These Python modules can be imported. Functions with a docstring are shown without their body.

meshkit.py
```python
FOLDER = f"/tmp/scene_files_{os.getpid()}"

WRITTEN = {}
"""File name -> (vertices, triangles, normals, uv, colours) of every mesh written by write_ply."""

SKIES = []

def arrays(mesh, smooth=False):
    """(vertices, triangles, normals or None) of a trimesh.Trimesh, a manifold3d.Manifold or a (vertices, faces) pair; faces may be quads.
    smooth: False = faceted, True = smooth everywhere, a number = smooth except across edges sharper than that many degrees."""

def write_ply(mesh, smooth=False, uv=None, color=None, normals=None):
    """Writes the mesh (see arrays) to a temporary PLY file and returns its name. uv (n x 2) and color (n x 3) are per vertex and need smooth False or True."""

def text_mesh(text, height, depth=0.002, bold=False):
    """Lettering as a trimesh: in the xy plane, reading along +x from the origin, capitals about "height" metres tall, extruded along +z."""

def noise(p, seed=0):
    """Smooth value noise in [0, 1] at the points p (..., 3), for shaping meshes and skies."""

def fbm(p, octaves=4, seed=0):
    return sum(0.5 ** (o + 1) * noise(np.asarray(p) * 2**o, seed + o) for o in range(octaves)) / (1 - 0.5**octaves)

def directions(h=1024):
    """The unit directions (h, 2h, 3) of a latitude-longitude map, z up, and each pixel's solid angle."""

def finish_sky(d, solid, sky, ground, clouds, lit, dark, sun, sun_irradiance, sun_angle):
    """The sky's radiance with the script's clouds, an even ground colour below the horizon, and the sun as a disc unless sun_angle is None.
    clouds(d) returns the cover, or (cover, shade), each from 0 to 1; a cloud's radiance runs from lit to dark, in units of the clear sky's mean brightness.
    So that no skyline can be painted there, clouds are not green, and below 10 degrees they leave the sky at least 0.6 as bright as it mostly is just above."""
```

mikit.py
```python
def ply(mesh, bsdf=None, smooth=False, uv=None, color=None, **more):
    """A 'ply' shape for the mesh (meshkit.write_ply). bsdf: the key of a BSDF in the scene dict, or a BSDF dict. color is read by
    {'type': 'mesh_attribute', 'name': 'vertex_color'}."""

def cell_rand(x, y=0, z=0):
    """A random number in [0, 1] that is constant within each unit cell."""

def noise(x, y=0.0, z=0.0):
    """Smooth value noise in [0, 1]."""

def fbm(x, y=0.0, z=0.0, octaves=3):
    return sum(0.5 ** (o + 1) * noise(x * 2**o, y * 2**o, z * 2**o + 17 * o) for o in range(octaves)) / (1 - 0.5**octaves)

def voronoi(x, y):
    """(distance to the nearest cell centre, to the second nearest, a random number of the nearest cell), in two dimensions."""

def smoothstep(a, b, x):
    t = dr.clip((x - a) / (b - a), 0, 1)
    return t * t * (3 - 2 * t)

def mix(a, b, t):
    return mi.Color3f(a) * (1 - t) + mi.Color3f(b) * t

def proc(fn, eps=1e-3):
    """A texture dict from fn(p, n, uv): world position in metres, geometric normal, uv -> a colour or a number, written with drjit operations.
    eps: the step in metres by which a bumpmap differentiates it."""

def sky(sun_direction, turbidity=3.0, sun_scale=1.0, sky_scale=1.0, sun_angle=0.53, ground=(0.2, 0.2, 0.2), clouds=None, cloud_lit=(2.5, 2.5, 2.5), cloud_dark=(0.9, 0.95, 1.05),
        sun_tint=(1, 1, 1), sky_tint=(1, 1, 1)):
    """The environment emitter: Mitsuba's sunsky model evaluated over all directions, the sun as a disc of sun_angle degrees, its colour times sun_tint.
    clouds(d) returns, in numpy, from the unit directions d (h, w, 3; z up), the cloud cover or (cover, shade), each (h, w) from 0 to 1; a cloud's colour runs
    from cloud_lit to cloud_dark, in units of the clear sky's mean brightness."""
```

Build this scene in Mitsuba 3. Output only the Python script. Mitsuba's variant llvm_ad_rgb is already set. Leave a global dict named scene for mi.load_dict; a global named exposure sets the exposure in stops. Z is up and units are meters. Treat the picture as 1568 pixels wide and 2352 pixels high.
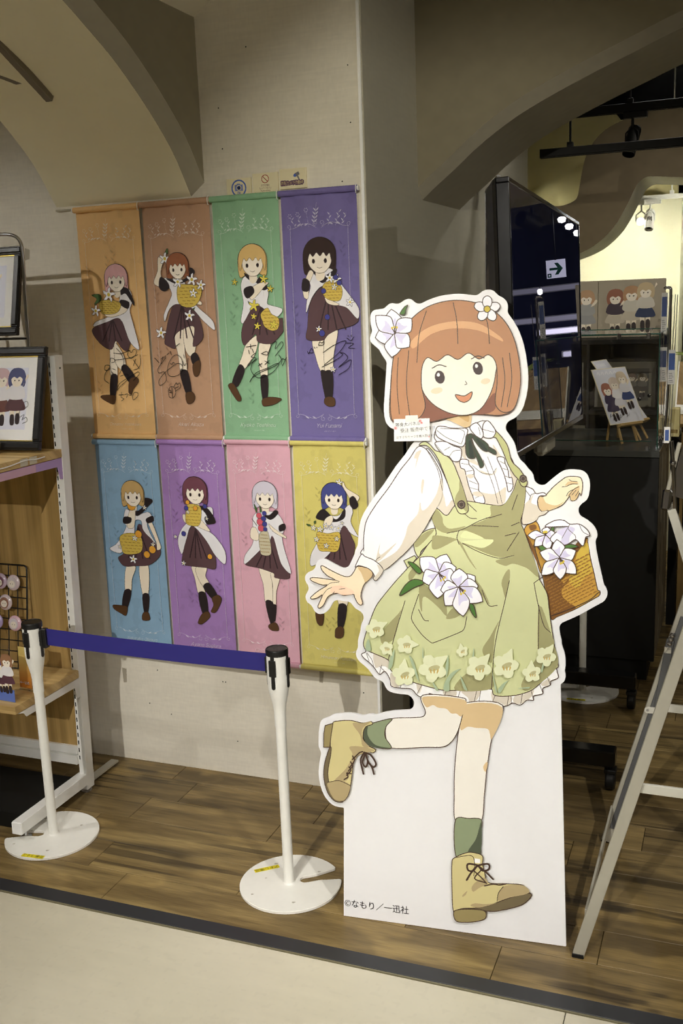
import math, random
import numpy as np, trimesh, mitsuba as mi, drjit as dr, mikit, meshkit
from mikit import proc, noise, fbm, smoothstep, mix, cell_rand
from shapely.geometry import Polygon, LineString, Point, box as sbox, MultiPolygon
from shapely.ops import unary_union
from shapely import affinity
from scipy.spatial import ConvexHull
T = mi.ScalarTransform4f
random.seed(7); np.random.seed(7)
scene, labels = {}, {}

# ------------------------------------------------------------------ camera, exposure, lights
CAM = np.array([0.0, 0.0, 1.5])
FOCAL = 2330.0                                   # pixels, for the 1568 x 2352 frame
YAW, PITCH, ROLL = .3755, .20667, -.03836
cy, sy, cp, sp, cr, sr = math.cos(YAW), math.sin(YAW), math.cos(PITCH), math.sin(PITCH), math.cos(ROLL), math.sin(ROLL)
M = (np.array([[cr, -sr, 0], [sr, cr, 0], [0, 0, 1]]) @ np.array([[1, 0, 0], [0, cp, -sp], [0, sp, cp]])
     @ np.array([[cy, 0, sy], [0, 1, 0], [-sy, 0, cy]]) @ np.array([[1, 0, 0], [0, 0, -1], [0, 1, 0]]))
fwd, upv = M[2], -M[1]
scene['camera'] = {'type': 'perspective', 'fov_axis': 'x', 'fov': math.degrees(2 * math.atan(784 / FOCAL)), 'near_clip': .05, 'far_clip': 60.,
                   'to_world': T().look_at(origin=CAM.tolist(), target=(CAM + fwd).tolist(), up=upv.tolist())}
exposure = 2.3
# unseen lamps, placed to light the panel, walls, shelf and floor: (position, target, radiance, colour, housing radius, snoot length)
WARM, NEUT, COOL = (1., .93, .80), (1., .965, .90), (.80, .86, 1.)
UNSEEN_SPOTS = [((-.93, 1.22, 2.50), (-1.12, 2.40, .60), 700, NEUT, .018, .105, 3),
         ((-.90, -2.20, 2.54), (-.98, 2.45, .42), 13600, NEUT, .015, .175, 6),
         ((2.3, 1.7, 2.50), (-.7, 2.6, 1.0), 850, NEUT, .018, .085, 3),
         ((-2.9, 1.2, 2.50), (-2.15, 2.5, .9), 1050, NEUT, .018, .085, 3),
         ((.9, .5, 2.50), (-.05, 1.65, 0), 2500, NEUT, .018, .085, 3),
         ((.20, -.55, 2.50), (-.66, 2.7, 1.40), 9800, (1, .94, .78), .013, .180, 5),
         ((-1.0, .2, 2.50), (-1.2, .5, 0), 470, NEUT, .035, .05, 2),
         ((1.1, -.3, 2.50), (1.0, .1, 0), 260, NEUT, .035, .05, 2)]
FILL_PANELS = [((-.6, -1.2), .9, .27), ((1.8, -.6), .9, .27), ((-2.8, -.8), .9, .27)]          # added fill light panels behind the viewer: centre, size, radiance
def area(L, c, w=1.):
    return {'type': 'area', 'radiance': {'type': 'rgb', 'value': [float(L * v) for v in c]}, 'sampling_weight': float(w)}

# ------------------------------------------------------------------ helpers
def lin(c):
    c = np.asarray(c, float) / 255
    return np.where(c <= .04045, c / 12.92, ((c + .055) / 1.055) ** 2.4).tolist()
def rgb(c): return {'type': 'rgb', 'value': lin(c)}
def mat(name, c, rough=.6, metal=0., spec=.4, clear=0., two=True):
    base = c if isinstance(c, dict) else rgb(c)
    b = {'type': 'principled', 'base_color': base, 'roughness': rough, 'metallic': metal, 'specular': spec}
    if clear: b.update(clearcoat=clear, clearcoat_gloss=.9)
    scene['m_' + name] = {'type': 'twosided', 'bsdf': b} if two else b
    return 'm_' + name
def dif(name, c):
    scene['m_' + name] = {'type': 'twosided', 'bsdf': {'type': 'diffuse', 'reflectance': rgb(c)}}
    return 'm_' + name
_n = {}
def numbered(k):
    i = _n.get(k, -1) + 1; _n[k] = i
    return k if i == 0 else f'{k}_{i:03d}'
WARP = [None]
def obj(name, mesh, m, parent=None, smooth=False, label=None, **kw):
    if WARP[0] is not None: mesh = at(mesh, WARP[0])
    key = numbered((parent + '__' if parent else '') + name)
    scene[key] = mikit.ply(mesh, m, smooth=smooth, **kw)
    if label: labels.setdefault(key, {})['label'] = label
    return key
def put(name, plydict, parent=None, to=None):                       # shares a ply dict
    key = numbered((parent + '__' if parent else '') + name)
    scene[key] = {**plydict, 'to_world': to} if to is not None else dict(plydict)
    return key
def thing(name, label, cat, group=None):
    key = numbered(name); labels[key] = {'label': label, 'category': cat}
    if group: labels[key]['group'] = group
    return key
def tag(key, label, cat, group=None, kind=None):
    labels[key] = {'label': label, 'category': cat}
    if group: labels[key]['group'] = group
    if kind: labels[key]['kind'] = kind
    return key
def struct(key, label, cat): return tag(key, label, cat, kind='structure')
def J(*ms): return trimesh.util.concatenate([m for m in ms if m is not None])
def hull(pts):
    pts = np.asarray(pts, float); h = ConvexHull(pts)
    m = trimesh.Trimesh(pts, h.simplices, process=True); m.fix_normals(); return m
def bx(x0, x1, y0, y1, z0, z1, ch=0.):
    if x0 > x1: x0, x1 = x1, x0
    if y0 > y1: y0, y1 = y1, y0
    if z0 > z1: z0, z1 = z1, z0
    if not ch:
        m = trimesh.creation.box((x1 - x0, y1 - y0, z1 - z0)); m.apply_translation(((x0 + x1) / 2, (y0 + y1) / 2, (z0 + z1) / 2)); return m
    ch = min(ch, (x1 - x0) / 2.01, (y1 - y0) / 2.01, (z1 - z0) / 2.01); P = []
    for sx in (0, 1):
        for sy_ in (0, 1):
            for sz in (0, 1):
                c = np.array([(x0, x1)[sx], (y0, y1)[sy_], (z0, z1)[sz]]); d = np.array([1 - 2 * sx, 1 - 2 * sy_, 1 - 2 * sz]) * ch
                for a in range(3):
                    e = d.copy(); e[a] = 0; P.append(c + e)
    return hull(P)
def fr(o, u, v):                                                    # local frame: u, v in plane, w = u x v
    u = np.asarray(u, float); u = u / np.linalg.norm(u); v = np.asarray(v, float); v = v - u * (u @ v); v /= np.linalg.norm(v)
    m = np.eye(4); m[:3, 0], m[:3, 1], m[:3, 2], m[:3, 3] = u, v, np.cross(u, v), o
    return m
def at(mesh, F):
    mesh = mesh.copy(); mesh.apply_transform(F); return mesh
def ext(poly, h):
    gs = [g for g in getattr(poly, 'geoms', [poly]) if g.area > 1e-10]
    return J(*[trimesh.creation.extrude_polygon(g, h, engine='earcut') for g in gs])
def flat(poly, z=0.):
    V, Fc, n = [], [], 0
    for g in getattr(poly, 'geoms', [poly]):
        if g.geom_type != 'Polygon' or g.area < 1e-10: continue
        v, f = trimesh.creation.triangulate_polygon(g, engine='earcut')
        a = v[f]; s = (a[:, 1, 0] - a[:, 0, 0]) * (a[:, 2, 1] - a[:, 0, 1]) - (a[:, 1, 1] - a[:, 0, 1]) * (a[:, 2, 0] - a[:, 0, 0])
        f = np.where((s < 0)[:, None], f[:, ::-1], f)
        V.append(np.c_[v, np.full(len(v), z)]); Fc.append(f + n); n += len(v)
    return trimesh.Trimesh(np.vstack(V), np.vstack(Fc), process=False) if V else None
def tube(pts, r, n=10, closed=False):
    p = np.asarray(pts, float); r = np.broadcast_to(r, (len(p),))
    t = np.roll(p, -1, 0) - np.roll(p, 1, 0) if closed else np.gradient(p, axis=0)
    t /= np.linalg.norm(t, axis=1, keepdims=True) + 1e-12
    a = np.array([0, 0, 1.]) if abs(t[0, 2]) < .9 else np.array([1., 0, 0]); A = []
    for k in range(len(p)):
        a = a - t[k] * (a @ t[k]); a = a / (np.linalg.norm(a) + 1e-12); A.append(a)
    A = np.array(A); Bv = np.cross(t, A); ang = np.arange(n) * 2 * np.pi / n
    v = (p[:, None] + r[:, None, None] * (np.cos(ang)[None, :, None] * A[:, None] + np.sin(ang)[None, :, None] * Bv[:, None])).reshape(-1, 3)
    m = len(p); F = []
    for i in range(m if closed else m - 1):
        for j in range(n):
            a0, a1 = i * n + j, i * n + (j + 1) % n; b0, b1 = ((i + 1) % m) * n + j, ((i + 1) % m) * n + (j + 1) % n
            F += [[a0, a1, b1], [a0, b1, b0]]
    v = list(v)
    if not closed:
        for i, o in ((0, 0), (m - 1, 1)):
            c = len(v); v.append(p[i])
            for j in range(n):
                q = [i * n + j, i * n + (j + 1) % n]; F.append([q[1], q[0], c] if o == 0 else [q[0], q[1], c])
    return trimesh.Trimesh(np.array(v), np.array(F), process=False)
def rod(a, b, r, n=12): return tube([a, b], r, n)
def lathe(prof, n=32):
    m = trimesh.creation.revolve(np.asarray(prof, float), sections=n); m.fix_normals(); return m
def mv(m, x, y, z):
    m = m.copy(); m.apply_translation((x, y, z)); return m
def rrect(w, h, r): return sbox(-w / 2 + r, -h / 2 + r, w / 2 - r, h / 2 - r).buffer(r, 5)
def cat(pts, n=6, closed=True):                                     # Catmull-Rom; a repeated point makes a corner
    p = np.asarray(pts, float); N = len(p)
    if N < 3: return p
    t = (np.roll(p, -1, 0) - np.roll(p, 1, 0)) / 2 if closed else np.gradient(p, axis=0)
    out = []
    for i in range(N if closed else N - 1):
        a, b, ta, tb = p[i], p[(i + 1) % N], t[i], t[(i + 1) % N]
        L = np.linalg.norm(b - a)
        if L < 1e-9: continue
        ta = ta * min(1, 1.2 * L / (np.linalg.norm(ta) + 1e-12)); tb = tb * min(1, 1.2 * L / (np.linalg.norm(tb) + 1e-12))
        for s in np.arange(n) / n:
            out.append((2 * s**3 - 3 * s**2 + 1) * a + (s**3 - 2 * s**2 + s) * ta + (3 * s**2 - 2 * s**3) * b + (s**3 - s**2) * tb)
    if not closed: out.append(p[-1])
    return np.array(out)
def good(pts):
    g = Polygon(pts)
    return g if g.is_valid else g.buffer(0)
def stroke(pts, w): return LineString(cat(pts, 5, False)).buffer(w / 2, 3)
def text(s, h, bold=False, shear=0.):                               # flat lettering, capitals h high, from GLYPHS or the renderer's helper
    out, x = [], 0.
    k = h / 74.
    for ch in s:
        if ch == ' ': x += 30 * k; continue
        if ch in GLYPHS:
            adv, polys = GLYPHS[ch]
            for rings in polys:
                rs = [np.array(r, float).reshape(-1, 2) for r in rings]
                out.append(affinity.affine_transform(Polygon(rs[0], rs[1:]).buffer(0), [k, 0, 0, k, x, 0]))
            x += adv * k
        else:
            m = meshkit.text_mesh(ch, h, .001, bold)
            v = m.vertices; f = m.faces[np.abs(m.face_normals[:, 2] - 1) < .01]
            out.append(affinity.translate(unary_union([Polygon(v[t][:, :2]).buffer(1e-6) for t in f]).simplify(h * .01), x - v[:, 0].min() + h * .06))
            x += v[:, 0].max() - v[:, 0].min() + h * .14
    g = unary_union(out)
    if shear: g = affinity.skew(g, xs=shear, origin=(0, 0))
    return g, x

# ------------------------------------------------------------------ materials
def wallpaper(base, amp):
    def fn(p, n, uv):
        h = p.x + p.y
        s = fbm(h * 22, p.z * 190, 0, 3) * .6 + fbm(h * 190, p.z * 60, 5, 2) * .4
        big = fbm(h * 1.7, p.z * 1.7, 3, 3)
        return mi.Color3f(lin(base)) * (1 + amp * (s - .5) + .10 * (big - .5))
    return proc(fn)
def plaster(base, amp, f):
    def fn(p, n, uv):
        return mi.Color3f(lin(base)) * (1 + amp * (fbm(p.x * f, p.y * f, p.z * f, 4) - .5) + .12 * (fbm(p.x * 2, p.y * 2, p.z * 2, 3) - .5))
    return proc(fn)
def wood_floor(seed, c0, c1, c2):
    def fn(p, n, uv):
        g = fbm(p.x * 4 + seed * 7.3, p.y * 36 + seed, seed, 4)
        q = fbm(p.x * 2.2 + seed * 3.1, p.y * 9 + seed, 2 + seed, 3)
        fine = noise(p.x * 35 + seed, p.y * 480, seed)
        c = mix(lin(c0), lin(c1), smoothstep(.35, .68, g * .6 + q * .4))
        c = mix(c, lin(c2), .85 * smoothstep(.56, .74, q) * smoothstep(.36, .60, g))
        k = fbm(p.x * 1.6 + seed * 5, p.y * 70 + seed * 2, seed, 3)
        c = mix(c, lin(c2), .7 * smoothstep(.60, .70, k) * smoothstep(.42, .6, q))
        c = mix(c, lin((168, 142, 88)), .35 * smoothstep(.60, .75, fbm(p.x * 7, p.y * 13, seed + 9, 3)))
        return c * (.86 + .28 * fine)
    return proc(fn)
def wood_board(c0, c1, ax):
    def fn(p, n, uv):
        a, b = (p.z, p.x + p.y) if ax else (p.x, p.y * 1 + p.z)
        g = fbm(b * 42, a * 2.2, 1, 4); f = noise(b * 320, a * 9)
        return mix(lin(c0), lin(c1), smoothstep(.25, .75, g)) * (.93 + .14 * f)
    return proc(fn)
def tile_tex(p, n, uv):
    c = mix(lin((192, 186, 164)), lin((214, 208, 188)), fbm(p.x * 2, p.y * 2, 0, 4))
    sp = noise(p.x * 90, p.y * 90); sc = fbm(p.x * 9 + 3, p.y * 40, 3, 3)
    return c * (1 - .03 * smoothstep(.74, .9, sp)) * (.96 + .08 * sc)
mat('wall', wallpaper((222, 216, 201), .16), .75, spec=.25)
mat('wall_side', wallpaper((172, 168, 152), .10), .75, spec=.25)  # darker copy of the wall: weaker light on the pillar side is in it
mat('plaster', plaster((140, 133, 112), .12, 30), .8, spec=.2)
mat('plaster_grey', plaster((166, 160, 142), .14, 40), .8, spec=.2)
mat('plaster_soffit', plaster((232, 225, 196), .05, 14), .7, spec=.25)  # lighter than the rib plaster: bounced light on the soffit is in the colour
mat('ceiling', plaster((205, 198, 178), .05, 10), .8, spec=.2)
mat('black_ceiling', (30, 30, 28), .8)
for i, c in enumerate([((92, 76, 47), (134, 113, 73), (50, 40, 25)), ((98, 81, 50), (140, 119, 77), (54, 44, 27)), ((84, 69, 43), (124, 105, 68), (46, 37, 24)), ((106, 88, 54), (148, 127, 82), (60, 49, 31))]):
    mat(f'plank{i}', wood_floor(i * 2.7 + 1, *c), .42, spec=.4)
mat('stain', (166, 158, 140), .6)
mat('groove', (28, 21, 13), .8)
mat('tile', proc(tile_tex), .34, spec=.45)
mat('strip', (46, 47, 50), .42, spec=.4)
mat('gold_trim', (140, 134, 110), .4, metal=.5)
mat('white_steel', (226, 226, 222), .38, spec=.45)
mat('white_paint', plaster((232, 231, 224), .05, 60), .35, spec=.45)
mat('black_plastic', (22, 22, 22), .38, spec=.5)
mat('black_matte', (15, 15, 14), .6, spec=.3)
mat('black_gloss', (14, 14, 15), .16, spec=.5)
mat('chrome', (205, 205, 208), .12, metal=1.)
mat('alu', (176, 172, 158), .4, metal=.25)
mat('alu_white', (208, 206, 194), .42, metal=.2)
mat('grey_bar', (96, 97, 98), .45, metal=.4)
mat('slot', (18, 17, 15), .9, spec=.1)
mat('panel_wood', wood_board((150, 122, 72), (176, 146, 92), 1), .5)
mat('shelf_wood', wood_board((168, 138, 86), (198, 170, 116), 0), .5)
mat('paper', (238, 238, 236), .6, spec=.3)
mat('board_white', (232, 232, 234), .38, spec=.4)
dif('ink', (26, 24, 24)); dif('black_print', (20, 20, 22))
scene['m_glass'] = {'type': 'thindielectric', 'int_ior': 1.5}
scene['m_acrylic'] = {'type': 'thindielectric', 'int_ior': 1.49}
mat('glass_edge', (40, 78, 66), .2)

# ------------------------------------------------------------------ the setting
YW, XP = 2.713, -.962                            # front wall, side face of the pillar
obj('wall_back', bx(-4.2, XP - .004, YW, YW + .09, -.02, 2.9), 'm_wall'); struct('wall_back', 'pale woven-paper wall behind the hanging banners', 'wall')
obj('edge_bead', bx(XP - .012, XP - .004, YW - .004, YW, 0, 2.9), 'm_paper', 'wall_back')
for i, (x, z) in enumerate(((-1.395, 2.04), (-1.3, 2.19), (-1.39, 1.93), (-1.0, 1.965), (-1.003, 2.11), (-1.03, 1.815), (-2.11, 1.61), (-1.78, .21), (-1.74, .33), (-1.5, .315), (-1.49, .315), (-1.7, .18), (-1.46, .115), (-1.02, .33))):
    put('screw_hole', mikit.ply(mv(trimesh.creation.icosphere(1, .0018), x, YW, z), 'm_ink'), 'wall_back')
for i, (x, z, P_) in enumerate(((-2.097, 1.676, [(-.011, -.02), (.008, -.016), (.012, .012), (-.006, .018)]), (-1.869, .303, [(-.006, -.03), (.006, -.028), (.009, .02), (-.008, .022)]), (-1.156, .369, [(-.008, -.02), (.003, -.022), (.008, .014), (-.006, .016)]))):
    put('tape_residue', mikit.ply(at(ext(Polygon(P_), .0004), fr((x, YW, z), (1, 0, 0), (0, 0, 1))), 'm_stain'), 'wall_back')
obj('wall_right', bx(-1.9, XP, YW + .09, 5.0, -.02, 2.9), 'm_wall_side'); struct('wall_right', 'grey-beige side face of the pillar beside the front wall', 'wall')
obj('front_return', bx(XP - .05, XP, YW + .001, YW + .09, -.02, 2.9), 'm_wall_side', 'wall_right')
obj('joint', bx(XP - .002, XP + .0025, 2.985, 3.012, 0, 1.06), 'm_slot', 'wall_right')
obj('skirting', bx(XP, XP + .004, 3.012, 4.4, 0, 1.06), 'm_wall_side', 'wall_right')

def arch(S, Z, spans, top, flip):                # swept arch: S distance from the springing, Z height
    S = np.array(S); Z = np.array(Z); ss = np.r_[np.linspace(0, .9, 28), np.linspace(.95, 3.2, 26)]
    s2 = np.minimum(ss, 1.6); zz = np.interp(s2, S, Z)  # past the apex, out of view, kept level to let light reach the soffit
    from scipy.interpolate import PchipInterpolator
    zz = PchipInterpolator(S, Z)(s2)
    f0, f1, b0 = spans                           # front face, chamfer end, back face
    rows = [(f0, np.full_like(zz, top)), (f0, zz + .035), (f1, zz), (b0, zz), (b0, np.full_like(zz, top))]
    V, Fc = [], []
    for c, z in rows:
        V += [flip(s, c, h) for s, h in zip(ss, z)]
    n = len(ss)
    def quad(r0, r1): return [[r0 * n + i, r0 * n + i + 1, r1 * n + i + 1, r1 * n + i] for i in range(n - 1)]
    V = np.array(V)
    out = []
    for r0, r1 in ((0, 1), (1, 2), (2, 3), (3, 4)):
        q = np.array(quad(r0, r1)); t = np.vstack([q[:, [0, 1, 2]], q[:, [0, 2, 3]]])
        m = trimesh.Trimesh(V, t, process=False); m.remove_unreferenced_vertices(); out.append(m)
    return out
SR, ZR = [0, .045, .09, .19, .3, .36, .5, .64, .78, 1., 1.3, 1.6], [1.80, 1.838, 1.872, 1.952, 2.022, 2.052, 2.112, 2.166, 2.218, 2.27, 2.31, 2.325]
SL, ZL = [0, .04, .08, .185, .28, .37, .46, .55, .7, .9, 1.2, 1.6], [1.808, 1.86, 1.91, 2.0, 2.066, 2.12, 2.163, 2.204, 2.26, 2.31, 2.35, 2.37]
a = arch(SR, ZR, (3.205, 3.25, 3.717), 2.9, lambda s, c, h: (XP + s, c, h))
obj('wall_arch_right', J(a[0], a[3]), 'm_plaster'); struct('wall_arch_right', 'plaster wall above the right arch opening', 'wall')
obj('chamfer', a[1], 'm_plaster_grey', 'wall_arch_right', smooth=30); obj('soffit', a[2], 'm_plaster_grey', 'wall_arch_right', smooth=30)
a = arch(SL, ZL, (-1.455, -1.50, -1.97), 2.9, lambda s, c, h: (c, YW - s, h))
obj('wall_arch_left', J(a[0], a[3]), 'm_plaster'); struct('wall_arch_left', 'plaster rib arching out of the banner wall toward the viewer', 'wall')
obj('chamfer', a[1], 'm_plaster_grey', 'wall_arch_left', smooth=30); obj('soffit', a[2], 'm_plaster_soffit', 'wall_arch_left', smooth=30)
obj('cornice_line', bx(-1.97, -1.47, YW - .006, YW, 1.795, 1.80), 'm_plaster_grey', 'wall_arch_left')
# ceiling: a vault that rises from the rib to the corridor ceiling
V = [(-1.97, -4, 2.285), (-1.455, -4, 2.285), (-.96, -4, 2.62), (6, -4, 2.62), (-1.97, 3.3, 2.285), (-1.455, 3.3, 2.285), (-.96, 3.3, 2.62), (6, 3.3, 2.62)]
obj('ceiling', trimesh.Trimesh(np.array(V), np.array([[0, 1, 5], [0, 5, 4], [1, 2, 6], [1, 6, 5], [2, 3, 7], [2, 7, 6]]), process=False), 'm_ceiling'); struct('ceiling', 'plaster ceiling rising from the rib', 'ceiling')
obj('left_bay', bx(-5, -1.97, -4, 2.713, 2.62, 2.7), 'm_ceiling', 'ceiling')
obj('shop_bay', bx(-3, 4, 3.717, 11, 2.75, 2.85), 'm_black_ceiling', 'ceiling')
# outer walls of the corridor (behind the camera and to the sides)
obj('wall_left', bx(-5.1, -5, -4.1, 2.9, 0, 2.9), 'm_ceiling'); struct('wall_left', 'plain corridor wall at the far left', 'wall')
obj('wall_front', bx(-5.1, 6.1, -4.1, -4, 0, 2.9), 'm_ceiling'); struct('wall_front', 'plain corridor wall behind the viewer', 'wall')
obj('wall_corridor_end', bx(6, 6.1, -4.1, 11, 0, 2.9), 'm_ceiling'); struct('wall_corridor_end', 'plain wall at the right end of the corridor', 'wall')

# floor: planks laid along the wall, a black strip, beige tiles
Y0, RW, LP = 1.9695, .1308, .457
obj('floor', J(bx(-4, 4, Y0 - .1, 11, -.03, -.0065), bx(-5, 6, -4, Y0 - .12, -.03, -.008)), 'm_groove'); struct('floor', 'dark sub-floor under planks and tiles', 'floor')
JX = {0: [-1.49, -.464], 1: [-1.16], 2: [-.86, -1.75], 3: [-1.655, -1.198], 4: [-1.563, -1.108, -.375], 5: [-1.2, -.194]}
row = 0; y = Y0; nb = 0
while y < 4.5:
    y1 = Y0 + .1267 if row == 0 else y + RW
    js = sorted(JX.get(row, [random.uniform(-1.9, -1.4)])); e = [js[0] - LP * k for k in range(4, 0, -1)] + js
    while e[-1] < .45: e.append(e[-1] + (LP * 2 if row == 0 else LP))
    e = [x for x in e if x > -3.3]
    for x0, x1 in zip(e[:-1], e[1:]):
        put('plank', mikit.ply(bx(x0 + .0007, x1 - .0007, y + .0007, y1 - .0007, -.0066, -.0002 + random.uniform(-.0002, .0002), .001), f'm_plank{random.choice((0, 1, 1, 2, 3))}'), 'floor')
    y = y1; row += 1
obj('far_boards', J(bx(.5, 4, Y0, 11, -.0066, -.001), bx(-3.3, .5, 4.52, 11, -.0066, -.001)), 'm_plank0', 'floor')
TX = [-4.7, -3.1, -1.885, -.288, 1.31, 2.9, 4.5, 6]
for x0, x1 in zip(TX[:-1], TX[1:]):
    for ya, yb in ((.3, 1.9195), (-1.3, .3), (-2.9, -1.3), (-4, -2.9)):
        put('tile', mikit.ply(bx(x0 + .001, x1 - .001, ya + .001, yb - .001, -.012, -.002, .0012), 'm_tile'), 'floor')
obj('trim_1', bx(-4, 4, 1.9235, Y0 - .0005, -.008, .0015, .001), 'm_strip'); struct('trim_1', 'black metal threshold strip between tiles and planks', 'trim')
obj('edge_bead', bx(-4, 4, 1.9195, 1.9225, -.008, .0005), 'm_gold_trim', 'trim_1')

# unseen lamps and added fill panels (outside the frame, on the corridor ceiling)
def aim(pos, tgt):
    d = np.array(tgt) - np.array(pos); d /= np.linalg.norm(d); a = np.cross(d, [0, 0, 1.]); return fr(pos, a, np.cross(d, a)) if np.linalg.norm(a) > 1e-6 else np.eye(4)
WHERE = ['over the stanchion beside the banners', 'above the viewer, aimed at the cut-out panel', 'far right, aimed across the pillar', 'at the left, aimed at the shelf unit', 'right of the viewer, aimed at the tile floor', 'behind the viewer, aimed high at the banner wall', 'over the tile floor at the left, for bounced light', 'over the tile floor at the right, for bounced light']
for i, (p, t, L, c, rl, sn, wt) in enumerate(UNSEEN_SPOTS):
    k = thing('ceiling_spotlight', f'unseen black ceiling spotlight {WHERE[i]}', 'light'); r = .045
    d = np.array(t) - np.array(p); d /= np.linalg.norm(d); F = fr(p, np.cross(d, [0, 0, 1.]), np.cross(d, np.cross(d, [0, 0, 1.])))
    if F[:3, 2] @ d < 0: F[:3, 1] *= -1; F[:3, 2] *= -1
    body = trimesh.creation.revolve(np.array([(r * .8, -.10), (r, -.09), (r, sn), (r - .004, sn), (r - .004, -.004), (0, -.004), (0, -.10), (r * .8, -.10)]), sections=24); body.fix_normals()
    obj('housing', at(body, F), 'm_black_matte', k, smooth=30)
    obj('stem', rod(p, (p[0], p[1], 2.62), .012), 'm_black_matte', k)
    key = obj('lens', at(flat(Point(0, 0).buffer(rl, 8)), F), None, k); scene[key]['emitter'] = area(L, c, wt)
for i, ((x, y), s, L) in enumerate(FILL_PANELS):
    k = thing('ceiling_light_panel', f'added square fill light panel {["straight behind the viewer", "behind the viewer to the right", "behind the viewer to the left"][i]}', 'light')
    obj('frame', J(*[bx(x - s / 2 - .02, x + s / 2 + .02, y + q * s / 2 - .02, y + q * s / 2 + .02, 2.59, 2.62) for q in (-1, 1)], *[bx(x + q * s / 2 - .02, x + q * s / 2 + .02, y - s / 2, y + s / 2, 2.59, 2.62) for q in (-1, 1)]), 'm_white_steel', k)
    key = obj('diffuser', at(flat(sbox(-s / 2 + .021, -s / 2 + .021, s / 2 - .021, s / 2 - .021)), fr((x, y, 2.602), (1, 0, 0), (0, -1, 0))), None, k)
    scene[key]['emitter'] = area(L, NEUT, 2.5)

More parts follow.
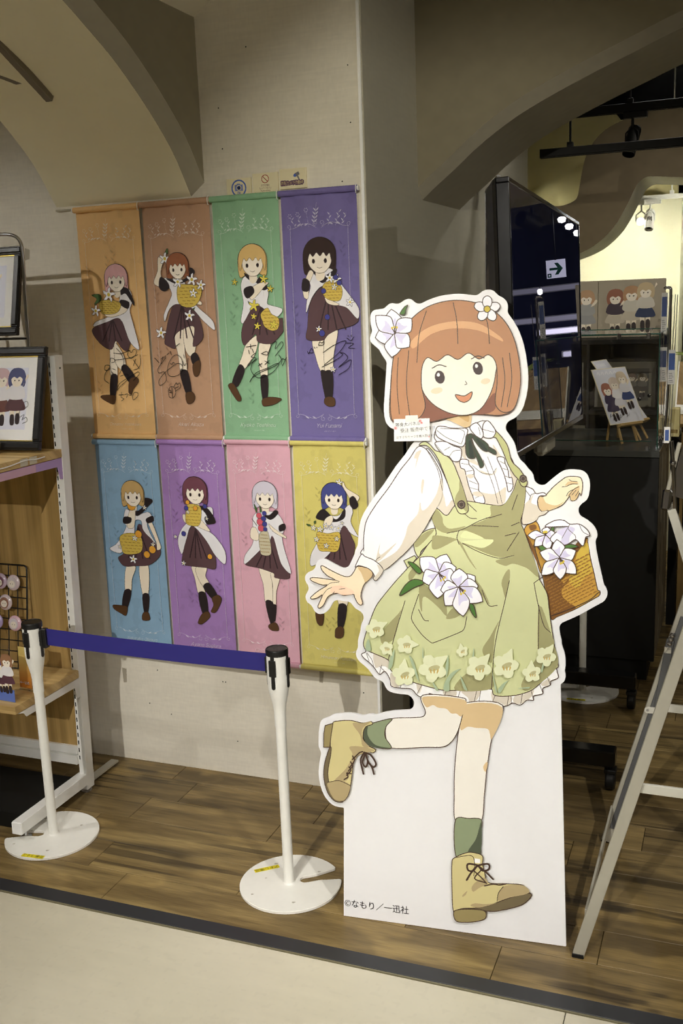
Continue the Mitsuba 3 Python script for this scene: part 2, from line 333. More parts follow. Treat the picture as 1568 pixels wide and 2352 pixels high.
# ------------------------------------------------------------------ print data (half millimetres on the panel, banners) and letter outlines
STANDEE = [
('basket','gold','f',1,[874,1973,914,1988,933,1933,904,1878,934,1849,953,1772,936,1754,905,1848,868,1907,859,1943]),
('basket__shading','brown','f',0,[882,1968,909,1974,915,1956,891,1947]),
('basket__shading','brown','f',0,[868,1931,904,1872,931,1831,947,1772,923,1795,893,1860]),
('basket','gold','f',1,[986,1893,1067,1873,1119,1885,1142,1921,1145,1898,1160,1821,1176,1757,1193,1685,1203,1679,1200,1660,1175,1643,1096,1593,1015,1553,989,1541,967,1641,941,1760,910,1873,939,1897]),
('basket__shading','brown','f',0,[916,1894,986,1904,1067,1873,1113,1915,1140,1920,1125,1879,1091,1852,1033,1853,987,1851,934,1855]),
('basket__shading','brown','f',0,[953,1745,1012,1742,1041,1710,1070,1741,1098,1751,1070,1720,1036,1686,1037,1650,1066,1621,1096,1596,1015,1554,989,1542,969,1653]),
('basket__highlight','yellow','f',0,[1102,1855,1143,1898,1155,1821,1167,1774,1128,1731,1105,1689,1064,1723,1089,1795]),
('basket__weave','weave','l',2.4,[1002,1572,1009,1577,1016,1580]),
('basket__weave','weave','l',2.4,[1024,1584,1031,1590,1038,1593]),
('basket__weave','weave','l',2.4,[1045,1597,1052,1602,1060,1605]),
('basket__weave','weave','l',2.4,[1067,1609,1074,1614,1081,1618]),
('basket__weave','weave','l',2.4,[1089,1622,1096,1627,1103,1630]),
('basket__weave','weave','l',2.4,[1110,1634,1117,1639,1125,1642]),
('basket__weave','weave','l',2.4,[1132,1646,1139,1651,1146,1654]),
('basket__weave','weave','l',2.4,[1153,1658,1160,1664,1167,1667]),
('basket__weave','weave','l',2.4,[1175,1671,1181,1676,1189,1679]),
('basket__weave','weave','l',2.4,[989,1580,996,1585,1003,1588]),
('basket__weave','weave','l',2.4,[1010,1592,1017,1598,1025,1601]),
('basket__weave','weave','l',2.4,[1032,1605,1039,1610,1047,1613]),
('basket__weave','weave','l',2.4,[1054,1617,1061,1623,1068,1626]),
('basket__weave','weave','l',2.4,[1075,1630,1082,1635,1090,1638]),
('basket__weave','weave','l',2.4,[1097,1642,1104,1647,1111,1650]),
('basket__weave','weave','l',2.4,[1118,1654,1125,1660,1133,1663]),
('basket__weave','weave','l',2.4,[1140,1667,1147,1672,1154,1675]),
('basket__weave','weave','l',2.4,[1161,1679,1168,1684,1175,1687]),
('basket__weave','weave','l',2.4,[996,1600,1003,1605,1011,1608]),
('basket__weave','weave','l',2.4,[1018,1612,1025,1618,1032,1621]),
('basket__weave','weave','l',2.4,[1040,1625,1047,1630,1054,1633]),
('basket__weave','weave','l',2.4,[1061,1637,1068,1642,1076,1645]),
('basket__weave','weave','l',2.4,[1083,1650,1090,1655,1097,1658]),
('basket__weave','weave','l',2.4,[1104,1662,1111,1667,1118,1670]),
('basket__weave','weave','l',2.4,[1125,1674,1132,1680,1140,1683]),
('basket__weave','weave','l',2.4,[1147,1687,1154,1692,1161,1695]),
('basket__weave','weave','l',2.4,[1168,1699,1175,1704,1182,1707]),
('basket__weave','weave','l',2.4,[983,1608,990,1613,998,1616]),
('basket__weave','weave','l',2.4,[1005,1620,1012,1625,1019,1629]),
('basket__weave','weave','l',2.4,[1027,1633,1033,1638,1041,1641]),
('basket__weave','weave','l',2.4,[1048,1645,1055,1650,1062,1654]),
('basket__weave','weave','l',2.4,[1069,1658,1076,1663,1084,1666]),
('basket__weave','weave','l',2.4,[1091,1670,1098,1675,1105,1678]),
('basket__weave','weave','l',2.4,[1112,1682,1119,1688,1126,1691]),
('basket__weave','weave','l',2.4,[1133,1695,1140,1700,1148,1703]),
('basket__weave','weave','l',2.4,[1155,1707,1162,1712,1169,1715]),
('basket__weave','weave','l',2.4,[991,1628,998,1633,1005,1636]),
('basket__weave','weave','l',2.4,[1012,1640,1019,1645,1027,1648]),
('basket__weave','weave','l',2.4,[1034,1653,1041,1658,1048,1661]),
('basket__weave','weave','l',2.4,[1055,1665,1062,1670,1070,1673]),
('basket__weave','weave','l',2.4,[1077,1678,1084,1683,1091,1686]),
('basket__weave','weave','l',2.4,[1098,1690,1105,1695,1112,1698]),
('basket__weave','weave','l',2.4,[1119,1702,1126,1708,1133,1711]),
('basket__weave','weave','l',2.4,[1140,1715,1147,1720,1155,1723]),
('basket__weave','weave','l',2.4,[1162,1727,1168,1732,1176,1735]),
('basket__weave','weave','l',2.4,[978,1635,985,1641,992,1644]),
('basket__weave','weave','l',2.4,[999,1648,1006,1653,1014,1656]),
('basket__weave','weave','l',2.4,[1021,1661,1028,1666,1035,1669]),
('basket__weave','weave','l',2.4,[1042,1673,1049,1678,1056,1681]),
('basket__weave','weave','l',2.4,[1064,1686,1070,1691,1078,1694]),
('basket__weave','weave','l',2.4,[1085,1698,1092,1703,1099,1706]),
('basket__weave','weave','l',2.4,[1106,1710,1113,1716,1120,1719]),
('basket__weave','weave','l',2.4,[1127,1723,1134,1728,1141,1731]),
('basket__weave','weave','l',2.4,[1148,1735,1155,1740,1162,1743]),
('basket__weave','weave','l',2.4,[985,1655,992,1661,1000,1664]),
('basket__weave','weave','l',2.4,[1007,1668,1014,1673,1021,1676]),
('basket__weave','weave','l',2.4,[1028,1680,1035,1686,1042,1689]),
('basket__weave','weave','l',2.4,[1050,1693,1056,1698,1064,1701]),
('basket__weave','weave','l',2.4,[1071,1706,1078,1711,1085,1714]),
('basket__weave','weave','l',2.4,[1092,1718,1099,1723,1106,1726]),
('basket__weave','weave','l',2.4,[1113,1730,1120,1736,1127,1739]),
('basket__weave','weave','l',2.4,[1134,1743,1141,1748,1148,1751]),
('basket__weave','weave','l',2.4,[1155,1755,1162,1760,1169,1763]),
('basket__weave','weave','l',2.4,[973,1663,979,1668,987,1672]),
('basket__weave','weave','l',2.4,[994,1676,1001,1681,1008,1684]),
('basket__weave','weave','l',2.4,[1015,1688,1022,1694,1029,1697]),
('basket__weave','weave','l',2.4,[1036,1701,1043,1706,1051,1709]),
('basket__weave','weave','l',2.4,[1058,1714,1065,1719,1072,1722]),
('basket__weave','weave','l',2.4,[1079,1726,1086,1731,1093,1734]),
('basket__weave','weave','l',2.4,[1100,1739,1107,1744,1114,1747]),
('basket__weave','weave','l',2.4,[1121,1751,1128,1756,1135,1759]),
('basket__weave','weave','l',2.4,[1142,1763,1149,1769,1156,1772]),
('basket__weave','weave','l',2.4,[980,1683,987,1688,994,1692]),
('basket__weave','weave','l',2.4,[1001,1696,1008,1701,1015,1704]),
('basket__weave','weave','l',2.4,[1023,1708,1029,1714,1037,1717]),
('basket__weave','weave','l',2.4,[1044,1721,1050,1726,1058,1729]),
('basket__weave','weave','l',2.4,[1065,1733,1072,1739,1079,1742]),
('basket__weave','weave','l',2.4,[1086,1746,1093,1751,1100,1754]),
('basket__weave','weave','l',2.4,[1107,1758,1114,1764,1121,1767]),
('basket__weave','weave','l',2.4,[1128,1771,1134,1776,1142,1779]),
('basket__weave','weave','l',2.4,[1149,1783,1155,1789,1162,1792]),
('basket__weave','weave','l',2.4,[967,1691,974,1696,981,1699]),
('basket__weave','weave','l',2.4,[988,1704,995,1709,1003,1712]),
('basket__weave','weave','l',2.4,[1010,1716,1016,1722,1024,1725]),
('basket__weave','weave','l',2.4,[1031,1729,1038,1734,1045,1737]),
('basket__weave','weave','l',2.4,[1052,1741,1059,1747,1066,1750]),
('basket__weave','weave','l',2.4,[1073,1754,1080,1759,1087,1762]),
('basket__weave','weave','l',2.4,[1094,1767,1100,1772,1108,1775]),
('basket__weave','weave','l',2.4,[1115,1779,1121,1784,1128,1787]),
('basket__weave','weave','l',2.4,[1135,1791,1142,1797,1149,1800]),
('basket__weave','weave','l',2.4,[975,1711,981,1716,989,1719]),
('basket__weave','weave','l',2.4,[996,1724,1003,1729,1010,1732]),
('basket__weave','weave','l',2.4,[1017,1736,1024,1742,1031,1745]),
('basket__weave','weave','l',2.4,[1038,1749,1045,1754,1052,1757]),
('basket__weave','weave','l',2.4,[1059,1761,1066,1767,1073,1770]),
('basket__weave','weave','l',2.4,[1080,1774,1086,1779,1094,1782]),
('basket__weave','weave','l',2.4,[1101,1787,1107,1792,1114,1795]),
('basket__weave','weave','l',2.4,[1121,1799,1128,1804,1135,1807]),
('basket__weave','weave','l',2.4,[1142,1811,1149,1817,1156,1820]),
('basket__weave','weave','l',2.4,[962,1719,969,1724,976,1727]),
('basket__weave','weave','l',2.4,[983,1731,990,1737,997,1740]),
('basket__weave','weave','l',2.4,[1004,1744,1011,1749,1018,1753]),
('basket__weave','weave','l',2.4,[1025,1757,1032,1762,1039,1765]),
('basket__weave','weave','l',2.4,[1046,1769,1053,1775,1060,1778]),
('basket__weave','weave','l',2.4,[1067,1782,1073,1787,1081,1790]),
('basket__weave','weave','l',2.4,[1088,1795,1094,1800,1101,1803]),
('basket__weave','weave','l',2.4,[1108,1807,1115,1812,1122,1815]),
('basket__weave','weave','l',2.4,[1129,1820,1136,1825,1143,1828]),
('basket__weave','weave','l',2.4,[969,1739,976,1744,983,1747]),
('basket__weave','weave','l',2.4,[990,1751,997,1757,1004,1760]),
('basket__weave','weave','l',2.4,[1011,1764,1018,1769,1025,1773]),
('basket__weave','weave','l',2.4,[1032,1777,1039,1782,1046,1785]),
('basket__weave','weave','l',2.4,[1053,1789,1060,1795,1067,1798]),
('basket__weave','weave','l',2.4,[1074,1802,1080,1807,1087,1810]),
('basket__weave','weave','l',2.4,[1094,1815,1101,1820,1108,1823]),
('basket__weave','weave','l',2.4,[1115,1827,1122,1832,1129,1835]),
('basket__weave','weave','l',2.4,[1136,1840,1142,1845,1149,1848]),
('basket__linework','line','l',1.6,[991,1559,1072,1593,1158,1639,1193,1672,1203,1678]),
('hand','skin','f',1,[951,2107,987,2147,1026,2181,1052,2196,1102,2195,1115,2178,1118,2149,1112,2112,1105,2123,1097,2103,1085,2090,1068,2090,1063,2109,1051,2093,1032,2069,1003,2053,940,2034,923,2061,919,2084,927,2101]),
('hand__shading','tan','f',0,[925,2100,944,2099,959,2075,1003,2065,1037,2083,1008,2056,940,2034,923,2061]),
('hand__shading','tan','f',0,[1040,2157,1060,2175,1098,2170,1084,2163,1045,2155]),
('hand__shading','tan','f',0,[1051,2108,1065,2128,1101,2156,1103,2129,1097,2107,1085,2090,1068,2091,1063,2110]),
('hand__linework','line','l',1.3,[1027,2149,1046,2152,1070,2163,1098,2163]),
('hand__linework','line','l',1.3,[1058,2183,1069,2176,1093,2174]),
('hand__linework','line','l',1.3,[1058,2110,1079,2138,1101,2151]),
('hand__linework','line','l',1.3,[1071,2113,1089,2135]),
('hand__linework','line','l',1.3,[1087,2108,1101,2131]),
('hand__linework','line','l',1.3,[1047,2108,1058,2127,1084,2141]),
('blouse_sleeve','cloth','f',1,[858,2142,895,2138,912,2117,944,2122,958,2109,929,2106,919,2084,923,2056,939,2036,967,2041,953,2023,926,2014,916,1996,892,1981,860,1974,850,1985,856,2055]),
('blouse_sleeve__shading','beige','f',0,[859,2060,883,2091,901,2113,891,2076,919,2061,935,2037,965,2040,950,2023,926,2014,914,1996,860,1975,851,1990]),
('blouse_sleeve__linework','line','l',1.3,[926,2106,956,2107]),
('blouse_sleeve__linework','line','l',1.3,[919,2084,925,2051,939,2036]),
('blouse_sleeve__linework','line','l',1.3,[883,2088,890,2111,910,2118]),
('blouse_sleeve__linework','line','l',1.3,[863,2133,885,2106]),
('neck','tan','f',0,[493,2490,606,2484,601,2411,586,2415,515,2448,492,2457]),
('neck__shading','skinshade','f',0,[555,2469,598,2473,599,2444,581,2451]),
('blouse','cloth','f',1,[438,2378,459,2414,586,2416,667,2449,717,2414,763,2339,835,2195,821,2124,767,2058,692,2062,590,2075,548,2201,516,2262,454,2348]),
('blouse__shading','beige','f',0,[537,2262,568,2267,583,2222,605,2141,636,2071,590,2077,556,2156]),
('blouse__shading','beige','f',0,[643,2121,721,2112,771,2144,776,2124,762,2063,676,2069,666,2102]),
('blouse__shading','beige','f',0,[790,2224,820,2204,835,2185,813,2137,800,2184]),
('blouse__shading','beige','f',0,[649,2223,690,2208,715,2206,733,2231,720,2203,685,2199]),
('blouse__shading','beige','f',0,[567,2333,582,2338,593,2273,629,2268,649,2243,608,2258,573,2283]),
('blouse__shading','beige','f',0,[713,2339,749,2289,769,2244,755,2244,729,2284]),
('blouse__linework','line','l',1.1,[669,2268,716,2153,739,2068]),
('blouse__linework','line','l',1.1,[689,2283,728,2183,759,2068]),
('blouse__linework','line','l',1.1,[619,2242,665,2208,710,2203]),
('blouse__linework','line','l',1.1,[730,2231,715,2208]),
('blouse_frill','cloth','f',1,[562,2268,598,2268,604,2247,625,2222,629,2192,648,2157,650,2127,672,2102,677,2069,636,2072,620,2106,604,2144,594,2182,583,2222,565,2232]),
('blouse_frill','cloth','f',1,[733,2279,764,2280,770,2254,783,2224,789,2189,801,2189,807,2144,787,2123,778,2159,765,2204,750,2239]),
('blouse_frill__linework','line','l',1.0,[568,2252,603,2246]),
('blouse_frill__linework','line','l',1.0,[589,2214,625,2221]),
('blouse_frill__linework','line','l',1.0,[594,2192,624,2202]),
('blouse_frill__linework','line','l',1.0,[604,2172,642,2157]),
('blouse_frill__linework','line','l',1.0,[605,2141,650,2129]),
('blouse_frill__linework','line','l',1.0,[620,2106,671,2102]),
('blouse_frill__linework','line','l',1.0,[633,2091,666,2107]),
('blouse_frill__linework','line','l',1.0,[744,2264,769,2251]),
('blouse_frill__linework','line','l',1.0,[757,2231,784,2223]),
('blouse_frill__linework','line','l',1.0,[770,2196,790,2188]),
('blouse_frill__linework','line','l',1.0,[778,2164,805,2159]),
('blouse_frill__shading','beige','f',0,[589,2197,614,2202,629,2192,609,2182]),
('blouse_frill__shading','beige','f',0,[620,2116,650,2122,671,2102,635,2101]),
('blouse','cloth','f',1,[404,2321,457,2256,513,2137,540,2065,505,2010,459,2035,442,2103,424,2212]),
('blouse__shading','beige','f',0,[469,2136,489,2093,500,2049,525,2080,539,2065,504,2011,462,2036]),
('petticoat','cloth','f',1,[118,1353,110,1336,91,1325,102,1307,129,1287,153,1264,181,1232,208,1248,235,1206,240,1179,284,1172,337,1171,365,1145,390,1135,419,1142,428,1156,496,1130,499,1110,548,1111,559,1107,636,1124,649,1114,662,1131,716,1111,729,1112,794,1125,819,1140,855,1133,884,1158,914,1160,915,1180,956,1194,957,1219,990,1237,992,1255,1024,1272,1021,1296,1011,1316,883,1266,630,1223,369,1231,234,1296,180,1335]),
('petticoat__shading','beige','f',0,[153,1334,224,1306,229,1264,208,1273,186,1272,159,1265]),
('petticoat__shading','beige','f',0,[237,1243,299,1221,283,1183,243,1180]),
('petticoat__shading','beige','f',0,[363,1199,390,1190,374,1152]),
('petticoat__shading','beige','f',0,[495,1177,553,1178,548,1149,501,1151]),
('petticoat__shading','beige','f',0,[579,1180,666,1192,656,1147,621,1128,610,1149]),
('petticoat__shading','beige','f',0,[725,1193,804,1173,794,1126,754,1139,728,1137]),
('petticoat__shading','beige','f',0,[733,1168,814,1171,804,1137,764,1137,733,1147]),
('petticoat__shading','beige','f',0,[829,1173,874,1184,879,1158,855,1138,824,1144]),
('petticoat__shading','beige','f',0,[874,1189,914,1210,909,1181,884,1159]),
('petticoat__shading','beige','f',0,[948,1240,987,1268,983,1237,956,1230]),
('petticoat__linework','line','l',1.1,[115,1331,129,1292]),
('petticoat__linework','line','l',1.1,[153,1264,142,1301,118,1332]),
('petticoat__linework','line','l',1.1,[181,1234,191,1278]),
('petticoat__linework','line','l',1.1,[208,1247,181,1272]),
('petticoat__linework','line','l',1.1,[284,1175,299,1216]),
('petticoat__linework','line','l',1.1,[364,1146,390,1196]),
('petticoat__linework','line','l',1.1,[496,1135,506,1175]),
('petticoat__linework','line','l',1.1,[551,1113,574,1180]),
('petticoat__linework','line','l',1.1,[639,1125,651,1185]),
('petticoat__linework','line','l',1.1,[662,1132,671,1190]),
('petticoat__linework','line','l',1.1,[718,1112,738,1171]),
('petticoat__linework','line','l',1.1,[794,1126,801,1171]),
('petticoat__linework','line','l',1.1,[814,1141,811,1171]),
('petticoat__linework','line','l',1.1,[857,1141,864,1185]),
('petticoat__linework','line','l',1.1,[914,1166,904,1204]),
('petticoat__linework','line','l',1.1,[956,1200,941,1237]),
('petticoat__linework','line','l',1.1,[990,1238,975,1278]),
('apron_bow','green','f',1,[345,1880,359,1902,404,1934,443,1946,452,1937,449,1910,410,1865,382,1836,371,1805,351,1835]),
('apron_bow__shading','olive','f',0,[351,1873,393,1920,443,1941,415,1904,376,1864,354,1854]),
('apron_bow','green','g',1,[298,1788,349,1814,360,1802,318,1751]),
('apron_dress','green','f',1,[454,2039,501,2008,539,2054,590,2077,692,2064,764,2063,806,2124,831,2185,863,2148,859,2065,852,2025,845,1985,859,1950,876,1905,899,1840,930,1741,934,1724,968,1662,978,1602,988,1527,1005,1427,1024,1334,1021,1320,982,1291,943,1240,899,1203,834,1178,763,1168,730,1174,720,1198,630,1189,527,1178,474,1179,390,1195,315,1214,262,1237,232,1264,224,1305,115,1347,101,1373,109,1416,134,1492,163,1563,206,1623,259,1688,317,1753,377,1815,411,1865,450,1913,450,1939,442,1964,431,2005]),
('apron_dress__shading','olive','f',0,[707,2057,764,2062,806,2122,835,2180,863,2148,859,2065,852,2025,844,1985,873,1910,930,1741,875,1774,815,1792,776,1781,733,1803,815,1827,755,1820,694,1834,623,1862,577,1880,719,1900,678,1904,591,1938,561,1941,702,2005]),
('apron_dress__shading','olive','f',0,[454,2034,480,2001,488,1965,519,1946,591,1960,561,1942,504,1925,463,1938,442,1964,431,2005]),
('apron_dress__shading','olive','f',0,[442,1913,551,1899,530,1885,469,1852,437,1848,432,1882]),
('apron_dress__shading','olive','f',0,[551,1895,572,1880,608,1815,644,1759,613,1794,582,1845]),
('apron_dress__highlight','greenlit','f',0,[586,1937,607,1935,676,1904,571,1906]),
('apron_dress__highlight','greenlit','f',0,[577,1888,719,1900,674,1861,607,1874]),
('apron_dress__shading','olive','f',0,[308,1601,284,1547,191,1437,195,1382,253,1413,281,1526]),
('apron_dress__shading','olive','f',0,[796,1766,799,1731,792,1690,780,1633,767,1673,761,1704,776,1745]),
('apron_dress__shading','olive','f',0,[752,1522,734,1462,722,1327,690,1345,677,1387,709,1443]),
('apron_dress__shading','olive','f',0,[376,1677,413,1668,460,1629,538,1635,518,1595,506,1584,505,1533,461,1577,395,1620,387,1547,374,1599]),
('apron_dress__shading','olive','f',0,[504,1521,533,1570,580,1562,554,1530]),
('apron_dress__shading','olive','f',0,[609,1268,696,1258,723,1276,721,1201,548,1183]),
('apron_dress__shading','olive','f',0,[320,1717,344,1754,360,1734,339,1699,334,1676]),
('apron_dress__shading','olive','f',0,[580,1814,614,1744,671,1674,707,1599,697,1604,656,1664]),
('apron_dress__shading','olive','f',0,[931,1597,947,1595,988,1481,1004,1427,951,1380,932,1391]),
('apron_dress__shading','olive','f',0,[979,1440,1002,1427,1022,1332,943,1241,879,1202,859,1234,921,1351]),
('apron_dress__linework','line','l',1.5,[371,1630,337,1524,345,1493,388,1438,431,1403,442,1401,576,1463,592,1485,601,1535]),
('apron_dress__linework','line','l',1.5,[305,1596,261,1446,224,1306]),
('apron_dress__linework','line','l',1.5,[797,1713,778,1618,735,1411,721,1198]),
('apron_dress__linework','line','l',1.5,[371,1557,398,1509,419,1506]),
('apron_dress__linework','line','l',1.5,[671,1664,702,1594,743,1595]),
('apron_dress__linework','line','l',1.4,[909,1707,930,1605,958,1510,988,1481]),
('apron_dress__linework','line','l',1.4,[933,1605,933,1387]),
('apron_dress__linework','line','l',1.4,[909,1707,950,1739]),
('apron_dress__linework','line','l',1.4,[504,1925,571,1942,652,1985,702,2005]),
('apron_dress__linework','line','l',1.4,[561,1941,551,1906,561,1875]),
('apron_dress__linework','line','l',1.4,[577,1880,654,1842,745,1816,815,1830]),
('apron_dress__linework','line','l',1.4,[590,2075,641,2030]),
('apron_dress__linework','line','l',1.4,[585,2019,611,1999,642,1997]),
('apron_dress__linework','line','l',1.4,[702,2001,757,2020]),
('apron_dress__linework','line','l',1.4,[622,1964,743,1962]),
('apron_dress__linework','line','l',1.4,[803,1968,838,1984]),
('apron_dress__linework','line','l',1.4,[774,1920,823,1934]),
('apron_dress__linework','line','l',1.4,[785,1852,838,1939]),
('apron_dress__linework','line','l',1.4,[805,2041,828,2110]),
('apron_strap','green','f',1,[368,2335,392,2353,418,2340,444,2312,475,2301,522,2266,553,2201,579,2131,603,2050,601,2029,585,2018,560,2021,542,2054,523,2109,481,2221,449,2287,407,2332]),
('apron_strap__shading','olive','f',0,[561,2171,579,2131,601,2050,596,2027,570,2049,541,2064,544,2100,559,2130]),
('apron_strap','olivelit','f',1,[718,2396,733,2396,778,2339,801,2264,839,2225,872,2170,863,2148,845,2154,832,2180,810,2204,784,2249,759,2309,728,2369,714,2375]),
('blouse_collar','cloth','f',1,[444,2347,490,2353,531,2333,567,2317,562,2267,532,2261,511,2282,485,2291,459,2317]),
('blouse_collar','cloth','f',1,[667,2429,687,2449,712,2424,725,2398,713,2373,688,2369,668,2379]),
('blouse_collar','cloth','f',1,[461,2424,530,2414,591,2413,594,2387,577,2332,531,2338,464,2368,446,2392]),
('blouse_collar','cloth','f',1,[606,2418,637,2439,662,2409,669,2384,658,2366,632,2382]),
('blouse_collar__linework','line','l',1.1,[469,2414,576,2404,569,2343]),
('blouse_collar__linework','line','l',1.1,[453,2404,495,2373,567,2341]),
('blouse_collar__linework','line','l',1.1,[444,2343,485,2295]),
('blouse_collar__linework','line','l',1.1,[488,2312,516,2328]),
('blouse_collar__linework','line','l',1.1,[511,2282,531,2308,562,2313]),
('blouse_collar__linework','line','l',1.1,[667,2409,718,2396]),
('blouse_collar__linework','line','l',1.1,[647,2419,655,2384]),
('ribbon','forest','f',1,[612,2373,628,2333,654,2288,673,2247,657,2233,643,2268,618,2333]),
('ribbon','forest','f',1,[688,2331,726,2311,725,2293,689,2313]),
('ribbon','forest','f',1,[589,2378,608,2383,628,2303,631,2278,603,2277,589,2303]),
('ribbon','forest','f',1,[617,2386,648,2371,683,2348,696,2327,689,2308,663,2317,628,2358]),
('ribbon','forest','f',1,[598,2384,617,2389,621,2371,602,2367]),
('ribbon__shading','forestdark','f',0,[602,2353,612,2358,626,2283,608,2280]),
('ribbon__shading','forestdark','f',0,[638,2366,668,2343,689,2311,663,2323]),
('button','button','f',1,[588,2061,586,2051,580,2044,571,2041,562,2044,555,2051,553,2060,555,2069,562,2076,571,2079,579,2077,586,2070]),
('button__rim','buttonrim','f',0,[583,2061,582,2054,577,2049,571,2047,565,2048,560,2053,558,2060,560,2067,564,2072,571,2074,577,2072,581,2067]),
('button__face','button','f',0,[581,2061,580,2055,576,2051,571,2049,566,2051,562,2055,560,2060,561,2066,566,2070,571,2071,576,2070,580,2066]),
('button__thread','line','l',2.2,[566,2065,575,2056]),
('button__thread','line','l',2.2,[575,2065,566,2056]),
('button','button','f',1,[868,2185,867,2176,861,2170,853,2168,846,2170,840,2176,838,2184,840,2193,845,2199,853,2201,860,2199,866,2193]),
('button__rim','buttonrim','f',0,[864,2184,863,2178,859,2174,853,2172,848,2174,844,2178,842,2184,844,2190,848,2195,853,2196,858,2195,862,2190]),
('button__face','button','f',0,[862,2184,861,2179,858,2176,853,2174,849,2176,845,2179,844,2184,845,2189,849,2193,853,2194,857,2193,861,2189]),
('button__thread','line','l',2.2,[849,2189,858,2180]),
('button__thread','line','l',2.2,[857,2189,849,2180]),
('hand','skin','f',1,[73,1753,131,1741,146,1711,111,1675,98,1652,88,1611,97,1577,88,1565,71,1576,56,1604,53,1615,33,1617,3,1609,-26,1618,-56,1612,-80,1595,-100,1557,-121,1540,-129,1549,-106,1604,-133,1590,-160,1583,-166,1591,-127,1625,-83,1654,-109,1655,-157,1671,-169,1683,-151,1690,-92,1686,-41,1682,-80,1701,-107,1726,-114,1745,-104,1749,-62,1728,-3,1704,32,1703,53,1726]),
('hand__shading','tan','f',0,[73,1751,131,1740,144,1711,111,1677,103,1691,91,1719]),
('hand__shading','blush','f',0,[-62,1645,-26,1655,33,1643,56,1621,3,1610,-32,1619,-59,1619]),
('hand__linework','line','l',1.2,[-83,1654,-59,1668,-23,1671]),
('hand__linework','line','l',1.2,[-105,1604,-83,1632,-59,1645]),
('hand__linework','line','l',1.2,[-41,1682,-20,1675]),
('hand__linework','line','l',1.2,[-44,1625,-56,1612]),
('hand__linework','line','l',1.2,[-20,1638,9,1642]),
('blouse_sleeve','cloth','f',1,[376,2330,356,2321,323,2272,278,2216,222,2132,159,2048,113,1968,101,1883,101,1844,88,1813,189,1740,281,1804,337,1862,393,1935,438,2014,470,2080,481,2124,474,2202,440,2267,406,2313]),
('blouse_sleeve__shading','beige','f',0,[474,2180,483,2125,470,2070,431,2004,393,1936,337,1863,281,1805,198,1738,169,1767,263,1832,303,1901,319,1957,364,2013,375,2069,385,2030,414,2047,453,2109]),
('blouse_sleeve__shading','beige','f',0,[385,2174,394,2170,385,2107,379,2135]),
('blouse_sleeve__shading','beige','f',0,[356,2302,379,2311,368,2283,351,2228,357,2272,345,2275]),
('blouse_sleeve__shading','beige','f',0,[163,1784,183,1869,177,1824,189,1813,263,1872,189,1791]),
('blouse_sleeve__cuff','cloth','f',1,[91,1813,108,1802,160,1781,198,1739,164,1688,149,1698,155,1711,131,1741,79,1757,60,1751]),
('blouse_sleeve__shading','beige','f',0,[167,1767,198,1738,164,1689,152,1701,178,1734]),
('blouse_sleeve__linework','line','l',1.2,[406,2313,457,2224,481,2125]),
('blouse_sleeve__linework','line','l',1.2,[101,1883,103,1827]),
('blouse_sleeve__linework','line','l',1.2,[160,1781,169,1793,183,1802]),
('leg','skin2','f',1,[592,1122,773,1128,726,965,711,868,703,803,694,689,682,567,622,568,558,552,551,675,552,805,565,959,577,1033]),
('leg__shading','tan','f',0,[592,1114,771,1118,726,964,708,1008,653,1010,613,1012,577,997]),
('leg__shading','tan','f',0,[702,851,708,844,699,803,687,825]),
('leg','skin2','f',1,[396,1148,596,1147,593,1106,581,1041,562,979,535,933,495,905,414,896,246,877,217,921,216,979,245,1021,348,1035,397,1044,409,1068]),
('leg__shading','tan','f',0,[398,1140,596,1139,583,1061,557,1071,533,1070,509,1090,469,1093,445,1103,412,1091]),
('sock','sage','f',1,[245,1021,216,979,212,929,243,877,171,872,125,889,102,936,112,974,158,995]),
('sock__shading','sagedark','f',0,[126,984,125,930,167,884,242,877,171,871,125,885,101,928,108,974]),
('sock','sage','f',1,[558,556,622,570,683,567,675,477,678,396,620,397,562,378]),
('sock__shading','sagedark','f',0,[682,559,678,404,620,405,657,475]),
('boot','khaki','f',1,[-53,975,-19,989,40,996,99,988,141,999,148,986,116,971,102,936,110,887,163,863,150,845,108,852,75,826,54,783,48,740,41,681,33,638,20,608,-1,589,-44,589,-74,628,-96,710,-92,777,-68,834,-63,906]),
('boot__sole','soledark','f',1,[-67,854,-92,777,-98,701,-79,627,-42,586,-1,585,-44,605,-68,662,-77,728,-63,814,-60,854]),
('boot__heel','khakidark','g',1,[-91,960,-51,975,-63,897,-67,854,-99,851,-98,920]),
('boot__shading','khakishade','f',0,[34,864,49,824,15,754,-44,685,20,696,54,783,79,827,159,857,100,870]),
('boot__shading','khakishade','f',0,[-77,674,-10,689,37,671,20,612,-1,591,-42,594,-70,635]),
('boot__shading','khakishade','f',0,[49,982,99,988,141,999,100,961,100,911,133,873,100,874,87,927]),
('boot__linework','line','l',1.5,[-79,676,-19,690,37,672]),
('boot__lace','line','l',3.0,[7,699,26,713,20,733,41,731]),
('boot__lace','line','l',3.0,[20,721,41,748,31,764]),
('boot__lace','line','l',3.0,[28,743,49,770,39,790]),
('boot__lace','line','l',3.0,[37,764,59,800,49,820]),
('boot__lace','line','l',3.0,[49,803,83,839,100,847]),
('boot__lace','line','l',4.2,[108,844,90,803,104,737]),
('boot__lace','line','l',4.2,[115,842,142,832,167,793,152,775,125,806,115,842]),
('boot__lace','line','l',4.2,[115,842,100,795,115,772,125,798,115,842]),
('boot__lace','line','l',4.2,[125,798,146,775,157,741]),
('boot','khaki','f',1,[544,355,564,376,600,397,636,407,688,397,690,356,700,317,717,270,796,274,878,278,905,250,921,236,906,209,836,172,758,137,679,126,599,107,555,102,545,215]),
('boot__sole','soledark','f',1,[555,103,599,127,679,142,758,177,820,209,905,242,922,233,875,181,758,135,699,129,679,126]),
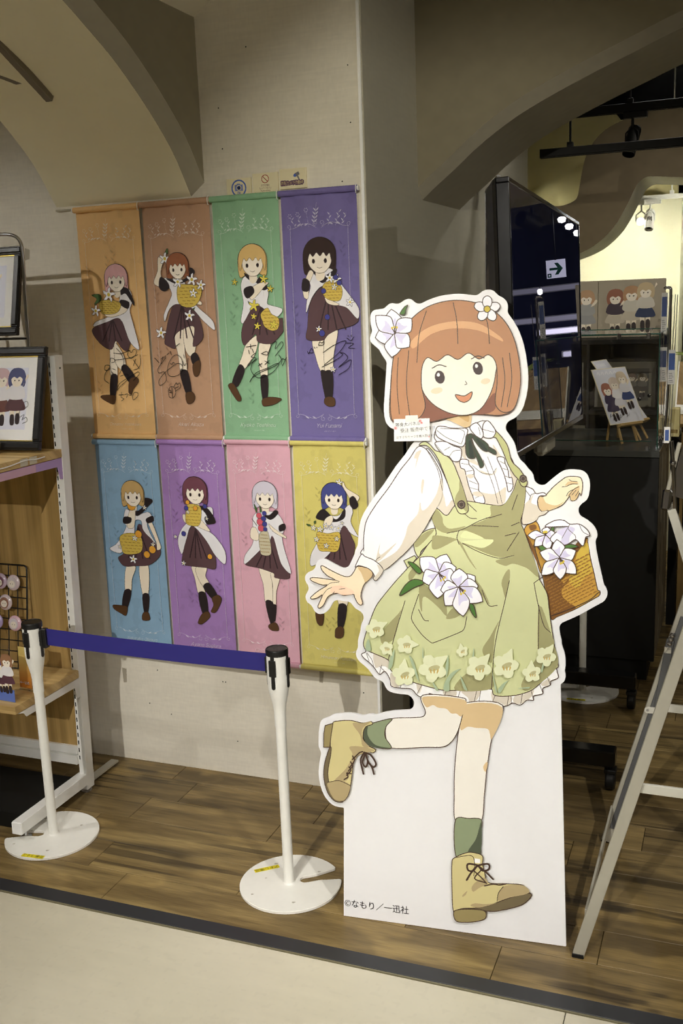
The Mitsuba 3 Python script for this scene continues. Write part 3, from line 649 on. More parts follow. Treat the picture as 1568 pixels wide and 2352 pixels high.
('boot__heel','khakidark','f',1,[555,105,599,123,699,130,707,94,667,73,616,61,566,61]),
('boot__shading','khakishade','f',0,[788,259,878,277,909,245,820,210,773,188,761,193]),
('boot__shading','khakishade','f',0,[642,244,693,291,717,266,678,240,646,216]),
('boot__shading','khakishade','f',0,[594,189,618,216,610,195,598,185]),
('boot__shading','khakishade','f',0,[635,145,655,160,710,163,758,176,679,142]),
('boot__label','cloth','g',0,[652,380,678,379,679,359,651,358]),
('boot__linework','line','l',1.5,[788,259,766,223,761,184]),
('boot__linework','line','l',1.5,[564,374,636,391,652,352,649,294]),
('boot__lace','line','l',4.2,[664,349,620,348,621,319,645,318,668,346,716,360,720,336,692,324,668,346]),
('boot__lace','line','l',4.2,[664,345,637,309,615,269]),
('boot__lace','line','l',4.2,[672,344,708,318,740,289]),
('boot__lace','line','l',2.8,[649,319,685,290,709,265]),
('boot__lace','line','l',2.8,[684,327,653,282,701,268]),
('boot__lace','line','l',2.8,[701,252,741,265,772,265,803,275]),
('hair','copper','f',1,[234,2454,231,2613,250,2776,305,2894,399,2972,524,3000,648,2979,737,2924,796,2838,828,2721,834,2605,809,2505,751,2474,676,2477,589,2480,491,2459,414,2443,325,2443]),
('hair__shading','copperdark','f',0,[357,2611,424,2535,502,2488,584,2473,654,2501,718,2575,724,2506,676,2479,589,2477,491,2461,381,2453]),
('face','face','f',1,[370,2741,377,2611,424,2535,502,2488,584,2474,654,2501,701,2575,722,2660,721,2745,618,2843,455,2836]),
('hair__fringe','copper','f',1,[237,2459,232,2613,250,2776,305,2894,399,2972,524,3000,648,2979,737,2924,796,2838,828,2721,835,2605,809,2505,759,2487,723,2527,730,2628,722,2713,689,2748,646,2730,597,2758,549,2730,499,2752,450,2723,406,2741,381,2698,379,2611,397,2513,358,2454,291,2443]),
('hair__highlight','copperlit','f',0,[328,2818,410,2880,525,2904,644,2890,741,2829,752,2807,645,2858,526,2872,422,2848,339,2785]),
('hair__linework','line','l',1.6,[524,2989,541,2909,548,2802]),
('hair__linework','line','l',1.6,[399,2956,366,2849,356,2720]),
('hair__linework','line','l',1.6,[649,2969,682,2894,693,2798]),
('hair__linework','line','l',1.6,[267,2743,262,2613,274,2481]),
('hair__linework','line','l',1.6,[317,2775,307,2612,325,2465]),
('hair__linework','line','l',1.6,[784,2754,796,2632,777,2511]),
('hair__linework','line','l',1.6,[753,2734,765,2627,750,2511]),
('face__eye','eye','f',0,[487,2654,488,2642,484,2630,476,2622,466,2621,456,2625,447,2634,442,2647,442,2660,446,2671,453,2679,463,2680,474,2676,482,2667]),
('face__eye_light','cloth','f',0,[465,2661,465,2658,462,2654,460,2653,456,2653,454,2654,451,2658,451,2662,451,2665,454,2668,456,2670,460,2670,462,2668,465,2665]),
('face__eye','eye','f',0,[663,2692,664,2679,660,2667,652,2660,643,2659,632,2662,624,2672,619,2684,618,2697,623,2708,630,2716,640,2717,650,2713,658,2704]),
('face__eye_light','cloth','f',0,[642,2699,641,2695,639,2692,636,2690,633,2690,630,2692,628,2695,628,2699,628,2702,630,2706,633,2707,636,2707,639,2705,641,2702]),
('face__linework','line','l',2.0,[429,2692,461,2707,494,2698]),
('face__linework','line','l',2.0,[611,2731,640,2744,670,2734]),
('face__mouth','mouth','f',1,[539,2569,580,2563,615,2581,608,2549,581,2533,553,2544]),
('face__cheek','blush','f',0,[478,2594,477,2587,471,2581,460,2576,448,2574,437,2575,428,2578,424,2584,426,2590,432,2596,443,2601,455,2603,466,2603,475,2599]),
('face__cheek','blush','f',0,[698,2633,697,2627,692,2622,684,2617,675,2615,666,2617,659,2620,656,2625,657,2631,662,2636,670,2640,679,2642,688,2641,694,2638]),
('face__linework','line','l',1.4,[585,2630,591,2617,582,2614]),
('leaf','leaf','f',1,[274,2946,293,2975,311,2985,302,2964,296,2944]),
('lily','petal','f',1,[253,2853,270,2887,282,2923,258,2952,232,2969,232,2969,211,2944,202,2907,227,2875]),
('lily__shading','lavender','f',0,[252,2855,256,2891,252,2928,238,2912,210,2902,231,2876]),
('lily__petal','petal','f',1,[254,2856,223,2873,190,2886,168,2864,156,2839,156,2839,181,2818,212,2809,238,2832]),
('lily__shading','lavender','f',0,[252,2855,221,2860,190,2857,205,2843,216,2815,236,2836]),
('lily__petal','petal','f',1,[254,2853,244,2893,230,2932,191,2942,158,2942,158,2942,160,2907,178,2871,219,2858]),
('lily__shading','lavender','f',0,[252,2855,231,2888,203,2917,202,2896,187,2871,222,2861]),
('lily__petal','petal','f',1,[253,2857,225,2832,201,2802,216,2769,236,2746,236,2746,264,2764,283,2794,270,2830]),
('lily__shading','lavender','f',0,[252,2855,236,2824,229,2789,248,2800,278,2800,266,2830]),
('lily__petal','petal','f',1,[250,2853,287,2855,324,2862,332,2894,330,2923,330,2923,297,2928,264,2918,253,2884]),
('lily__shading','lavender','f',0,[252,2855,283,2868,309,2888,288,2892,264,2910,256,2881]),
('lily__petal','petal','f',1,[251,2856,253,2824,261,2791,292,2787,320,2792,320,2792,323,2822,313,2851,280,2857]),
('lily__shading','lavender','f',0,[252,2855,265,2829,285,2808,289,2826,305,2850,277,2854]),
('lily__stamen','line','l',2.2,[252,2855,237,2882]),
('lily__anther','anther','f',0,[241,2882,241,2880,240,2878,238,2876,236,2876,234,2878,233,2880,232,2882,233,2885,234,2887,236,2888,238,2888,239,2887,241,2885]),
('lily__stamen','line','l',2.2,[252,2855,247,2886]),
('lily__anther','anther','f',0,[252,2885,251,2883,250,2881,248,2880,246,2880,244,2881,243,2883,242,2886,243,2888,244,2890,246,2892,248,2891,250,2890,251,2888]),
('lily__stamen','line','l',2.2,[252,2855,260,2885]),
('lily__anther','anther','f',0,[264,2885,264,2882,263,2880,261,2879,259,2879,257,2880,256,2882,255,2885,256,2887,257,2889,259,2890,261,2890,262,2889,264,2887]),
('blossom','petal','f',1,[739,2970,739,2961,733,2952,725,2945,713,2942,701,2943,692,2948,686,2956,685,2965,691,2975,700,2981,712,2984,724,2983,733,2978]),
('blossom','petal','f',1,[717,2904,708,2901,697,2904,687,2910,680,2921,676,2932,678,2943,684,2950,693,2953,704,2950,713,2943,720,2933,724,2922,722,2911]),
('blossom','petal','f',1,[645,2908,639,2915,637,2926,641,2937,648,2947,658,2953,669,2954,678,2950,684,2942,685,2932,682,2921,674,2911,664,2905,654,2904]),
('blossom','petal','f',1,[623,2976,629,2984,638,2988,650,2988,662,2983,671,2975,676,2966,676,2956,670,2948,661,2945,649,2944,637,2949,628,2957,622,2966]),
('blossom','petal','f',1,[681,3014,690,3011,698,3003,702,2992,702,2980,698,2969,690,2962,681,2960,672,2963,664,2971,660,2982,660,2994,664,3005,672,3012]),
('blossom__centre','anther','f',1,[696,2954,694,2948,690,2943,684,2940,678,2940,672,2943,668,2949,666,2955,667,2961,672,2966,677,2969,684,2969,690,2966,694,2960]),
('leaf','leaf','f',1,[320,1784,352,1777,386,1745,372,1730,346,1752]),
('leaf','leaf','f',1,[282,1621,307,1672,349,1702,394,1695,392,1681,350,1662]),
('leaf','leaf','f',1,[612,1597,634,1592,647,1535,624,1558]),
('lily','petal','f',1,[469,1731,501,1749,530,1770,521,1803,505,1827,505,1827,473,1817,448,1794,456,1759]),
('lily__shading','lavender','f',0,[470,1733,491,1758,504,1787,483,1782,452,1787,460,1757]),
('lily__petal','petal','f',1,[472,1732,463,1770,448,1808,410,1813,378,1807,378,1807,379,1772,396,1737,437,1731]),
('lily__shading','lavender','f',0,[470,1733,449,1764,421,1789,421,1767,405,1739,440,1734]),
('lily__petal','petal','f',1,[468,1732,499,1719,530,1712,544,1739,550,1767,550,1767,524,1785,494,1788,478,1760]),
('lily__shading','lavender','f',0,[470,1733,498,1733,524,1742,508,1754,493,1780,479,1756]),
('lily__petal','petal','f',1,[471,1734,440,1745,408,1751,395,1722,391,1694,391,1694,419,1678,449,1676,464,1705]),
('lily__shading','lavender','f',0,[470,1733,441,1731,415,1721,433,1709,450,1684,461,1709]),
('lily__petal','petal','f',1,[468,1733,481,1703,498,1677,526,1689,548,1708,548,1708,541,1738,523,1760,493,1749]),
('lily__shading','lavender','f',0,[470,1733,490,1715,513,1705,510,1724,517,1755,491,1745]),
('lily__petal','petal','f',1,[470,1735,444,1705,422,1670,440,1638,463,1616,463,1616,491,1639,508,1674,490,1709]),
('lily__shading','lavender','f',0,[470,1733,456,1698,452,1661,471,1675,502,1680,486,1709]),
('lily__stamen','line','l',2.2,[470,1733,498,1718]),
('lily__anther','anther','f',0,[503,1718,502,1715,501,1713,499,1711,497,1711,496,1712,494,1715,494,1717,494,1720,496,1722,497,1724,499,1724,501,1722,502,1720]),
('lily__stamen','line','l',2.2,[470,1733,491,1709]),
('lily__anther','anther','f',0,[495,1709,495,1706,494,1704,492,1702,490,1702,488,1704,487,1706,486,1708,487,1711,488,1713,490,1715,492,1715,494,1713,495,1711]),
('lily__stamen','line','l',2.2,[470,1733,479,1702]),
('lily__anther','anther','f',0,[484,1702,483,1699,482,1697,480,1696,478,1696,477,1697,475,1699,475,1702,475,1704,477,1706,478,1708,480,1708,482,1707,483,1705]),
('lily','petal','f',1,[567,1673,540,1690,511,1704,490,1681,478,1656,478,1656,500,1635,528,1625,552,1649]),
('lily__shading','lavender','f',0,[566,1672,538,1677,510,1674,523,1660,532,1632,551,1653]),
('lily__petal','petal','f',1,[564,1671,598,1669,631,1672,640,1701,640,1729,640,1729,610,1738,580,1732,569,1700]),
('lily__shading','lavender','f',0,[566,1672,594,1681,619,1698,601,1704,580,1724,571,1697]),
('lily__petal','petal','f',1,[566,1671,588,1696,606,1724,588,1747,565,1762,565,1762,540,1744,526,1716,545,1690]),
('lily__shading','lavender','f',0,[566,1672,576,1700,578,1729,561,1717,533,1712,549,1690]),
('lily__petal','petal','f',1,[564,1672,591,1653,619,1638,641,1659,655,1684,655,1684,635,1706,607,1717,582,1695]),
('lily__shading','lavender','f',0,[566,1672,594,1666,623,1667,611,1682,603,1711,582,1691]),
('lily__petal','petal','f',1,[567,1674,531,1664,497,1648,494,1613,500,1584,500,1584,533,1587,564,1605,569,1643]),
('lily__shading','lavender','f',0,[566,1672,538,1652,515,1625,536,1626,562,1614,566,1645]),
('lily__petal','petal','f',1,[564,1674,582,1637,607,1603,646,1603,677,1612,677,1612,667,1646,641,1677,598,1678]),
('lily__shading','lavender','f',0,[566,1672,594,1645,629,1624,624,1646,632,1674,596,1675]),
('lily__petal','petal','f',1,[565,1675,549,1635,536,1590,560,1557,586,1537,586,1537,607,1569,615,1612,590,1649]),
('lily__shading','lavender','f',0,[566,1672,562,1630,566,1586,580,1606,608,1618,586,1648]),
('lily__stamen','line','l',2.2,[566,1672,593,1658]),
('lily__anther','anther','f',0,[597,1658,597,1656,595,1653,594,1652,592,1652,590,1653,589,1655,588,1658,589,1661,590,1663,592,1664,594,1664,595,1663,597,1661]),
('lily__stamen','line','l',2.2,[566,1672,586,1650]),
('lily__anther','anther','f',0,[590,1650,590,1647,589,1645,587,1643,585,1643,583,1644,582,1647,581,1649,582,1652,583,1654,585,1655,587,1655,589,1654,590,1652]),
('lily__stamen','line','l',2.2,[566,1672,575,1643]),
('lily__anther','anther','f',0,[580,1644,579,1641,578,1638,576,1637,574,1637,572,1638,571,1640,570,1643,571,1646,572,1648,574,1649,576,1649,578,1648,579,1646]),
('leaf','leaf','f',1,[925,1888,951,1880,975,1860,946,1849]),
('leaf','leaf','f',1,[1033,1875,1067,1892,1103,1882,1068,1872]),
('leaf','leaf','f',1,[976,1943,985,1964,995,1976,996,1947]),
('lily','petal','f',1,[959,1927,973,1935,985,1945,978,1958,967,1967,967,1967,953,1962,942,1952,950,1938]),
('lily__shading','lavender','f',0,[959,1928,967,1938,970,1951,961,1948,945,1949,952,1937]),
('lily__petal','petal','f',1,[961,1928,939,1940,915,1950,893,1940,879,1927,879,1927,895,1913,919,1906,943,1916]),
('lily__shading','lavender','f',0,[959,1928,935,1933,909,1934,919,1925,923,1910,943,1918]),
('lily__petal','petal','f',1,[958,1928,972,1916,988,1908,1001,1919,1009,1932,1009,1932,998,1945,982,1952,968,1940]),
('lily__shading','lavender','f',0,[959,1928,974,1924,990,1924,984,1932,980,1948,968,1938]),
('lily__petal','petal','f',1,[960,1929,938,1924,917,1916,910,1895,910,1877,910,1877,929,1878,950,1888,957,1910]),
('lily__shading','lavender','f',0,[959,1928,941,1917,924,1901,936,1901,950,1892,956,1912]),
('lily__petal','petal','f',1,[959,1929,951,1909,946,1886,960,1871,975,1863,975,1863,984,1879,988,1901,973,1918]),
('lily__shading','lavender','f',0,[959,1928,958,1907,962,1886,969,1896,983,1903,971,1917]),
('lily__stamen','line','l',2.2,[959,1928,951,1943]),
('lily__anther','anther','f',0,[955,1943,955,1940,954,1938,952,1937,950,1937,948,1938,947,1940,947,1942,947,1945,948,1947,950,1948,952,1949,954,1947,955,1945]),
('lily__stamen','line','l',2.2,[959,1928,957,1944]),
('lily__anther','anther','f',0,[961,1945,960,1942,959,1940,957,1939,955,1938,954,1940,952,1942,952,1944,952,1947,954,1949,955,1950,957,1950,959,1949,960,1948]),
('lily__stamen','line','l',2.2,[959,1928,963,1945]),
('lily__anther','anther','f',0,[967,1945,967,1942,966,1940,964,1939,962,1939,960,1940,959,1942,959,1945,959,1947,960,1949,962,1950,964,1950,966,1949,967,1947]),
('lily','petal','f',1,[958,1968,996,1996,1036,2000,1066,1983,1106,1984,1141,1961,1155,1933,1137,1926,1125,1885,1093,1913,1061,1894,1021,1887,980,1909,1008,1946,1060,1971]),
('lily__shading','lavender','f',0,[1008,1946,1060,1971,1089,1961,1067,1925,1061,1895,1021,1889,1032,1924]),
('lily__linework','line','l',1.1,[1060,1971,1032,1918]),
('lily__linework','line','l',1.1,[1066,1983,1060,1960,1090,1932,1093,1914]),
('lily__linework','line','l',1.1,[1106,1984,1124,1950,1155,1933]),
('lily','petal','f',1,[1023,1824,1036,1850,1045,1879,1028,1899,1009,1911,1009,1911,994,1891,988,1863,1005,1840]),
('lily__shading','lavender','f',0,[1023,1826,1026,1852,1023,1880,1013,1868,993,1860,1008,1841]),
('lily__petal','petal','f',1,[1022,1825,1049,1820,1076,1819,1089,1842,1095,1864,1095,1864,1072,1872,1046,1871,1031,1847]),
('lily__shading','lavender','f',0,[1023,1826,1048,1830,1072,1841,1058,1848,1045,1865,1032,1844]),
('lily__petal','petal','f',1,[1025,1825,1006,1848,983,1870,955,1863,934,1851,934,1851,947,1828,970,1810,1001,1816]),
('lily__shading','lavender','f',0,[1023,1826,998,1841,970,1851,978,1835,976,1813,1002,1819]),
('lily__petal','petal','f',1,[1021,1827,1031,1795,1044,1765,1074,1757,1098,1758,1098,1758,1096,1786,1080,1814,1048,1824]),
('lily__shading','lavender','f',0,[1023,1826,1041,1799,1064,1776,1063,1794,1073,1814,1046,1822]),
('lily__petal','petal','f',1,[1025,1827,992,1818,959,1804,947,1773,944,1746,944,1746,973,1749,1004,1765,1018,1799]),
('lily__shading','lavender','f',0,[1023,1826,994,1807,968,1783,986,1784,1005,1772,1016,1801]),
('lily__petal','petal','f',1,[1023,1827,1008,1800,996,1770,1011,1745,1028,1729,1028,1729,1045,1750,1054,1780,1039,1808]),
('lily__shading','lavender','f',0,[1023,1826,1017,1796,1017,1765,1029,1777,1049,1784,1036,1807]),
('lily__stamen','line','l',2.2,[1023,1826,1042,1813]),
('lily__anther','anther','f',0,[1046,1813,1045,1810,1044,1808,1043,1807,1041,1807,1039,1808,1038,1810,1037,1812,1038,1815,1039,1817,1041,1818,1042,1819,1044,1817,1045,1815]),
('lily__stamen','line','l',2.2,[1023,1826,1036,1807]),
('lily__anther','anther','f',0,[1040,1807,1040,1804,1039,1802,1037,1801,1035,1801,1033,1802,1032,1804,1032,1807,1032,1809,1033,1811,1035,1812,1037,1812,1038,1811,1040,1809]),
('lily__stamen','line','l',2.2,[1023,1826,1028,1803]),
('lily__anther','anther','f',0,[1032,1803,1032,1800,1031,1798,1029,1797,1027,1797,1025,1798,1024,1800,1024,1803,1024,1805,1025,1808,1027,1809,1029,1809,1030,1808,1032,1806]),
('apron_dress__leaf_motif','bluegreen','f',0,[125,1401,134,1397,141,1349,115,1354]),
('apron_dress__leaf_motif','bluegreen','f',0,[258,1361,248,1281,229,1264,235,1312]),
('apron_dress__leaf_motif','bluegreen','f',0,[330,1334,352,1309,379,1216,363,1241]),
('apron_dress__leaf_motif','bluegreen','f',0,[396,1383,400,1328,394,1333]),
('apron_dress__leaf_motif','bluegreen','f',0,[517,1351,520,1294,510,1246,505,1288]),
('apron_dress__leaf_motif','bluegreen','f',0,[578,1290,557,1270,526,1226,524,1181,498,1182,505,1225,536,1269]),
('apron_dress__leaf_motif','bluegreen','f',0,[638,1392,640,1338,631,1340]),
('apron_dress__leaf_motif','bluegreen','f',0,[443,1220,474,1178,459,1179]),
('apron_dress__leaf_motif','bluegreen','f',0,[724,1286,750,1190,743,1189]),
('apron_dress__leaf_motif','bluegreen','f',0,[845,1269,798,1245,763,1186,753,1201,783,1239]),
('apron_dress__leaf_motif','bluegreen','f',0,[575,1258,610,1190,594,1194]),
('apron_dress__leaf_motif','bluegreen','f',0,[961,1358,964,1343,954,1297,947,1301]),
('apron_dress__leaf_motif','bluegreen','f',0,[844,1215,898,1226,894,1218]),
('apron_dress__lily_motif','pale','f',0,[185,1493,200,1491,223,1491,207,1469,200,1458,205,1450,207,1436,199,1427,187,1421,175,1424,169,1417,156,1410,144,1413,135,1423,136,1436,127,1438,116,1448,117,1460,124,1472,136,1476,137,1485,144,1499,156,1502,169,1500,176,1490]),
('apron_dress__motif_throat','olivepale','f',0,[189,1462,188,1457,183,1453,175,1449,167,1447,159,1447,152,1449,149,1452,151,1457,156,1461,164,1465,172,1467,180,1467,186,1465]),
('apron_dress__motif_stamen','ochre','f',0,[160,1447,160,1443,160,1441,160,1439,159,1438,158,1440,157,1442,155,1446,154,1449,154,1451,155,1454,156,1454,158,1453,159,1450]),
('apron_dress__motif_stamen','ochre','f',0,[172,1447,172,1443,171,1441,170,1439,169,1439,168,1441,167,1443,167,1447,167,1450,168,1453,169,1454,170,1454,171,1453,172,1450]),
('apron_dress__motif_stamen','ochre','f',0,[184,1447,183,1443,181,1441,180,1440,179,1440,178,1442,178,1444,179,1448,180,1451,181,1454,182,1455,184,1455,184,1453,184,1450]),
('apron_dress__lily_motif','pale','f',0,[246,1356,246,1346,248,1330,231,1337,223,1341,218,1336,208,1332,201,1336,196,1343,197,1352,192,1355,185,1363,187,1371,193,1379,202,1381,203,1387,209,1396,217,1397,226,1394,230,1387,237,1388,247,1385,250,1378,250,1368,243,1362]),
('apron_dress__motif_throat','olivepale','f',0,[236,1362,234,1359,230,1358,224,1358,218,1359,213,1361,209,1364,209,1367,211,1370,215,1371,221,1371,227,1370,232,1368,235,1365]),
('apron_dress__motif_stamen','ochre','f',0,[216,1357,216,1355,216,1353,216,1352,215,1351,214,1352,213,1354,213,1357,212,1359,212,1361,212,1362,213,1362,214,1361,215,1359]),
('apron_dress__motif_stamen','ochre','f',0,[224,1357,224,1355,223,1353,223,1352,222,1352,221,1353,221,1355,221,1357,221,1360,221,1362,222,1363,223,1363,223,1362,224,1360]),
('apron_dress__motif_stamen','ochre','f',0,[233,1358,231,1355,231,1353,230,1352,229,1353,229,1354,229,1356,229,1358,230,1360,231,1362,232,1363,233,1363,233,1362,233,1360]),
('apron_dress__lily_motif','pale','f',0,[347,1410,359,1402,377,1392,354,1379,344,1374,344,1366,339,1352,328,1347,316,1348,308,1355,300,1352,285,1351,278,1360,275,1372,281,1383,275,1389,271,1403,277,1413,288,1420,300,1418,305,1425,317,1435,328,1432,337,1424,339,1412]),
('apron_dress__motif_throat','olivepale','f',0,[338,1390,336,1387,331,1383,323,1381,315,1380,307,1381,302,1384,300,1387,301,1391,307,1395,314,1397,323,1398,330,1397,336,1394]),
('apron_dress__motif_stamen','ochre','f',0,[310,1379,311,1376,311,1373,310,1371,309,1371,307,1372,306,1374,305,1377,305,1381,305,1384,305,1385,306,1385,307,1384,308,1382]),
('apron_dress__motif_stamen','ochre','f',0,[321,1379,321,1376,320,1373,319,1371,319,1371,318,1373,317,1376,316,1379,317,1382,317,1385,319,1386,319,1386,320,1385,321,1383]),
('apron_dress__motif_stamen','ochre','f',0,[332,1379,331,1376,330,1374,329,1372,328,1372,327,1374,327,1377,328,1380,329,1383,330,1386,331,1387,332,1387,333,1385,333,1382]),
('apron_dress__lily_motif','pale','f',0,[282,1283,294,1298,309,1321,322,1292,327,1279,338,1279,354,1273,359,1259,356,1244,345,1234,348,1224,346,1206,335,1198,319,1194,306,1201,298,1195,280,1190,268,1198,262,1211,266,1226,257,1231,248,1246,252,1260,264,1272,279,1273]),
('apron_dress__motif_throat','olivepale','f',0,[331,1255,331,1250,327,1243,320,1236,310,1231,301,1228,293,1228,289,1231,289,1236,293,1243,300,1250,310,1255,319,1258,327,1258]),
('apron_dress__motif_stamen','ochre','f',0,[299,1231,300,1227,300,1223,299,1221,298,1221,297,1222,295,1225,293,1229,293,1233,293,1237,293,1238,294,1239,296,1237,298,1235]),
('apron_dress__motif_stamen','ochre','f',0,[313,1231,313,1227,312,1224,311,1221,309,1221,308,1223,308,1226,307,1231,308,1235,308,1238,309,1240,311,1240,312,1238,313,1235]),
('apron_dress__motif_stamen','ochre','f',0,[327,1231,325,1227,324,1224,323,1223,321,1223,321,1225,321,1228,322,1232,323,1236,324,1239,326,1241,327,1240,328,1239,328,1235]),
('apron_dress__lily_motif','pale','f',0,[463,1339,484,1342,516,1348,501,1312,493,1296,502,1287,510,1267,502,1252,486,1241,469,1242,462,1230,446,1215,429,1217,414,1228,411,1246,398,1247,379,1258,377,1274,384,1292,400,1302,398,1315,403,1336,419,1344,438,1345,451,1333]),
('apron_dress__motif_throat','olivepale','f',0,[479,1293,477,1286,471,1280,461,1274,448,1270,437,1269,428,1271,424,1275,425,1282,431,1288,442,1294,454,1298,466,1299,474,1297]),
('apron_dress__motif_stamen','ochre','f',0,[438,1269,439,1264,439,1260,438,1258,437,1257,435,1259,433,1262,432,1267,431,1272,431,1276,431,1278,433,1279,434,1277,436,1274]),
('apron_dress__motif_stamen','ochre','f',0,[455,1270,455,1264,454,1261,452,1258,451,1258,450,1260,449,1264,448,1269,448,1274,449,1278,450,1280,452,1280,454,1278,455,1274]),
('apron_dress__motif_stamen','ochre','f',0,[472,1270,470,1265,468,1261,466,1259,465,1260,464,1262,464,1266,465,1271,467,1276,468,1279,470,1282,471,1281,473,1279,473,1275]),
('apron_dress__lily_motif','pale','f',0,[567,1389,571,1398,575,1411,586,1399,590,1393,595,1395,604,1395,608,1389,609,1382,605,1375,608,1371,610,1362,606,1357,599,1352,591,1354,588,1350,581,1345,574,1347,569,1352,568,1360,563,1361,557,1367,557,1374,561,1381,567,1384]),
('apron_dress__motif_throat','olivepale','f',0,[597,1380,597,1378,596,1375,592,1371,588,1367,584,1366,580,1365,577,1367,577,1369,579,1373,582,1376,586,1380,591,1382,595,1382]),
('apron_dress__motif_stamen','ochre','f',0,[582,1367,582,1365,582,1364,582,1363,581,1362,580,1363,580,1365,579,1366,579,1368,578,1370,579,1371,579,1371,580,1371,581,1370]),
('apron_dress__motif_stamen','ochre','f',0,[589,1367,589,1365,588,1364,588,1363,587,1363,587,1364,586,1365,586,1367,586,1369,587,1371,587,1372,588,1372,588,1371,589,1369]),
('apron_dress__motif_stamen','ochre','f',0,[596,1367,595,1366,594,1364,593,1363,593,1363,592,1364,593,1366,593,1368,594,1370,594,1371,595,1372,596,1372,596,1371,596,1369]),
('apron_dress__lily_motif','pale','f',0,[668,1352,686,1357,713,1369,706,1335,703,1320,712,1314,722,1298,718,1283,706,1271,690,1269,687,1258,675,1242,661,1241,646,1247,640,1262,628,1261,610,1267,606,1281,608,1297,620,1309,616,1319,617,1339,629,1348,645,1352,659,1344]),
('apron_dress__motif_throat','olivepale','f',0,[692,1310,691,1304,686,1298,677,1292,667,1288,656,1287,649,1288,645,1292,646,1298,651,1304,660,1310,670,1314,680,1315,688,1314]),
('apron_dress__motif_stamen','ochre','f',0,[656,1288,657,1284,658,1280,657,1278,656,1277,654,1279,652,1282,651,1286,650,1290,650,1294,651,1296,652,1296,653,1295,655,1292]),
('apron_dress__motif_stamen','ochre','f',0,[671,1288,671,1283,670,1280,669,1278,668,1278,667,1280,666,1283,666,1288,666,1292,667,1296,668,1298,669,1298,670,1296,671,1292]),
('apron_dress__motif_stamen','ochre','f',0,[686,1288,685,1284,683,1281,682,1279,680,1279,680,1281,679,1285,680,1289,681,1293,683,1297,685,1298,686,1298,687,1296,687,1293]),
('apron_dress__lily_motif','pale','f',0,[777,1370,793,1380,816,1400,819,1365,821,1349,831,1346,846,1335,846,1319,838,1304,824,1297,824,1285,817,1267,803,1261,786,1263,776,1275,765,1271,746,1271,737,1283,734,1300,743,1313,736,1323,731,1342,740,1355,755,1363,771,1360]),
('apron_dress__motif_throat','olivepale','f',0,[816,1331,815,1325,810,1318,802,1311,792,1306,782,1304,774,1305,770,1308,770,1314,775,1321,783,1327,793,1332,803,1335,811,1334]),
('apron_dress__motif_stamen','ochre','f',0,[781,1306,782,1302,782,1298,781,1295,780,1295,778,1297,776,1300,775,1304,774,1308,774,1312,775,1315,776,1315,778,1313,779,1310]),
('apron_dress__motif_stamen','ochre','f',0,[796,1306,796,1301,795,1298,794,1296,792,1296,791,1298,790,1301,790,1306,790,1310,791,1314,792,1316,793,1316,794,1314,795,1311]),
('apron_dress__motif_stamen','ochre','f',0,[811,1307,809,1302,808,1299,806,1297,805,1297,804,1299,804,1303,805,1307,806,1312,808,1315,809,1317,810,1317,811,1314,812,1311]),
('apron_dress__lily_motif','pale','f',0,[887,1321,895,1333,905,1352,916,1330,922,1320,930,1322,943,1318,947,1308,946,1296,938,1287,941,1280,942,1266,934,1259,922,1255,912,1260,906,1254,893,1249,884,1254,878,1263,879,1275,872,1279,864,1290,866,1301,874,1310,885,1312]),
('apron_dress__motif_throat','olivepale','f',0,[927,1301,927,1297,924,1292,919,1286,913,1282,906,1280,900,1279,896,1282,896,1286,899,1291,904,1296,911,1300,918,1303,924,1303]),
('apron_dress__motif_stamen','ochre','f',0,[903,1281,904,1278,904,1276,904,1274,903,1274,901,1275,900,1277,899,1280,899,1283,899,1286,899,1288,900,1288,901,1287,902,1284]),
('apron_dress__motif_stamen','ochre','f',0,[914,1282,914,1279,913,1276,912,1274,912,1274,911,1276,910,1278,910,1281,910,1285,910,1288,911,1289,912,1289,913,1288,913,1285]),
('apron_dress__motif_stamen','ochre','f',0,[924,1282,924,1279,923,1277,921,1275,920,1275,920,1277,920,1280,920,1283,921,1286,922,1288,923,1289,924,1290,925,1288,925,1285]),
('apron_dress__lily_motif','pale','f',0,[970,1414,984,1420,1003,1431,1001,1404,999,1391,1007,1388,1016,1376,1013,1365,1006,1354,994,1351,992,1342,984,1330,973,1327,961,1331,955,1342,946,1340,932,1344,927,1355,928,1367,936,1377,932,1385,932,1400,940,1408,953,1413,964,1408]),
('apron_dress__motif_throat','olivepale','f',0,[992,1382,992,1377,988,1372,981,1368,973,1364,965,1363,959,1364,956,1367,957,1371,961,1376,967,1381,975,1384,983,1385,989,1385]),
('apron_dress__motif_stamen','ochre','f',0,[965,1364,966,1361,966,1358,965,1356,964,1356,963,1357,962,1359,961,1363,960,1366,960,1369,960,1370,961,1371,963,1369,964,1367]),
('apron_dress__motif_stamen','ochre','f',0,[977,1364,976,1361,976,1358,975,1357,974,1356,973,1358,972,1360,972,1364,972,1368,973,1370,974,1372,975,1372,976,1370,976,1368]),
('apron_dress__motif_stamen','ochre','f',0,[988,1364,987,1361,986,1358,984,1357,983,1357,983,1359,983,1362,983,1365,984,1368,985,1371,987,1372,988,1372,988,1371,988,1368])]
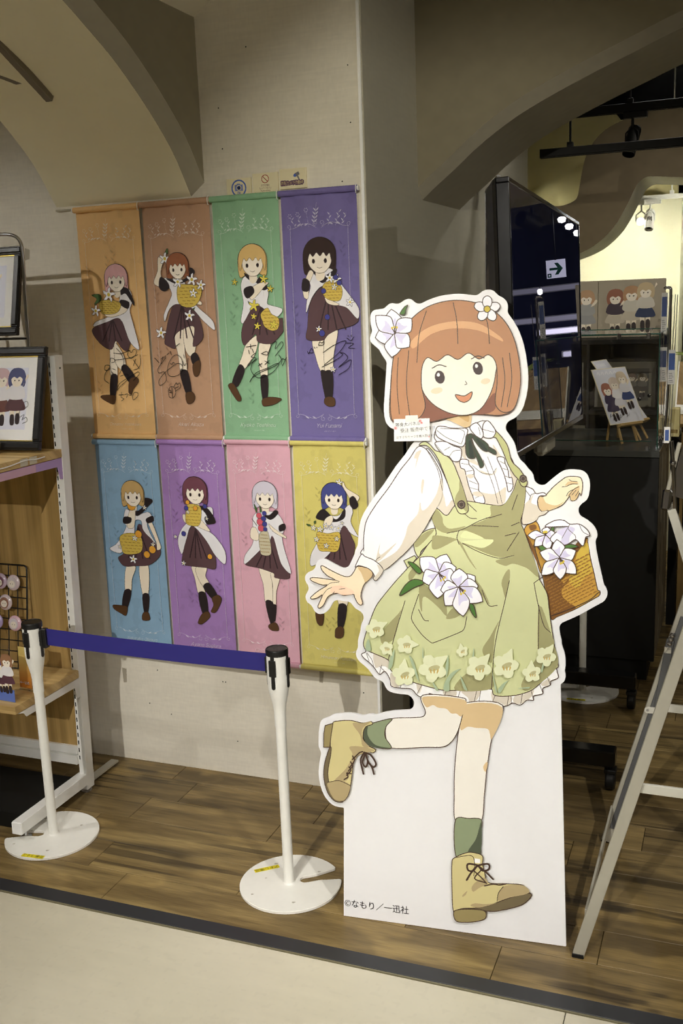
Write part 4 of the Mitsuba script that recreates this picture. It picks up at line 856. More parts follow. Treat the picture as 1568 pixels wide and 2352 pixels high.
BANNERS = {0:{"head":[[470,3167,72]],"top":[[501,3112,560,3100,573,3036,549,2980,570,2883,594,2747,532,2794,476,2931,382,2917,282,2891,297,2919,377,2943,441,2964,479,3040]],"collar":[[494,3116,546,3110,579,3043,582,3009,562,3037,528,3082,496,3077]],"skirt":[[376,2935,478,2958,540,2884,543,2819,511,2742,470,2756,433,2802,396,2750,329,2778,274,2842,272,2878]],"leg":[[390,2823,435,2809,428,2718,422,2585,373,2592,381,2718],[420,2790,472,2730,490,2658,456,2625,416,2672]],"sock":[[377,2590,422,2586,393,2460,359,2467],[455,2632,492,2654,551,2572,507,2545]],"shoe":[[297,2467,353,2470,396,2463,381,2415,341,2423,288,2454],[510,2566,558,2578,570,2551,529,2506,509,2472,494,2492]],"arm":[[495,3017,537,2999,510,2967,423,2944,374,2953,372,2971,430,2977]],"cuff":[[493,3046,548,3030,535,2992,483,3020]],"basket":[[340,3041,418,3048,487,3027,473,2982,425,2963,346,2972]],"flower":[[410,3080,44],[307,2987,35]],"leaf":[[286,3082,344,3083,349,3051,299,3023,319,3058]],"ink":[[414,2728,464,2724,534,2742],[436,2757,471,2717,481,2664,444,2599],[513,2713,523,2742,541,2729,558,2748,576,2741,570,2715,534,2693,513,2713],[552,2683,579,2644,589,2630],[568,2689,549,2650],[601,2715,600,2663,578,2631,546,2624],[385,2676,390,2698,414,2692,416,2675,392,2669],[338,2630,348,2653,375,2653,373,2630,345,2623,338,2630],[374,2639,343,2607,331,2567,360,2543],[396,2633,415,2626],[417,2685,522,2696,585,2715],[387,2616,397,2603,386,2610],[450,2586,498,2599,499,2566,445,2526,419,2500,438,2540,511,2579,576,2611,586,2598,540,2559],[427,2470,459,2473],[449,2487,442,2457,460,2447,443,2433],[471,2473,490,2477,480,2453],[498,2473,513,2467,525,2480],[524,2463,541,2486,564,2483,562,2463,529,2440,524,2463]]},1:{"head":[[900,3220,66]],"top":[[804,3160,861,3151,933,3142,957,3085,1008,2997,1109,2907,1118,2850,1045,2908,971,2985,879,3007,825,2978,790,2909,784,2947,829,3028,848,3077]],"collar":[[818,3159,888,3125,969,3146,1012,3188,982,3213,971,3165,897,3143]],"skirt":[[880,3026,972,2992,1018,2940,1042,2827,1021,2784,968,2760,984,2873,896,2856,849,2819,847,2749,786,2769,776,2789,822,2940]],"leg":[[842,2838,910,2856,911,2723,917,2614,872,2608,862,2711],[912,2862,988,2872,993,2797,976,2721,942,2700,913,2748]],"sock":[[868,2605,919,2611,936,2485,902,2472],[949,2700,981,2721,1006,2683,996,2645,960,2652]],"shoe":[[899,2482,940,2488,959,2459,943,2427,909,2415,896,2440],[960,2652,1002,2677,1011,2651,996,2594,969,2580,957,2607]],"arm":[[778,3285,805,3259,784,3191,799,3110,770,3111,732,3138,763,3205,768,3260],[924,3024,983,3044,1045,3014,1040,2997,980,3010,936,3002]],"cuff":[[779,3167,817,3147,836,3108,797,3086,766,3111]],"basket":[[894,3112,960,3119,1048,3100,1036,3033,993,2991,928,2990,887,3026]],"flower":[[896,3137,35],[991,3146,37],[1049,3112,31],[996,3068,27],[960,2939,35],[758,2843,36],[820,3273,37]],"leaf":[[823,3307,840,3331,841,3300],[985,2979,1000,2984,984,2966]],"ink":[[704,2694,731,2666],[738,2648,765,2699,749,2687],[772,2693,780,2706],[792,2712,804,2721],[816,2731,822,2711],[859,2762,882,2777],[783,2696,721,2629,727,2603,765,2609,772,2557,728,2528,723,2558,764,2603,811,2634,858,2660,890,2646,883,2608,837,2583,793,2589,789,2635,816,2686,855,2711,889,2685,892,2627],[906,2710,908,2691],[896,2672,905,2646,917,2659],[934,2690,922,2627],[810,2660,820,2654,829,2666,840,2660],[873,2614,885,2627,887,2611],[782,2499,802,2521,827,2512,832,2479,811,2453,786,2460,782,2499],[809,2518,808,2456],[821,2518,841,2544,848,2531,863,2544,869,2518,830,2492],[789,2499,800,2495],[790,2486,803,2486],[831,2512,854,2521]]},2:{"head":[[1388,3226,79]],"top":[[1333,3148,1402,3145,1445,3109,1480,3061,1469,2994,1499,2979,1562,2957,1533,2917,1495,2918,1437,2968,1384,2983,1308,2883,1293,2897,1316,2999,1306,3095]],"collar":[[1334,3168,1400,3125,1440,3143,1474,3081,1443,3069,1407,3111,1355,3133]],"skirt":[[1317,2896,1400,2996,1454,2994,1495,2912,1577,2903,1567,2842,1502,2775,1456,2762,1395,2777,1382,2819,1308,2758,1292,2821]],"leg":[[1320,2765,1397,2812,1375,2708,1299,2619,1265,2640,1288,2696],[1402,2763,1475,2762,1450,2673,1446,2575,1402,2576]],"sock":[[1265,2644,1299,2615,1249,2520,1211,2535],[1402,2574,1446,2574,1437,2449,1407,2442]],"shoe":[[1186,2528,1222,2535,1265,2457,1264,2435,1240,2435,1200,2492],[1404,2442,1453,2456,1522,2449,1526,2439,1482,2414,1411,2403]],"arm":[[1343,3066,1430,3110,1483,3108,1459,3089,1379,3017,1349,3039]],"cuff":[[1328,3080,1375,3092,1389,3058,1348,3025,1326,3046]],"basket":[[1423,2934,1467,2967,1492,2932,1536,2904,1529,2850,1490,2837,1446,2859,1432,2893]],"flower":[[1454,3129,26],[1493,3074,21],[1384,2983,34],[1400,2867,22],[1504,2871,26],[1380,2922,20],[1269,3120,19]],"leaf":[[1362,2997,1347,3008,1354,2991]],"ink":[[1323,2748,1386,2757],[1351,2764,1352,2737],[1337,2730,1340,2709],[1361,2736,1368,2715],[1383,2715,1351,2691,1381,2681,1324,2639,1358,2681],[1418,2708,1453,2721,1456,2700,1418,2708],[1460,2707,1486,2755,1517,2775,1508,2734,1548,2774,1558,2753,1505,2693],[1394,2639,1418,2652],[1438,2666,1465,2652],[1466,2669,1437,2645],[1399,2653,1413,2631],[1529,2699,1542,2671,1502,2637,1415,2604,1351,2569,1334,2545,1376,2597,1448,2624,1511,2651,1525,2644,1477,2596,1390,2569,1346,2611,1356,2653,1389,2680],[1541,2644,1550,2678,1565,2671,1577,2685,1548,2637]]},3:{"head":[[1804,3232,85]],"top":[[1730,3131,1819,3166,1877,3164,1917,3097,1958,3043,2026,2949,2017,2890,1955,2951,1884,2980,1823,3074,1755,3024,1710,2932,1717,3005,1742,3077]],"collar":[[1754,3169,1818,3127,1899,3166,1890,3130,1823,3094,1802,3101]],"skirt":[[1738,2991,1823,3074,1869,2980,1962,2957,2024,2896,1994,2858,1899,2834,1840,2808,1802,2776,1706,2784,1713,2852]],"leg":[[1739,2777,1809,2775,1809,2600,1783,2600,1757,2675],[1818,2802,1896,2834,1868,2700,1853,2592,1809,2600]],"sock":[[1783,2603,1816,2596,1817,2456,1803,2456],[1809,2596,1854,2596,1847,2456,1810,2449]],"shoe":[[1802,2449,1832,2459,1861,2446,1860,2408,1823,2402,1797,2421]],"arm":[[1739,3163,1764,3149,1736,3091,1725,3012,1699,3019,1698,3079],[1827,3015,1870,2993,1912,2972,1883,2967,1840,2981]],"cuff":[[1700,3119,1736,3104,1727,3052,1690,3060]],"basket":[[1819,3081,1875,3105,1930,3063,1921,2998,1870,2993,1820,3022]],"flower":[[1861,3119,29],[1904,3110,27],[1887,3068,19],[1783,2840,19],[1977,2983,25],[1861,2613,18]],"berry":[[1766,3183,14],[1897,3120,14],[1917,3090,14],[1821,3049,15],[1838,2905,16],[1802,2816,18]],"ink":[[1710,2717,1717,2703,1734,2733,1744,2709,1718,2710],[1752,2740,1756,2733],[1767,2739,1771,2736],[1779,2749,1787,2769,1801,2762,1813,2772,1808,2752,1782,2749],[1806,2708,1859,2741,1918,2767,1947,2766,1902,2707,1811,2640],[1947,2759,1990,2755,1961,2732,1996,2728],[1952,2786,1976,2772,1995,2792],[1960,2799,1962,2795],[1978,2800,1979,2796],[1795,2627,1870,2660,1923,2693,1909,2706,1938,2699,1951,2672,1898,2626,1921,2639,1972,2665,1956,2618,1896,2582]]},4:{"head":[[463,1839,73]],"top":[[406,1746,476,1710,567,1733,592,1689,552,1655,575,1584,607,1527,573,1558,519,1614,510,1672,465,1670,450,1585,393,1536,341,1454,256,1476,317,1519,395,1628,380,1667]],"collar":[[415,1759,483,1704,562,1765,606,1808,553,1822,541,1777,486,1736]],"skirt":[[467,1605,493,1652,548,1609,587,1546,633,1496,622,1443,543,1386,438,1373,355,1368,315,1419,355,1448]],"leg":[[370,1366,441,1367,407,1284,392,1203,347,1203],[468,1372,537,1382,519,1185,477,1182]],"sock":[[343,1203,392,1200,351,1085,314,1096],[477,1182,523,1185,508,1077,478,1068]],"shoe":[[245,1097,306,1099,352,1092,337,1033,301,1044,250,1070],[469,1060,507,1067,515,1018,461,1012]],"arm":[[435,1741,472,1742,454,1631,409,1622,406,1668],[560,1662,590,1663,631,1548,641,1503,611,1488,608,1540]],"cuff":[[386,1693,438,1689,427,1656,378,1653],[548,1687,597,1708,598,1676,557,1661]],"basket":[[344,1566,421,1590,500,1568,491,1469,370,1449,345,1500]],"flower":[[544,1761,17],[455,1559,21],[585,1523,19],[431,1419,30],[337,1497,15]],"fruit":[[449,1770,31],[578,1490,25],[535,1455,23],[484,1586,25]]},5:{"head":[[914,1873,75]],"top":[[954,1761,1018,1783,1029,1739,997,1681,946,1653,1026,1606,1096,1509,1089,1425,1024,1479,962,1578,876,1657,826,1558,790,1472,768,1555,812,1647]],"collar":[[942,1786,990,1775,1022,1739,1043,1689,1011,1682,980,1737]],"skirt":[[868,1650,947,1660,1004,1580,1026,1402,948,1394,821,1400,786,1414,807,1506]],"leg":[[852,1395,899,1401,907,1317,939,1228,889,1221,871,1315],[884,1390,959,1395,948,1339,969,1295,932,1267,893,1323]],"sock":[[889,1221,939,1225,948,1104,908,1095],[928,1267,970,1295,1020,1221,986,1193]],"shoe":[[904,1088,948,1108,960,1073,899,1021,871,1029],[983,1199,1027,1222,1050,1191,1005,1109,970,1109,991,1154]],"arm":[[872,1701,923,1716,1001,1637,993,1627,911,1658],[818,1730,846,1719,835,1674,816,1698]],"cuff":[[972,1718,1027,1714,1039,1686,983,1674]],"basket":[[851,1786,894,1797,948,1774,933,1672,883,1657,835,1680]],"flower":[[855,1745,14],[985,1709,14],[756,1584,15],[800,1415,18]],"fruit":[[858,1807,14],[910,1772,16],[990,1468,17]],"berry":[[846,1770,14],[977,1786,14],[815,1606,16]]},6:{"head":[[1387,1861,73]],"top":[[1306,1742,1364,1770,1461,1761,1506,1685,1488,1620,1498,1542,1535,1393,1472,1448,1426,1616,1394,1562,1336,1526,1230,1434,1230,1487,1289,1570,1295,1676]],"collar":[[1283,1767,1330,1782,1410,1720,1468,1761,1449,1780,1405,1746,1336,1762]],"skirt":[[1336,1526,1418,1610,1465,1566,1474,1488,1519,1405,1516,1359,1425,1359,1419,1386,1322,1413,1230,1430,1268,1476]],"leg":[[1322,1416,1399,1398,1405,1311,1402,1197,1352,1200,1344,1307],[1398,1388,1457,1368,1431,1273,1422,1182,1403,1191,1407,1311]],"sock":[[1354,1202,1403,1197,1402,1082,1380,1060],[1401,1184,1424,1182,1410,1083,1399,1082]],"shoe":[[1369,1056,1409,1073,1429,1051,1428,1022,1385,1020,1364,1038]],"arm":[[1402,1694,1442,1663,1513,1621,1509,1608,1427,1649],[1284,1662,1316,1664,1334,1612,1318,1585,1276,1602]],"cuff":[[1471,1684,1507,1698,1510,1666,1473,1651]],"basket":[[1335,1625,1392,1647,1409,1511,1348,1497,1336,1526]],"flower":[],"berry":[[1372,1725,16],[1377,1692,16],[1378,1758,14],[1379,1660,13]],"fruit":[[1342,1743,18],[1346,1704,21],[1351,1665,20]],"leaf":[[1311,1813,1330,1782,1322,1762],[1349,1808,1361,1770,1350,1763],[1291,1721,1317,1690,1324,1677]]},7:{"head":[[1833,1871,69]],"top":[[1788,1762,1855,1764,1923,1830,1948,1793,1933,1730,1969,1656,1982,1638,1930,1660,1885,1703,1835,1598,1778,1518,1673,1447,1669,1512,1713,1592,1772,1697]],"collar":[[1714,1746,1763,1799,1841,1739,1896,1804,1894,1753,1840,1726,1773,1729]],"skirt":[[1835,1598,1886,1715,1942,1623,1953,1579,1922,1462,1882,1441,1775,1466,1722,1489,1778,1525]],"leg":[[1835,1275,1895,1273,1886,1214,1839,1217],[1707,1449,1747,1439,1738,1242,1697,1239]],"sock":[[1836,1217,1886,1214,1861,1087,1826,1071]],"shoe":[[1813,1070,1847,1086,1863,1061,1851,1016,1810,1010,1805,1036],[1687,1172,1735,1163,1728,1089,1707,1079,1688,1106]],"arm":[[1896,1966,1914,1929,1984,1888,1990,1870,1956,1831,1944,1849,1913,1898,1888,1941],[1774,1742,1815,1763,1820,1731,1785,1685,1759,1697]],"cuff":[[1931,1868,1958,1881,1982,1832,1955,1806,1933,1830]],"basket":[[1716,1656,1784,1653,1861,1660,1846,1554,1779,1544,1722,1554]],"flower":[[1697,1684,18],[1738,1677,20],[1775,1698,19],[1812,1693,19],[1855,1689,19],[1714,1615,18],[1842,1624,16],[1774,1579,18],[1870,1962,22],[1880,1721,13]],"leaf":[[1651,1705,1678,1700,1664,1692],[1699,1720,1713,1727,1705,1707]]}}
